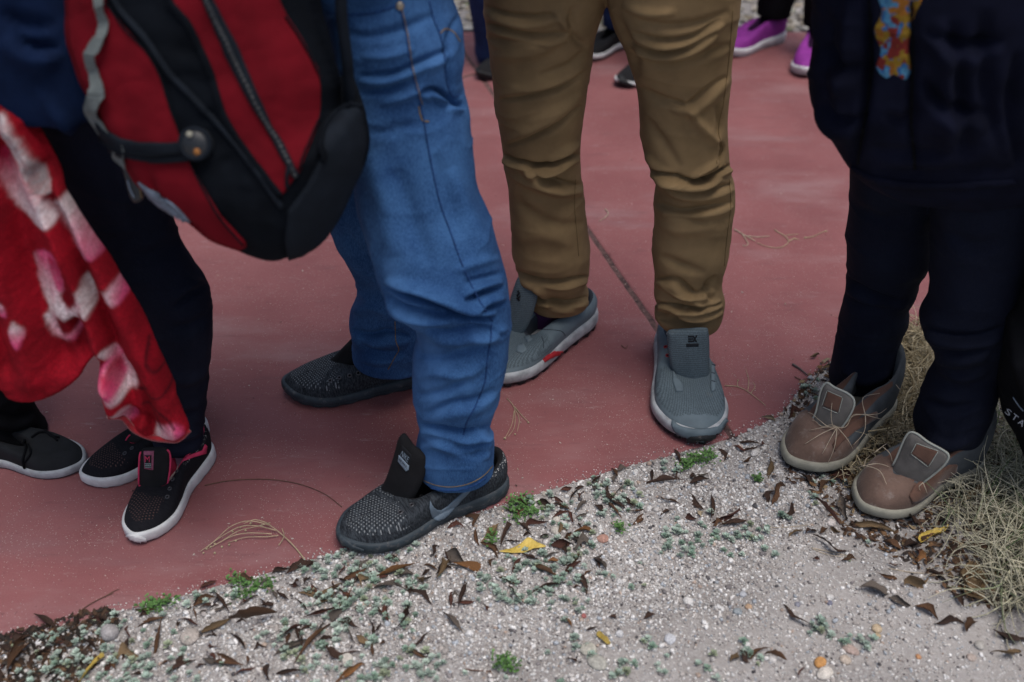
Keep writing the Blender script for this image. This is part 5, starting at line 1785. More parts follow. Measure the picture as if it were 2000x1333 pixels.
seam('pocket_edge', [(626, 312), (640, 250), (665, 230), (695, 212)], bs, MAT['pack_black'], bpk, 0.004, 40, 0.008)
seam('piping', [(448, 490), (500, 508), (545, 510), (588, 493), (620, 472), (645, 440), (684, 362), (705, 300)], bs, MAT['pack_trim'], bpk, 0.004, 60, 0.002)
patch('compression_strap', [(178, 212), (190, 222), (212, 250), (240, 268), (275, 276), (320, 278), (372, 277), (374, 314), (330, 317), (285, 312), (245, 302), (215, 285), (196, 262), (182, 236)], bs, MAT['pack_trim'], bpk, 0.009, 4)
seam('strap_edge', [(184, 224), (205, 262), (240, 288), (290, 298), (372, 297)], bs, MAT['pack_black'], bpk, 0.0022, 40, 0.0095)
for q in ([(209, 4), (244, 53), (289, 101), (315, 146), (334, 206), (356, 266), (379, 326), (398, 364), (434, 424), (478, 474)],
          [(327, 4), (361, 45), (392, 105), (415, 160), (430, 213), (456, 266), (495, 323), (543, 386)], [(553, 34), (580, 75), (612, 134), (620, 152), (623, 195), (620, 230), (606, 272), (584, 330)]):
    seam('stitching', q, bs, MAT['pack_black'], bpk, 0.0013, 80, 0.0045)
for k_ in range(34):
    f_ = k_ / 33
    zq = open_spline(np.array([(410, 8), (450, 92), (488, 176), (521, 242), (552, 297), (576, 338)], float), 34)[k_]
    l_, n_ = bs.hit(*zq)
    if l_ is not None:
        V, F = disc_geo(l_ + n_ * 0.0085, n_, 0.0026, 0.0016, 8)
        mk('zip_tooth', V, F, MAT['plastic'], bpk)
l_, n_ = bs.hit(566, 322)
V, F = tube_geo(open_spline([l_ + n_ * 0.012, l_ + n_ * 0.016 + np.array([-0.004, 0, -0.012]), l_ + n_ * 0.012 + np.array([-0.006, 0, -0.028])], 10), 0.0024, 6)
mk('zip_puller', V, F, MAT['pack_trim'], bpk)
l, nn_ = bs.hit(388, 281)
V, F = disc_geo(l, nn_, 0.0185, 0.014, 32)
knob = mk('button', V, F, MAT['plastic'], bpk)
V, F = torus_geo(l + nn_ * 0.012, nn_, 0.0165, 0.003, 32)
mk('button_rim', V, F, MAT['pack_trim'], knob)
for (bx, by, r_, mm) in ((379, 260, 0.0036, 'foam_cream'), (394, 294, 0.0042, 'orange')):
    l2, n2 = bs.hit(bx, by)
    V, F = disc_geo(l2 + n2 * 0.012, n2, r_, 0.003, 12)
    mk('button_mark', V, F, MAT['foam_cream'] if mm != 'orange' else plain('orange_print', (0.30, 0.12, 0.03), 0.6, 0.1), knob)
# daisy chain: a grey webbing lifted between its bar tacks
nodes_px = [(200, -60), (203, -10), (206, 33), (209, 76), (192, 112), (190, 140), (203, 171), (199, 200), (198, 230), (212, 258), (240, 284), (243, 310), (247, 330)]
lift_mm = [2, 10, 14, 2, 13, 14, 2, 12, 12, 3, 4, 6, 3]
q = open_spline(np.array(nodes_px, float), 110)
lf = np.interp(np.linspace(0, 1, 110), np.linspace(0, 1, len(lift_mm)), lift_mm) * 0.001
VV = []
for i, pt in enumerate(q):
    tg = unit(q[min(i + 1, 109)] - q[max(i - 1, 0)])
    nr2 = np.array([-tg[1], tg[0]])
    row = []
    for s in (-1, 1):
        pq = pt + nr2 * 8.5 * s
        l, n2 = bs.hit(*pq)
        if l is None:
            l, n2 = (VV[-1][0 if s < 0 else 1], BN) if VV else (at_plane(pq[0], pq[1], BP0, BN), BN)
            row.append(l)
        else:
            row.append(l + n2 * (lf[i] + 0.004))
    VV.append(row)
VV = np.array(VV)
top = VV.reshape(-1, 3)
bot = top - BN * 0.0022
k = len(q)
FQ = []
for i in range(k - 1):
    a0, a1, b0, b1 = 2 * i, 2 * i + 1, 2 * i + 2, 2 * i + 3
    FQ += [(a0, a1, b1, b0), (a0 + 2 * k, b0 + 2 * k, b1 + 2 * k, a1 + 2 * k), (a0, b0, b0 + 2 * k, a0 + 2 * k), (a1, a1 + 2 * k, b1 + 2 * k, b1)]
mk('webbing', np.vstack([top, bot]), FQ, MAT['webbing'], bpk, smooth=False)
V, FF2, _ = sheet([(236, 322), (256, 316), (268, 330), (272, 352), (278, 378), (274, 392), (262, 398), (252, 388), (244, 360)], at_plane(255, 355, BP0, BN) + BN * 0.02, BN, 0.010, None, 4)
bk_ = mk('buckle', V, FF2, MAT['plastic'], bpk)
s_b = Surf((V, FF2))
seam('buckle_edge', [(250, 352), (256, 372), (263, 386)], s_b, MAT['print_grey'], bk_, 0.0010, 14, 0.001)
seam('buckle_edge', [(268, 358), (274, 374), (276, 386)], s_b, MAT['thread_tan'], bk_, 0.0010, 14, 0.001)
patch('badge', [(275, 352), (295, 366), (317, 378), (340, 392), (355, 405), (370, 422), (376, 433), (364, 430), (341, 415), (315, 398), (297, 382)], bs, MAT['badge'], bpk, 0.006, 3)
# shoulder strap running up along the jeans
V, F = tube_geo(open_spline([at_y(683, 214, 1.14), at_y(678, 120, 1.13), at_y(668, 40, 1.125), at_y(660, -60, 1.13), at_y(620, -170, 1.15)], 40), 0.007, 8)
mk('strap', V, F, MAT['pack_trim'], bpk)

# ================================================================== blanket
BL = [(-90, 120), (-20, 180), (0, 196), (30, 216), (60, 246), (95, 302), (130, 372), (165, 432), (205, 495), (235, 546), (272, 612), (310, 690), (340, 755), (360, 800), (371, 833), (352, 847), (325, 856), (292, 859), (262, 844), (240, 822), (216, 802),
      (206, 786), (199, 750), (196, 716), (188, 703), (170, 714), (150, 744), (112, 771), (60, 789), (15, 786), (-10, 765), (-100, 740)]
LP0 = at_y(150, 500, 1.10)
LN = unit(np.array([0.15, -1.0, 0.12]))
LF = [([(20, 250), (110, 450), (180, 620), (225, 790)], 20, 0.020), ([(80, 330), (170, 540), (230, 700), (262, 820)], 13, -0.020), ([(118, 375), (215, 560), (300, 730), (345, 830)], 22, 0.018), ([(0, 300), (40, 470), (80, 620), (120, 700)], 22, -0.018),
      ([(-20, 420), (15, 580), (60, 740)], 24, 0.014), ([(150, 640), (170, 690), (190, 705)], 14, -0.018), ([(-40, 500), (-20, 620), (10, 720)], 16, -0.012), ([(205, 740), (240, 770), (275, 830)], 10, 0.010), ([(255, 720), (290, 790), (300, 850)], 9, -0.008),
      ([(60, 246), (130, 372), (235, 546), (340, 755)], 7, -0.012), ([(230, 815), (270, 815), (310, 840)], 8, -0.006), ([(0, 205), (45, 265), (95, 370)], 8, 0.010)]


def bl_disp(P, poly):
    h = 0.006 * fbm(np.c_[P / 70, P[:, :1] * 0], 3)
    for pts, w, a in LF:
        dd, _, fr = line_dist(open_spline(pts, 30), P)
        h = h + 1.35 * a * np.exp(-(dd / (0.85 * w)) ** 2 / 2)
    return h + 0.0012 * fbm(np.c_[P / 9, P[:, :1] * 0 + 5], 2)


V, F, P = sheet(BL, LP0, LN, 0.012, bl_disp, 3.6)
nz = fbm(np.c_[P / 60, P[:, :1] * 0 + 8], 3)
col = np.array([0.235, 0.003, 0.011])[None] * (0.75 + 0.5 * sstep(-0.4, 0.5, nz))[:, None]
WHT, PNK, DPK, RED = np.array([0.78, 0.66, 0.68]), np.array([0.66, 0.085, 0.21]), np.array([0.42, 0.02, 0.07]), np.array([0.35, 0.006, 0.018])
wob = np.stack([fbm(np.c_[P / 12, P[:, :1] * 0 + 1], 2), fbm(np.c_[P / 12, P[:, :1] * 0 + 6], 2)], -1) * 4


def petal(poly, c0, c1, g0, g1, soft=9):
    global col
    poly = open_spline(np.vstack([poly, poly[:1]]), 60)[:-1]
    Q = P + wob
    d = poly_dist(poly, Q)
    a = sstep(-8, soft - 3, d)[:, None] * (0.75 + 0.25 * sstep(-0.3, 0.3, fbm(np.c_[P / 6, P[:, :1] * 0 + 2], 2)))[:, None]
    g0, g1 = np.array(g0, float), np.array(g1, float)
    t = ((P - g0) @ (g1 - g0)) / ((g1 - g0) @ (g1 - g0))
    t = np.clip(t + 0.22 * fbm(np.c_[P / 10 * np.array([1.0, 0.35]), P[:, :1] * 0], 3), 0, 1)[:, None]
    col = col * (1 - a) + (c0 * (1 - t) + c1 * t) * a


petal(np.array([(-10, 300), (20, 288), (36, 302), (62, 345), (107, 430), (84, 437), (45, 424), (10, 385), (-10, 350)]), DPK, WHT, (10, 300), (60, 420))
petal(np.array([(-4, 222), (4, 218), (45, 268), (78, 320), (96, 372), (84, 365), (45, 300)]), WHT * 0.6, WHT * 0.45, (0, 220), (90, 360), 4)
petal(np.array([(108, 395), (132, 375), (168, 432), (200, 488), (172, 497), (140, 452)]), WHT * 0.7, PNK * 0.8, (110, 400), (190, 495))
petal(np.array([(62, 507), (84, 490), (104, 484), (122, 520), (120, 560), (116, 590), (142, 604), (156, 582), (152, 612), (122, 628), (98, 618), (74, 570)]), PNK, WHT, (120, 500), (85, 600))
petal(np.array([(98, 500), (112, 500), (124, 530), (116, 570), (104, 540)]), DPK, PNK, (110, 500), (115, 570), 5)
petal(np.array([(80, 630), (96, 615), (106, 630), (106, 656), (122, 668), (156, 638), (146, 664), (122, 676), (98, 664)]), WHT, PNK, (85, 630), (150, 650))
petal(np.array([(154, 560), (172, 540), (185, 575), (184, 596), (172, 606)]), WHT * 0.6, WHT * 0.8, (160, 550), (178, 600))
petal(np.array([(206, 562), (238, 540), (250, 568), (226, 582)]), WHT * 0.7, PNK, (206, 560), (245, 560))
petal(np.array([(196, 716), (212, 698), (232, 690), (246, 702), (256, 725), (266, 752), (246, 768), (216, 774), (202, 752)]), PNK, WHT, (205, 710), (262, 748))
petal(np.array([(205, 720), (225, 705), (240, 720), (236, 752), (212, 762)]), RED, PNK, (205, 715), (238, 752), 8)
petal(np.array([(200, 680), (232, 690), (236, 694), (206, 686)]), WHT * 0.8, PNK, (200, 680), (236, 692), 3)
petal(np.array([(304, 838), (316, 822), (344, 812), (362, 832), (334, 848), (310, 858)]), WHT * 0.8, PNK, (308, 848), (356, 826))
petal(np.array([(30, 622), (46, 640), (40, 666), (30, 655)]), WHT * 0.6, PNK, (34, 625), (38, 662), 4)
petal(np.array([(-8, 585), (6, 590), (16, 606), (0, 606)]), WHT * 0.5, PNK, (0, 585), (12, 604), 4)
petal(np.array([(222, 800), (232, 795), (262, 820), (252, 828)]), WHT * 0.6, PNK, (225, 800), (258, 822), 4)
for pts in ([(292, 660), (294, 700), (310, 714), (326, 712)], [(270, 760), (300, 762), (330, 752), (340, 740)], [(280, 790), (305, 788), (330, 800), (345, 820)], [(268, 740), (290, 744), (275, 762)], [(300, 800), (312, 812), (318, 830)]):
    dd, _, _ = line_dist(open_spline(np.array(pts, float), 24), P + wob * 0.5)
    a = (1 - sstep(1.0, 4.5, dd))[:, None] * 0.75
    col = col * (1 - a) + np.array([0.05, 0.002, 0.006]) * a
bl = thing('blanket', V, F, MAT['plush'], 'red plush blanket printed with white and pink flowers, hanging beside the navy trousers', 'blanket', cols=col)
be_ = boundary_edges(np.array([f for f in F if len(f) == 3][:len([f for f in F if len(f) == 3]) // 2]))
# fuzzy sewn hem along the lower rim
hem = [(371, 833), (352, 847), (325, 857), (292, 860), (262, 845), (240, 823), (217, 803)]
hp = at_plane(np.array(hem, float)[:, 0], np.array(hem, float)[:, 1], LP0, LN)
hp = hp + LN[None] * (bl_disp(np.array(hem, float), None) - 0.004)[:, None]
V, F = tube_geo(open_spline(hp, 40), 0.0045, 8)
mk('hem', V, F, plain('red_hem', (0.25, 0.006, 0.014), 0.95, 0.3, 80, 300, 0.8, 0.3), bl)

# ================================================================== plants, leaves, stones, straw on the ground
def gpt(px, py, dz=0.0):
    """point on the gravel or pavement under a pixel"""
    q = gp(px, py, 0.0)
    if q[1] > edge_y(q[0]) + 0.002:
        q[2] = dz
        return q
    z = float(ground_z(np.array([q[0]]), np.array([q[1]]))[0])
    q = gp(px, py, z)
    q[2] += dz
    return q


# silvery green succulents creeping over the gravel
def rosettes(C, rad, base):
    Vs, Fs, Cs, o = [], [], [], 0
    for c, r, b in zip(C, rad, base):
        nl = int(rng.integers(8, 13))
        a0 = rng.random() * 6.28
        for i in range(nl):
            a = a0 + i * 2.399
            inner = i / nl
            ln = r * (1.05 - 0.55 * inner)
            up = 0.25 + 0.9 * inner + rng.normal(0, 0.12)
            d = np.array([math.cos(a), math.sin(a), 0])
            s = np.array([-d[1], d[0], 0])
            w = ln * 0.36
            dr = d * math.cos(up) + np.array([0, 0, 1.0]) * math.sin(up)
            t = np.array([0, 0, r * (0.25 + 0.5 * inner)])
            mid = c + t + dr * ln * 0.6
            pts = [c + t * 0.6, mid + s * w + np.array([0, 0, w * 0.3]), c + t + dr * ln, mid - s * w + np.array([0, 0, w * 0.3]), mid - np.array([0, 0, w * 0.55])]
            Vs += pts
            Fs += [(o, o + 4, o + 1), (o + 4, o + 2, o + 1), (o, o + 3, o + 4), (o + 4, o + 3, o + 2)]
            col = b * (0.8 + 0.35 * inner) * (0.9 + 0.2 * rng.random())
            Cs += [col * 0.75, col, col * 1.1, col, col]
            o += 5
    return np.array(Vs), np.array(Fs), np.array(Cs)


def plant_mask(px, py, x, y):
    d = edge_y(x) - y
    m = np.exp(-np.clip(np.abs(d - 0.11) - 0.10, 0, None) / 0.05)
    m *= sstep(-0.12, 0.28, fbm(np.stack([x * 11 + 2, y * 11, x * 0 + 6], -1), 3))
    m *= (d > 0.004)
    m = np.where(px > 1500, m * 0.5, m)
    m = np.where(px < 420, m * 1.2, m)
    m = np.where((px > 1150) & (px < 1520) & (py > 1080), m * 0.25, m)
    return m


n0 = 14000
x = rng.uniform(-1.0, 0.85, n0)
y = rng.uniform(0.78, 1.6, n0)
px_, py_, _ = proj(np.stack([x, y, x * 0], -1))
m = plant_mask(px_, py_, x, y)
keep = (rng.random(n0) < m * 0.62) & (px_ > -60) & (px_ < 1720) & (py_ < 1380)
extra = np.array([gp(*q)[:2] for q in ((848, 1300), (830, 1290), (742, 1300), (760, 1302), (990, 1305), (1145, 1275), (1225, 1295), (1215, 1310), (1290, 1300), (1590, 1215), (1605, 1212), (1618, 1225), (1660, 1243), (1685, 1246), (1450, 1285), (1470, 1270), (1380, 1290), (560, 1215), (1265, 1250))])
extra = np.vstack([extra + rng.normal(0, 0.008, extra.shape) for _ in range(4)])
cx_, cy_ = np.r_[x[keep], extra[:, 0]], np.r_[y[keep], extra[:, 1]]
rad = 0.0048 + 0.0048 * rng.random(len(cx_))
bc = palette(len(cx_), [(0.40, 0.50, 0.43), (0.48, 0.57, 0.50), (0.29, 0.40, 0.32), (0.36, 0.41, 0.29)], [4, 3, 2, 1])
V, F, C = rosettes(np.stack([cx_, cy_, ground_z(cx_, cy_) + 0.001], -1), rad, bc)
o = mk('succulents', V, F, MAT['plant'], None, cols=C, smooth=False)
props(o, 'silvery green creeping succulents growing through the gravel', 'ground cover', kind='stuff')


def weed(pxs, spread, n, label):
    V, F, C, o = [], [], [], 0
    for q in pxs:
        c0 = gpt(*q)
        for i in range(n):
            c = c0 + np.array([rng.normal(0, spread), rng.normal(0, spread), 0])
            c[2] = max(c[2], -0.006) + abs(rng.normal(0, 0.004)) + 0.002
            a = rng.random() * 6.28
            ln = 0.0035 + 0.004 * rng.random()
            d = np.array([math.cos(a), math.sin(a), rng.uniform(0.0, 0.8)])
            s = np.array([-d[1], d[0], 0]) * ln * 0.35
            V += [c, c + d * ln * 0.55 + s, c + d * ln, c + d * ln * 0.55 - s]
            F += [(o, o + 3, o + 2), (o, o + 2, o + 1)]
            g = np.array([0.095, 0.20, 0.055]) * rng.uniform(0.6, 1.35)
            C += [g * 0.6, g, g * 1.15, g]
            o += 4
    thing('weed', np.array(V), np.array(F), MAT['plant'], label, 'weed', 'small green weeds in the gravel', cols=np.array(C), smooth=False)


weed([(1005, 990), (1025, 985), (1040, 1000), (1010, 1010)], 0.0085, 75, 'bright green weed spreading beside the heel of the tick marked sneaker')
weed([(1335, 912), (1350, 905), (1368, 898), (1385, 894)], 0.008, 70, 'bright green weed at the pavement edge in front of the grey trail shoe')
weed([(290, 1188), (306, 1185), (325, 1180)], 0.007, 60, 'bright green weed at the pavement edge above the grey stone')
weed([(462, 1136), (480, 1140), (477, 1165), (500, 1150), (525, 1146)], 0.006, 40, 'loose green weed sprouting below the dried flower stem')
weed([(978, 1298), (992, 1305), (1003, 1312)], 0.006, 40, 'lone green weed in the open gravel near the bottom of the photo')
weed([(964, 1050), (958, 1062)], 0.004, 25, 'tiny green weed between curled leaves beside the pale yellow leaf')
weed([(1475, 938), (1480, 942)], 0.004, 25, 'tiny green weed on the gravel behind the brown boot toe')
weed([(1205, 1035), (1215, 1038)], 0.005, 25, 'tiny green weed beside the flat pink pebble')

# ---- dried leaves
def leaf_variant(k):
    r = np.random.default_rng(100 + k)
    nu, nv = 13, 9
    u = np.linspace(0, 1, nu)
    wprof = np.sin(np.pi * u ** r.uniform(0.75, 1.25)) ** r.uniform(0.7, 1.0)
    wprof *= 1 + 0.22 * np.sin(u * r.uniform(6, 11) + r.uniform(0, 6)) + 0.07 * r.normal(0, 1, nu) * (u > 0.05) * (u < 0.95)
    wprof = np.clip(wprof, 0.03, None)
    kind = k % 4
    curl0 = [2.0, 3.4, 4.6, 2.8][kind] * r.uniform(0.8, 1.2)
    arch = r.uniform(0.08, 0.34)
    bend = r.uniform(-0.22, 0.22)
    tw = r.uniform(-1.5, 1.5)
    V = []
    for i, ui in enumerate(u):
        th = curl0 * (0.7 + 0.5 * math.sin(3 * ui + k))
        roll = tw * (ui - 0.5) * 2
        for j in range(nv):
            s = (j / (nv - 1) - 0.5)
            a = s * th * (1 + 0.25 * math.sin(2.3 * ui + 1.7 * k)) + 0.5 * math.sin(k) * ui + 0.9 * math.sin(1.3 * k)
            rad = wprof[i] * 0.5 / max(0.35, th * 0.5)
            yy, zz = rad * math.sin(a), rad * (1 - math.cos(a))
            zz += 0.03 * r.normal() * abs(s) * 2
            y2 = yy * math.cos(roll) - zz * math.sin(roll) * 0.6
            z2 = yy * math.sin(roll) * 0.6 + zz * math.cos(roll)
            zarch = arch * math.sin(math.pi * ui) * 1.2
            V.append((ui - 0.5, y2 + 0, z2, bend * math.sin(math.pi * ui), zarch))
    V = np.array(V)
    return V, grid_faces(nu, nv)


LV = [leaf_variant(k) for k in range(16)]
_leafmesh = {}


def leaf_mesh(k):
    if k not in _leafmesh:
        V, F = LV[k]
        Q = np.stack([V[:, 0], V[:, 1], V[:, 2]], -1)
        Q[:, 1] += V[:, 3] * 1.0
        Q[:, 2] += V[:, 4] * 0.6
        _leafmesh[k] = mesh_data('dried_leaf', Q, F, LEAF['brown'])
    return _leafmesh[k]


LEAVES = """
55 1236 22 1318 26 brown|157 1206 148 1228 10 dark brown|89 1252 143 1240 12 dark brown|206 1186 213 1219 12 dark brown|178 1214 198 1232 8 reddish brown|267 1227 322 1212 11 brown|318 1212 300 1283 13 brown|252 1249 239 1288 14 dark brown
198 1275 158 1333 14 yellow|224 1298 272 1288 17 tan|211 1295 226 1310 9 brown|20 1262 62 1244 12 dark brown|100 1270 60 1300 16 dark brown|130 1300 95 1325 14 dark brown|70 1205 110 1228 10 dark brown|170 1250 190 1275 12 dark brown
389 1154 422 1138 8 reddish brown|422 1152 449 1201 9 dark brown|370 1193 426 1173 9 brown|393 1198 426 1186 9 dark brown|452 1205 538 1203 42 brown|387 1240 449 1214 13 tan|450 1240 478 1270 8 dark brown|412 1268 475 1306 18 brown
333 1317 382 1292 6 dark brown|496 1271 524 1270 7 dark brown|461 1322 499 1306 8 reddish brown|510 1299 527 1333 9 dark brown|543 1318 594 1313 9 dark brown|538 1282 597 1254 15 grey brown|580 1296 646 1222 11 brown|527 1254 592 1222 10 reddish brown
566 1238 562 1264 9 brown|595 1207 655 1195 7 reddish brown|567 1144 587 1159 8 reddish brown|587 1161 665 1140 12 tan|564 1126 620 1110 10 dark brown|663 1136 715 1119 10 brown|664 1134 688 1142 8 dark brown|721 1128 815 1107 13 orange
729 1150 770 1136 15 grey brown|707 1150 723 1132 11 tan|815 1134 829 1152 14 tan|772 1134 811 1126 16 grey brown|854 1136 873 1085 17 tan|829 1105 854 1119 10 brown|875 1085 907 1099 24 grey brown|887 1109 966 1142 12 orange
909 1128 895 1191 10 dark brown|885 1162 881 1189 9 reddish brown|791 1142 797 1175 8 dark brown|797 1158 842 1183 8 dark brown|764 1234 795 1179 12 dark brown|756 1179 760 1218 12 reddish brown|661 1187 686 1154 11 orange|618 1187 659 1173 12 tan
651 1222 670 1191 15 grey brown|622 1255 700 1275 15 dark brown|696 1244 727 1259 8 tan|721 1216 733 1250 7 dark brown|731 1255 729 1281 7 brown|743 1263 752 1255 9 brown|866 1201 901 1234 10 grey brown|805 1259 838 1240 8 dark brown
793 1267 836 1289 8 brown|655 1335 711 1306 13 orange|848 1087 858 1072 8 dark brown|909 1012 923 1032 13 brown|875 1034 907 1039 8 reddish brown|929 1037 936 1068 7 brown|939 1066 970 1091 17 brown|941 1059 972 1027 18 tan
977 1072 988 1023 13 dark brown|1019 1037 1069 1027 8 reddish brown|1055 1054 1073 1046 7 dark brown|1047 987 1087 994 10 dark brown|1087 989 1112 1001 11 brown|1109 1001 1119 1023 8 reddish brown|1078 1070 1116 1063 13 reddish brown|1089 1043 1105 1041 15 tan
1123 1043 1159 1039 13 orange|1101 1054 1118 1050 11 brown|1114 1061 1141 1061 8 grey brown|1123 1077 1161 1070 17 grey brown|1087 1093 1130 1084 14 brown|1071 1099 1089 1097 10 orange|1046 1109 1089 1131 19 brown|1096 1131 1134 1104 9 reddish brown
972 1129 1013 1133 12 brown|992 1145 1031 1189 11 brown|1044 1160 1110 1140 9 dark brown|1114 1151 1136 1153 11 reddish brown|1130 1127 1145 1165 14 dark brown|1141 1129 1154 1118 9 brown|1161 1095 1170 1113 9 dark brown|1178 1085 1184 1118 14 grey brown|945 1183 952 1198 8 reddish brown
1263 945 1329 945 10 dark brown|1340 939 1353 927 8 dark brown|1360 950 1383 930 11 grey brown|1191 948 1221 993 11 dark brown|1216 973 1236 990 9 dark brown|1189 984 1214 1018 10 brown|1236 1026 1254 1006 11 brown|1288 1013 1299 995 10 dark brown
1331 993 1371 1000 17 dark brown|1360 1000 1369 1013 8 pale beige|1338 1017 1360 1018 9 reddish brown|1389 972 1387 1018 10 dark brown|1391 1022 1441 999 15 reddish brown|1405 1029 1454 1020 9 dark brown|1392 1031 1410 1026 9 brown
1500 934 1502 901 13 tan|1450 905 1468 898 8 brown|1509 986 1531 957 18 brown|1523 1015 1545 986 11 dark brown|1594 977 1637 1026 11 reddish brown|1640 972 1653 1020 16 grey brown|1644 1028 1741 1050 16 tan|1621 927 1673 959 19 reddish brown
1667 961 1691 932 17 tan|1590 1053 1658 1076 17 dark brown|1541 1053 1565 1039 12 tan|1572 1048 1586 1033 10 dark brown|1601 1044 1615 1037 15 brown|1621 1033 1640 1042 11 tan|1725 1058 1757 1076 13 brown|1786 1096 1808 1103 17 orange
1784 1076 1802 1091 14 reddish brown|1586 1094 1599 1098 7 reddish brown|1644 1098 1671 1100 8 brown|1734 1103 1759 1107 8 reddish brown|1876 988 1938 978 15 tan|1948 971 1990 962 13 reddish brown|1886 1069 1945 1095 38 brown
1899 1108 1912 1176 34 tan|1935 1127 1993 1124 13 orange|1870 1040 1928 1053 13 dark brown|1678 1157 1743 1150 19 grey brown|1769 1147 1808 1134 21 tan|1714 1124 1750 1131 9 brown|1736 1170 1775 1186 19 grey brown|1788 1189 1828 1212 15 brown
1824 1222 1880 1223 9 dark brown|1886 1241 1902 1209 19 brown|1938 1238 2004 1248 20 dark brown|1938 1277 1990 1274 17 tan|1533 1183 1590 1230 9 dark brown|1495 1278 1533 1295 14 brown|1095 1205 1116 1229 8 orange|1146 1232 1167 1228 8 dark brown
1257 1211 1278 1205 9 dark brown|1188 1207 1201 1201 7 dark brown|1107 1288 1128 1282 10 dark brown|1425 1297 1440 1276 9 tan|1443 1273 1464 1294 11 dark brown|1464 1288 1500 1270 11 brown|1560 1322 1572 1306 8 reddish brown
1690 720 1650 745 14 tan|1600 700 1622 706 9 pale beige|1624 718 1606 724 9 tan|1580 702 1598 696 8 tan|1560 790 1585 776 12 brown|1540 822 1570 806 12 reddish brown|1580 790 1568 812 9 orange|1520 866 1550 878 10 dark brown|1486 818 1512 826 12 pale beige
1700 880 1740 905 36 grey brown|1660 905 1700 890 18 brown|1720 920 1700 945 16 reddish brown|1760 1010 1800 1030 20 dark brown|1830 1020 1860 1036 18 grey brown|1850 1090 1880 1070 16 dark brown|1810 1120 1850 1140 14 dark brown|1760 1075 1790 1062 14 dark brown
1690 1005 1725 1026 14 dark brown|1560 930 1590 955 14 dark brown|1600 965 1620 945 12 brown|1500 990 1512 965 9 dark brown|1960 1060 1998 1075 18 dark brown|1930 1190 1975 1180 14 dark brown|1860 1160 1880 1190 12 dark brown
"""
ANCH = [('toe of the tick marked sneaker', 700, 1082), ('heel of the tick marked sneaker', 955, 992), ('pale yellow leaf', 1020, 1076), ('flat pink pebble', 1177, 1054), ('grey stone by the pavement edge', 215, 1240), ('rough beige stone', 375, 1245),
        ('flat grey stone', 1167, 1294), ('toe of the grey trail shoe', 1365, 872), ('boot toe by the pavement', 1590, 928), ('boot toe on the gravel', 1710, 1005), ('curled yellow leaf', 1818, 1050), ('broad beige leaf', 1952, 1004),
        ('crumpled leaf', 495, 1205), ('orange pebble', 1601, 1296), ('white block of stone', 680, 1289), ('oval white pebble', 1308, 1250), ('dry grass', 1960, 1130), ('cut twig', 933, 1311), ('white flat pebble', 1474, 885), ('yellow petal', 1177, 1252), ('green weed above the grey stone', 306, 1186), ('loose green weed', 485, 1150), ('lone green weed', 992, 1305), ('weed by the sneaker heel', 1020, 995), ('weed before the trail shoe', 1360, 905)]
LEAFS = []
ALT = {}
k = 0
_r = np.random.default_rng(77)
MORE = []
while len(MORE) < 132:
    lx = _r.uniform(-10, 1480)
    ey = np.interp(lx, [q[0] for q in EDGE_PX], [q[1] for q in EDGE_PX])
    ly = ey + 8 + _r.random() ** 1.3 * (175 if lx < 1150 else 90)
    if ly > 1325 or (640 < lx < 990 and ly < ey + 40) or (lx > 1150 and _r.random() < 0.5):
        continue
    la, ll_ = _r.random() * 6.28, _r.uniform(16, 46)
    MORE.append(f"{lx - math.cos(la) * ll_ / 2:.0f} {ly - math.sin(la) * ll_ * 0.35:.0f} {lx + math.cos(la) * ll_ / 2:.0f} {ly + math.sin(la) * ll_ * 0.35:.0f} {_r.uniform(5, 9):.0f} " + _r.choice(['dark brown', 'dark brown', 'brown', 'reddish brown', 'grey brown']))
for ln in LEAVES.strip().replace('\n', '|').split('|') + MORE:
    w = ln.split()
    x1, y1, x2, y2, wd = map(float, w[:5])
    colr = ' '.join(w[5:])
    a, b = gpt(x1, y1), gpt(x2, y2)
    d = b - a
    L = float(np.linalg.norm(d[:2]))
    c = (a + b) / 2
    _, _, dep = proj(c)
    W = wd / FPX * dep * (1.2, 1.5, 1.8, 1.35)[k % 4]
    W = min(W, L * 0.9)
    o = bpy.data.objects.new('dried_leaf', leaf_mesh(k % 16))
    COL.objects.link(o)
    o.location = (c[0], c[1], c[2] + 0.0035)
    o.rotation_euler = (rng.normal(0, 0.4), rng.normal(0, 0.12), math.atan2(d[1], d[0]) + (math.pi if rng.random() < 0.5 else 0))
    o.scale = (L * 1.15, W, (W * 1.3 + L * 0.22) * 0.6)
    o.material_slots[0].link = 'OBJECT'
    o.material_slots[0].material = LEAF[colr]
    mx, my = (x1 + x2) / 2, (y1 + y2) / 2
    dl = sorted((math.hypot(mx - ax, (my - ay) * 1.3), nm, ax, ay) for nm, ax, ay in ANCH)
    dd, nm, ax, ay = dl[0]
    rel = ('in front of' if my > ay else 'behind') if abs(my - ay) * 1.3 > abs(mx - ax) else 'beside'
    ll = math.hypot(x2 - x1, y2 - y1)
    size = ('long' if ll > 58 else 'short' if ll < 28 else 'mid sized') + (' broad' if wd / ll > 0.42 else ' narrow' if wd / ll < 0.2 else '')
    o['label'] = f'{size} {colr} leaf {rel} the {nm}'
    ALT[o.name] = f'{size} {colr} leaf {rel} the {nm}, nearer the {dl[1][1]}'
    o['category'] = 'leaf'
    o['group'] = 'dried leaves scattered on the gravel'
    LEAFS.append((o, ll))
    k += 1


def shared():
    d = {}
    for o, ll in LEAFS:
        d.setdefault(o['label'], []).append((ll, o))
    return [(lab, sorted(v, key=lambda t: t[0])) for lab, v in d.items() if len(v) > 1]


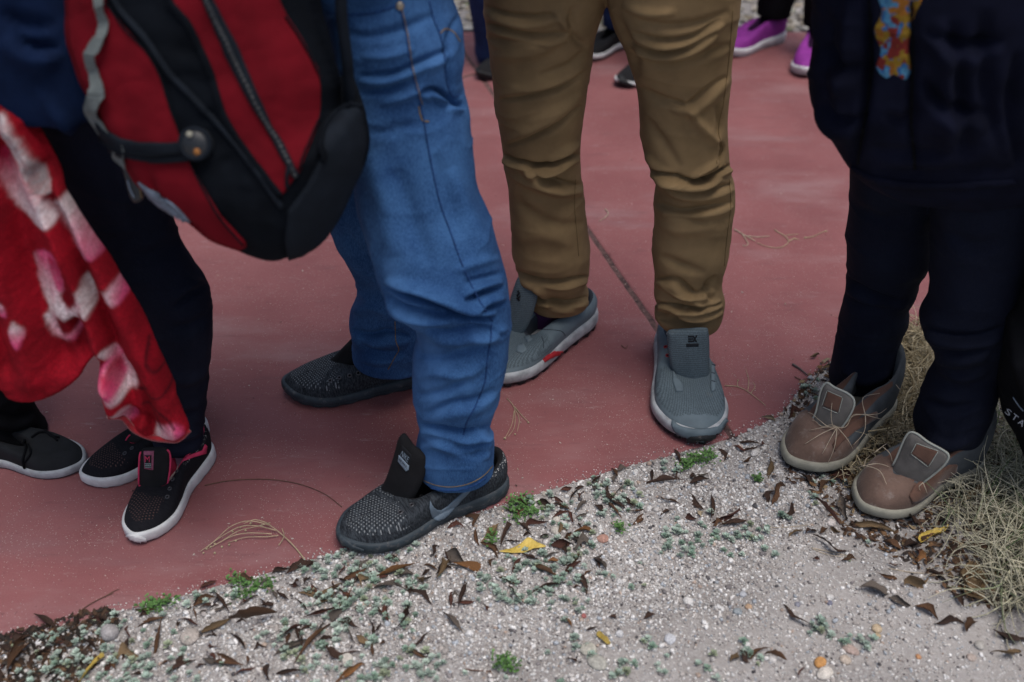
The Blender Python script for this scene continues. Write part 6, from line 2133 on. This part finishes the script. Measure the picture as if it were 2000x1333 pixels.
for lab, v in shared():
    for _, o in v:
        if len(ALT[o.name].split()) <= 16:
            o['label'] = ALT[o.name]
for lab, v in shared():
    words = {2: ('smaller', 'larger'), 3: ('smallest', 'medium', 'largest')}.get(len(v))
    if words and len(lab.split()) <= 14:
        for q, t in zip(words, v):
            t[1]['label'] = lab.replace(' leaf ', f' leaf, the {q}, ', 1)


ORD = ['first', 'second', 'third', 'fourth', 'fifth', 'sixth', 'seventh']
for lab, v in shared():
    v = sorted(v, key=lambda t: proj(np.array(t[1].location))[0])
    for q, t in zip(ORD, v):
        t[1]['label'] = ' '.join(lab.replace(' leaf ', f' leaf, {q} from the left, ', 1).replace('mid sized ', '').split()[:16])


def flat_leaf(pts, colr, label, lift=0.006, curl=0.3, group='dried leaves scattered on the gravel'):
    """a leaf with its own outline: px outline laid on the ground, cupped and raised at the rim"""
    pl = smooth_poly(pts, 4)
    P, F = cdt(pl, 4)
    d = np.clip(poly_dist(pl, P), 0, None)
    m = d.max()
    V = np.array([gpt(*q) for q in P])
    V[:, 2] += 0.003 + lift * (1 - d / m) ** 2 * (0.6 + 0.6 * fbm(np.c_[P / 25, P[:, :1] * 0], 2)) + 0.002 * fbm(np.c_[P / 9, P[:, :1] * 0], 2)
    n = len(V)
    be = boundary_edges(F)
    VV = np.vstack([V, V - np.array([0, 0, 0.0008])])
    FF = [tuple(t) for t in F] + [tuple(t[::-1] + n) for t in F] + [(int(q), int(p_), int(p_) + n, int(q) + n) for p_, q in be]
    return thing('leaf', VV, FF, LEAF[colr], label, 'leaf', group)


flat_leaf([(975, 1083), (1000, 1076), (1018, 1066), (1032, 1058), (1048, 1066), (1066, 1072), (1050, 1077), (1022, 1083), (998, 1085)], 'yellow', 'pale yellow pointed leaf on the gravel beside the tick marked sneaker', 0.008)
flat_leaf([(1790, 1060), (1797, 1051), (1815, 1045), (1835, 1040), (1848, 1036), (1842, 1046), (1822, 1054), (1806, 1062), (1796, 1066)], 'yellow', 'bright yellow curled leaf on the dark litter in front of the boot', 0.012)
flat_leaf([(1908, 1022), (1914, 1004), (1930, 988), (1955, 981), (1980, 983), (2002, 986), (1990, 1000), (1975, 1018), (1950, 1030), (1925, 1031)], 'pale beige', 'broad pale beige leaf lying in the dry grass', 0.014)
flat_leaf([(1164, 1246), (1170, 1240), (1180, 1248), (1186, 1252), (1192, 1262), (1186, 1264), (1176, 1256)], 'yellow', 'crumpled yellow petal on the open gravel behind the flat grey stone', 0.01)
flat_leaf([(1900, 1106), (1910, 1112), (1920, 1130), (1926, 1146), (1918, 1160), (1922, 1180), (1906, 1176), (1884, 1168), (1878, 1155), (1892, 1138)], 'tan', 'broad torn tan leaf beside the grass at the right', 0.012)

# ---- stones
def pebble(px, py, r, col, label, flat=0.55, asp=1.0):
    c = gpt(px, py)
    _, _, dep = proj(c)
    R0 = r / FPX * dep
    import bmesh
    bm = bmesh.new()
    bmesh.ops.create_icosphere(bm, subdivisions=3, radius=1)
    V = np.array([tuple(v.co) for v in bm.verts])
    F = np.array([[v.index for v in f.verts] for f in bm.faces])
    bm.free()
    s = rng.random(3) * 20
    V = V * (1 + 0.22 * fbm(V * 0.9 + s, 2) + 0.05 * fbm(V * 4 + s, 2))[:, None]
    a = rng.random() * 6.28
    V = V * np.array([asp, 1 / asp, flat]) * R0
    V = np.stack([V[:, 0] * math.cos(a) - V[:, 1] * math.sin(a), V[:, 0] * math.sin(a) + V[:, 1] * math.cos(a), V[:, 2]], -1)
    V += c + np.array([0, 0, R0 * flat * 0.45])
    cols = np.array(col)[None] * (0.85 + 0.3 * sstep(-0.5, 0.5, fbm(V * 260, 3)))[:, None]
    thing('pebble', V, F, MAT['grain'], label, 'pebble', 'stones lying in the gravel', cols=cols)


WHITE, GREYS, BEIGE = (0.66, 0.64, 0.62), (0.30, 0.30, 0.31), (0.47, 0.41, 0.35)
for a in [(215, 1240, 18, (0.36, 0.34, 0.34), 'mottled grey stone by the pavement edge among dark leaves', 0.8), (372, 1246, 19, (0.45, 0.40, 0.36), 'rough beige stone half buried among the succulents', 0.5), (678, 1288, 12, (0.58, 0.54, 0.48), 'white block of stone in front of a dark brown leaf', 0.6),
          (1177, 1054, 11, (0.42, 0.24, 0.19), 'flat pink pebble beside the curled leaves', 0.5), (1167, 1296, 19, (0.38, 0.37, 0.33), 'flat grey pointed stone in the open gravel', 0.35, 1.15), (1149, 1270, 16, (0.45, 0.43, 0.37), 'round beige stone behind the flat grey stone', 0.45),
          (1308, 1250, 12, (0.58, 0.59, 0.62), 'oval white pebble alone in the open gravel', 0.6, 1.1), (1210, 1240, 9, (0.55, 0.55, 0.56), 'angular white pebble near the yellow petal', 0.6), (1140, 1204, 5, (0.36, 0.13, 0.12), 'small red chip of brick in the open gravel', 0.7), (1344, 1176, 10, WHITE, 'off white pebble in the middle of the open gravel', 0.6),
          (1451, 1162, 7, (0.42, 0.43, 0.46), 'small round bluish pebble on the sandy gravel', 0.6), (1440, 1196, 9, (0.28, 0.31, 0.33), 'slate grey pebble on the sandy gravel', 0.6), (1462, 1187, 7, (0.45, 0.31, 0.21), 'small orange brown pebble beside the slate grey one', 0.6),
          (1712, 1230, 10, (0.52, 0.41, 0.28), 'sandy yellow pebble, the larger of two touching', 0.6), (1713, 1243, 7, (0.48, 0.37, 0.24), 'sandy yellow pebble, the smaller of two touching', 0.6), (1660, 1271, 13, (0.42, 0.32, 0.28), 'pinkish brown rounded pebble above a pale one', 0.55, 1.3),
          (1650, 1291, 11, (0.50, 0.42, 0.35), 'pale tan pebble below the pinkish brown one', 0.5), (1601, 1296, 12, (0.52, 0.27, 0.10), 'orange pebble above the big white stone', 0.6, 1.15), (1610, 1318, 15, (0.66, 0.61, 0.55), 'big white stone at the bottom edge below the orange pebble', 0.6, 1.2),
          (1912, 1263, 10, (0.42, 0.40, 0.37), 'grey beige pebble near the dark leaf at the right', 0.6), (1896, 1286, 9, (0.42, 0.35, 0.31), 'brownish pebble in the bottom right gravel', 0.6), (1620, 1179, 6, (0.20, 0.20, 0.26), 'small dark blue pebble next to a white one', 0.7),
          (1621, 1168, 7, WHITE, 'white pebble behind the small dark blue one', 0.7), (1793, 1284, 6, (0.48, 0.25, 0.13), 'small orange pebble far from the leaves at the bottom right', 0.6), (1474, 886, 9, WHITE, 'white flat pebble near the end of the slab joint', 0.5, 1.3),
          (1446, 874, 6, (0.6, 0.52, 0.46), 'small cream pebble at the corner of the slab', 0.6), (1401, 887, 6, WHITE, 'small white pebble beside the green weed at the edge', 0.7), (1396, 963, 6, WHITE, 'white chip between dark leaves in front of the trail shoe', 0.7),
          (1268, 994, 6, WHITE, 'white chip beside a brown leaf on the gravel strip', 0.7), (1051, 1001, 6, WHITE, 'small white pebble right of the big green weed', 0.7), (1087, 1016, 8, (0.58, 0.54, 0.48), 'cream pebble among the succulents behind the yellow leaf', 0.6), (1097, 1023, 6, WHITE, 'bright white pebble touching the cream one', 0.7),
          (1087, 1038, 11, (0.48, 0.45, 0.40), 'beige stone tucked behind the tan curled leaf', 0.5), (1064, 966, 6, (0.52, 0.47, 0.41), 'cream pebble right on the pavement edge', 0.6), (1557, 1182, 6, (0.24, 0.24, 0.28), 'dark grey pebble beside the bent dark leaf', 0.7), (1622, 1024, 9, (0.60, 0.55, 0.52), 'pinkish white pebble between leaves in front of the boot', 0.7)]:
    pebble(*a)

# ---- twigs and dry stems on the pavement
STEM = plain('dry_stem', (0.44, 0.36, 0.23), 0.8, 0.2, 80)
STEMW = plain('pale_dry_stem', (0.48, 0.40, 0.30), 0.8, 0.2, 80)
STEMD = plain('brown_twig', (0.14, 0.075, 0.05), 0.8, 0.25, 80)


def stem_geo(pts, r, zs=None, n=18, taper=(1, 0.6)):
    q = open_spline(np.array(pts, float), n)
    z = np.interp(np.linspace(0, 1, n), np.linspace(0, 1, len(zs)), zs) if zs else np.full(n, 0.0012)
    P = np.array([gpt(a, b, r + dz) for (a, b), dz in zip(q, z)])
    return tube_geo(P, r, 6, taper)


def ball(px, py, r, dz=0.002):
    c = gpt(px, py, dz)
    return c + ICO * r * np.array([1, 1, 0.85]), [tuple(t) for t in ICOF]


def sprig(name, parts, mat, label, cat, balls=(), group=None):
    t = None
    g = [stem_geo(*p_) for p_ in parts]
    V, F = join(g)
    t = thing(name, V, F, mat, label, cat, group)
    for b_ in balls:
        V, F = ball(*b_)
        mk('seed_head', V, F, STEM, t)
    return t


sprig('dried_flower_stem', [([(600, 1100), (575, 1070), (545, 1045), (522, 1030)], 0.0011, [0, 0.002, 0.006, 0.01]), ([(540, 1042), (510, 1036), (470, 1038), (440, 1052), (412, 1068), (392, 1080)], 0.0008, [0.006, 0.01, 0.008, 0.002]),
                            ([(530, 1034), (495, 1028), (455, 1036), (425, 1058), (402, 1075)], 0.0008, [0.008, 0.012, 0.008, 0.002]), ([(532, 1048), (500, 1048), (460, 1052), (430, 1064), (408, 1074)], 0.0008, [0.005, 0.008, 0.006, 0.002]),
                            ([(545, 1050), (520, 1054), (480, 1054), (445, 1062)], 0.0008, [0.004, 0.006, 0.004, 0.001]), ([(530, 1030), (500, 1040), (470, 1044), (436, 1058)], 0.0008, [0.01, 0.012, 0.008, 0.002]), ([(522, 1030), (500, 1026), (478, 1032)], 0.0008, [0.01, 0.012, 0.01]),
                            ([(545, 1068), (556, 1052), (552, 1038)], 0.0008, [0.002, 0.006, 0.006])],
      STEM, 'dried flower stem with tiny seed heads on the red pavement before the tick marked sneaker', 'dry stem', [(490, 1024, .0022), (470, 1032, .002), (455, 1040, .0022), (480, 1038, .002), (420, 1064, .0022), (412, 1070, .002), (434, 1070, .0022), (448, 1066, .0022), (420, 1082, .0022), (461, 1058, .002), (398, 1082, .0018), (404, 1074, .002)])
sprig('dry_stem', [([(400, 950), (440, 942), (490, 938), (545, 940), (600, 952), (640, 970), (668, 992)], 0.0009, None, 40)], STEMD, 'long thin curved stem lying between the pink lined and tick marked sneakers', 'dry stem')
sprig('dry_stem', [([(143, 1212), (165, 1190), (195, 1172), (222, 1160)], 0.0009), ([(205, 1168), (220, 1158), (234, 1152)], 0.0007)], STEMD, 'thin brown stem leaning over the pavement edge above the grey stone', 'dry stem')
sprig('grass_sprig', [([(1434, 450), (1448, 458), (1462, 466), (1475, 473)], 0.0014), ([(1450, 460), (1458, 472), (1461, 478), (1456, 482), (1450, 481)], 0.0011), ([(1460, 463), (1480, 465), (1503, 463)], 0.0011)], STEMW, 'pale forked sprig of dry grass on the red pavement beside the tan trousers', 'dry sprig')
sprig('grass_sprig', [([(1512, 450), (1522, 457), (1533, 463), (1540, 474), (1528, 484), (1500, 484), (1478, 476)], 0.0010), ([(1540, 474), (1550, 468), (1560, 470)], 0.0011), ([(1570, 467), (1590, 463), (1604, 456), (1614, 453)], 0.0010), ([(1535, 461), (1560, 459)], 0.0007)], STEM, 'wiry brown sprig on the red pavement beside the navy jacket', 'dry sprig', [(1552, 468, .0025), (1613, 453, .0025), (1572, 465, .002)])
sprig('dry_stem', [([(990, 780), (1003, 795), (1006, 815), (1003, 840), (992, 855)], 0.0007), ([(1005, 796), (1018, 812), (1032, 826)], 0.0007), ([(1006, 800), (1014, 820), (1010, 845)], 0.0006), ([(1004, 805), (1000, 830), (986, 858)], 0.0006)], STEM, 'fine branching dry stem on the pavement between the blue jeans and tan trousers', 'dry stem', [(1032, 827, .002), (986, 858, .0028), (1006, 850, .0018)])
sprig('dry_stem', [([(1415, 755), (1440, 757), (1458, 765), (1478, 780), (1495, 794)], 0.0008), ([(1460, 766), (1462, 745), (1456, 722)], 0.0006), ([(1466, 770), (1474, 755), (1470, 748)], 0.0006), ([(1440, 757), (1440, 746)], 0.0006)], STEM, 'thin branching stem on the pavement right beside the grey trail shoe', 'dry stem', [(1441, 745, .002)])
sprig('twig', [([(1547, 714), (1560, 722), (1576, 735)], 0.0022, None, 12)], plain('grey_twig', (0.10, 0.085, 0.08), 0.85, 0.2), 'short grey twig on the red pavement behind the boot', 'twig')
sprig('twig', [([(1552, 738), (1570, 748), (1590, 760)], 0.0011), ([(1608, 720), (1590, 745), (1562, 772)], 0.0012)], STEMD, 'crossed thin twigs at the pavement edge behind the boot', 'twig')
sprig('twig', [([(908, 1309), (930, 1312), (957, 1313)], 0.0011), ([(957, 1311), (962, 1321)], 0.0009, None, 6)], STEMD, 'cut twig with a bent end in the gravel near the bottom of the photo', 'twig')
sprig('twig', [([(1213, 676), (1222, 682), (1226, 676)], 0.0010, None, 8)], STEMD, 'tiny curled twig on the red pavement between the grey shoes', 'twig')
sprig('grass_sprig', [([(1182, 410), (1188, 418), (1180, 428), (1170, 434)], 0.0012, None, 12)], STEMW, 'small pale curl of grass on the pavement between the tan trouser legs', 'dry sprig')
sprig('grass_sprig', [([(1483, 1025), (1500, 1031), (1540, 1031), (1580, 1027)], 0.0007)], STEMW, 'single bent straw on the gravel in front of the boot by the pavement', 'dry sprig')
sprig('grass_sprig', [([(1584, 1072), (1620, 1080), (1655, 1088)], 0.0009), ([(1586, 1074), (1615, 1085), (1650, 1090)], 0.0007)], STEMW, 'two parallel straws lying beside a dark brown leaf', 'dry sprig')
sprig('grass_sprig', [([(1735, 1112), (1780, 1120), (1850, 1122)], 0.0008)], STEMW, 'long straight straw on the gravel near the torn tan leaf', 'dry sprig')

# ---- straw and grass by the boots
def blades(n, region, ln, up, cols, wts, seed, flatness=0.6, w=0.0009):
    r = np.random.default_rng(seed)
    reg = np.array(region, float)
    lo, hi = reg.min(0), reg.max(0)
    P = r.uniform(lo, hi, (n * 6, 2))
    P = P[in_poly(reg, P)][:n]
    n = len(P)
    G = np.array([gpt(*q) for q in P])
    k = 7
    t = np.linspace(0, 1, k)
    az = r.random(n) * 2 * np.pi
    L = ln * (0.5 + r.random(n))
    el = np.abs(r.normal(up, 0.35, n))
    cv = r.normal(0, 1.3, n)
    drop = r.uniform(0.6, 2.2, n)
    A = az[:, None] + cv[:, None] * (t - 0.3)
    E = el[:, None] - drop[:, None] * t * flatness * 1.4
    st = np.stack([np.cos(A) * np.cos(E), np.sin(A) * np.cos(E), np.sin(E)], -1) * (L / (k - 1))[:, None, None]
    C = G[:, None] + np.cumsum(st, 1) - st[:, :1] + np.array([0, 0, 0.002])
    C[:, :, 2] = np.maximum(C[:, :, 2], G[:, None, 2] * 0 + (-0.006))
    C[:, :, 2] += (r.random(n) * 0.012)[:, None]
    T = np.gradient(C, axis=1)
    S = np.cross(T, np.array([0, 0, 1.0]))
    S /= np.linalg.norm(S, axis=2)[:, :, None] + 1e-9
    N2 = np.cross(S, T)
    N2 /= np.linalg.norm(N2, axis=2)[:, :, None] + 1e-9
    ww = (w * (0.6 + 1.1 * r.random(n) ** 3))[:, None] * (1.05 - 0.75 * t)[None]
    ring = [C + S * ww[..., None], C + N2 * ww[..., None] * 0.8, C - S * ww[..., None]]
    V = np.stack(ring, 2)                         # n,k,3,3
    base = (np.arange(n) * k * 3)[:, None, None, None]
    i, j = np.meshgrid(np.arange(k - 1), np.arange(3), indexing='ij')
    f = np.stack([i * 3 + j, i * 3 + (j + 1) % 3, (i + 1) * 3 + (j + 1) % 3, (i + 1) * 3 + j], -1)[None]
    F = (f + base).reshape(-1, 4)
    cc = np.array(cols)[r.choice(len(cols), n, p=np.array(wts) / sum(wts))] * (0.75 + 0.5 * r.random((n, 1)))
    return V.reshape(-1, 3), F, np.repeat(cc, k * 3, 0)


STRAW = [(0.42, 0.35, 0.22), (0.52, 0.45, 0.31), (0.30, 0.24, 0.14), (0.20, 0.15, 0.08)]
GREEN = [(0.44, 0.42, 0.30), (0.25, 0.28, 0.17), (0.56, 0.52, 0.39), (0.12, 0.17, 0.08)]
V, F, C = blades(1150, [(1745, 668), (1800, 640), (1850, 640), (1850, 760), (1820, 850), (1760, 870), (1690, 900), (1640, 880), (1700, 830), (1730, 760)], 0.075, 0.55, STRAW, [4, 5, 1, 1], 41, w=0.0012)
o = mk('dry_grass', V, F, MAT['straw'], None, cols=C)
props(o, 'tangled pale straw on the ground between the two brown boots', 'dry grass', kind='stuff')
V, F, C = blades(1250, [(1860, 960), (1905, 905), (1930, 850), (1985, 820), (2120, 800), (2120, 1200), (2010, 1210), (1930, 1190), (1925, 1120), (1960, 1060), (1880, 1040), (1830, 1010)], 0.095, 0.85, GREEN, [4, 1, 6, 1], 43, w=0.0012)
o = mk('grass', V, F, MAT['straw'], None, cols=C)
props(o, 'grey green half dry grass at the right edge beside the boots', 'grass', kind='stuff')
V, F, C = blades(230, [(1750, 660), (1850, 640), (1850, 780), (1790, 880), (1720, 860), (1740, 760)], 0.10, 0.5, STRAW, [3, 6, 1, 0], 51, w=0.0019)
V2, F2, C2 = blades(330, [(1860, 980), (1900, 900), (1930, 830), (2100, 790), (2120, 1190), (1990, 1190), (1930, 1130), (1900, 1050)], 0.12, 0.8, GREEN, [5, 1, 6, 0], 53, w=0.0019)
o = mk('straw', np.vstack([V, V2]), np.vstack([F, F2 + len(V)]), MAT['straw'], None, cols=np.vstack([C, C2]))
props(o, 'coarse pale straw stalks standing among the grass by the boots', 'straw', kind='stuff')
V, F, C = blades(160, [(1620, 900), (1760, 880), (1760, 960), (1640, 960)], 0.05, 0.4, STRAW, [4, 4, 1, 1], 47)
o = mk('straw', V, F, MAT['straw'], None, cols=C)
props(o, 'loose straws scattered between the toes of the brown boots', 'straw', kind='stuff')



# ---- dark leaf crumbs under the straw, pale ones on the far verge
def flakes(P, size, cols, dz=0.001):
    n = len(P)
    T = np.array([(-1, 0, 0.1), (-0.3, 0.42, 0), (0.5, 0.36, 0.12), (1, 0, 0.15), (0.4, -0.4, 0), (-0.4, -0.36, 0.1), (0, 0, 0.28)])
    TF = np.array([(0, 5, 6), (5, 4, 6), (4, 3, 6), (3, 2, 6), (2, 1, 6), (1, 0, 6)])
    V = T[None] * size[:, None, None] * (0.7 + 0.6 * rng.random((n, 7, 3)))
    V = np.einsum('nij,nkj->nki', rot_mats(n, 0.45), V) + P[:, None] + np.array([0, 0, dz])
    F = TF[None] + (np.arange(n) * 7)[:, None, None]
    return V.reshape(-1, 3), F.reshape(-1, 3), np.repeat(cols, 7, 0)


reg = np.array([(1530, 800), (1570, 740), (1620, 695), (1740, 655), (1830, 638), (2100, 540), (2120, 1150), (1900, 1190), (1790, 1110), (1650, 1050), (1600, 970), (1530, 940)], float)
P = rng.uniform(reg.min(0), reg.max(0), (7000, 2))
P = P[in_poly(reg, P)]
G = np.array([gpt(*q) for q in P])
G[:, 2] += rng.random(len(G)) * 0.005
V, F, C = flakes(G, 0.003 + 0.006 * rng.random(len(G)) ** 2, palette(len(G), [(0.055, 0.030, 0.020), (0.10, 0.055, 0.030), (0.16, 0.09, 0.045), (0.028, 0.02, 0.017), (0.26, 0.19, 0.11)], [4, 4, 2, 3, 1]))
o = mk('leaf_litter', V, F, MAT['straw'], None, cols=C, smooth=False)
props(o, 'crumbled brown leaf litter under the straw around the boots', 'leaf litter', kind='stuff')
reg = np.array([(-60, 1262), (60, 1226), (150, 1202), (215, 1182), (236, 1215), (205, 1262), (190, 1300), (150, 1340), (-60, 1380)], float)
P = rng.uniform(reg.min(0), reg.max(0), (1500, 2))
P = P[in_poly(reg, P)]
G = np.array([gpt(*q) for q in P])
G[:, 2] += rng.random(len(G)) * 0.004
V, F, C = flakes(G, 0.003 + 0.006 * rng.random(len(G)) ** 2, palette(len(G), [(0.045, 0.027, 0.018), (0.08, 0.045, 0.027), (0.025, 0.02, 0.016), (0.13, 0.075, 0.04)], [4, 3, 4, 1]))
o = mk('leaf_litter', V, F, MAT['straw'], None, cols=C, smooth=False)
props(o, 'dark crumbled leaf litter at the pavement edge in the near left corner', 'leaf litter', kind='stuff')
P = np.stack([rng.uniform(20, 1800, 420), 300 + 800 * rng.random(420)], -1)
G = gp(P[:, 0], P[:, 1])
G = G[G[:, 1] > edge_y(G[:, 0]) + 0.01]
G[:, 2] = 0.0008
V, F, C = flakes(G, 0.0009 + 0.0022 * rng.random(len(G)) ** 2.5, palette(len(G), [(0.06, 0.035, 0.03), (0.40, 0.33, 0.26), (0.55, 0.5, 0.45), (0.14, 0.08, 0.06)], [4, 3, 2, 3]))
o = mk('debris', V, F, MAT['straw'], None, cols=C, smooth=False)
props(o, 'tiny crumbs of leaf and stone scattered over the red pavement', 'debris', kind='stuff')
n0 = 5200
G = np.stack([rng.uniform(-1.2, 1.6, n0), FAR + 0.02 + rng.random(n0) ** 1.4 * 1.6, np.full(n0, 0.0)], -1)
V, F, C = flakes(G, 0.010 + 0.022 * rng.random(n0), palette(n0, [(0.46, 0.42, 0.36), (0.34, 0.29, 0.22), (0.55, 0.52, 0.47), (0.16, 0.13, 0.09), (0.20, 0.22, 0.13)], [4, 3, 4, 2, 1]))
o = mk('leaf_litter', V, F, MAT['straw'], None, cols=C, smooth=False)
props(o, 'pale dry leaf litter on the verge beyond the pavement', 'leaf litter', kind='stuff')

# ---- dry grass sprigs lying over the boots
BOOTS = Surf(BOOT_R.upper_geo, *BOOT_R.sole_geo, BOOT_L.upper_geo, *BOOT_L.sole_geo, BOOT_R.tongue_geo, BOOT_L.tongue_geo)


def lying(px, py, off):
    l, n = BOOTS.hit(px, py)
    if l is None:
        return gpt(px, py, off)
    return l + n * off + (CAMP - l) / np.linalg.norm(CAMP - l) * 0.002


def boot_sprig(c, tips, label, r=0.0008):
    g = []
    for t in tips:
        mid = ((c[0] + t[0]) / 2 + t[2], (c[1] + t[1]) / 2 + t[3])
        q = open_spline(np.array([c, mid, t[:2]], float), 12)
        hz = np.interp(np.linspace(0, 1, 12), [0, 0.5, 1], [0.012, 0.010, 0.003])
        P = np.array([lying(a, b, h) for (a, b), h in zip(q, hz)])
        for _ in range(3):
            P[1:-1] = (P[:-2] + 2 * P[1:-1] + P[2:]) / 4
        g.append(tube_geo(P, r, 5, (1, 0.5)))
    V, F = join(g)
    thing('grass_sprig', V, F, STEMW, label, 'dry sprig')


boot_sprig((1633, 842), [(1578, 808, 0, -8), (1585, 823, 0, -4), (1580, 843, 0, 0), (1572, 868, 0, -2), (1605, 886, -2, 0), (1615, 903, 2, 0), (1663, 876, 4, 2), (1626, 786, -3, 0), (1690, 812, 0, -12)],
           'spidery sprig of dry grass lying across the boot nearer the pavement')
boot_sprig((1684, 815), [(1716, 770, -14, -6), (1728, 797, 0, 0), (1664, 868, 4, 2), (1736, 836, 6, -10), (1650, 832, 0, -6)], 'curved sprig of dry grass beside the eyelets of the boot nearer the pavement')
boot_sprig((1696, 920), [(1664, 945, -4, -8), (1731, 948, 4, -8), (1664, 902, 2, 4), (1700, 878, 0, 0), (1738, 915, 0, -4), (1655, 925, 0, 0)], 'sprig of dry grass lying against the toe of the boot on the gravel')
boot_sprig((1728, 884), [(1700, 860, 0, -4), (1740, 850, 0, 0), (1742, 905, 4, 0), (1690, 900, 0, 4)], 'short sprig of dry grass between the two brown boots')
boot_sprig((1797, 946), [(1795, 958, -6, 0), (1808, 962, 0, 4)], 'short curl of straw hooked in an eyelet of the boot on the gravel')
boot_sprig((1849, 1000), [(1818, 994, 0, -3), (1835, 1028, 0, 0), (1866, 985, 0, -4), (1880, 1003, 0, 3), (1852, 970, -3, 0), (1872, 1022, 0, 4)], 'star shaped sprig of dry grass right beside the sole of the boot on the gravel')
boot_sprig((1757, 778), [(1712, 716, 4, -6), (1770, 800, 0, 0), (1790, 776, 0, -4)], 'long straw leaning on the trouser leg between the boots')
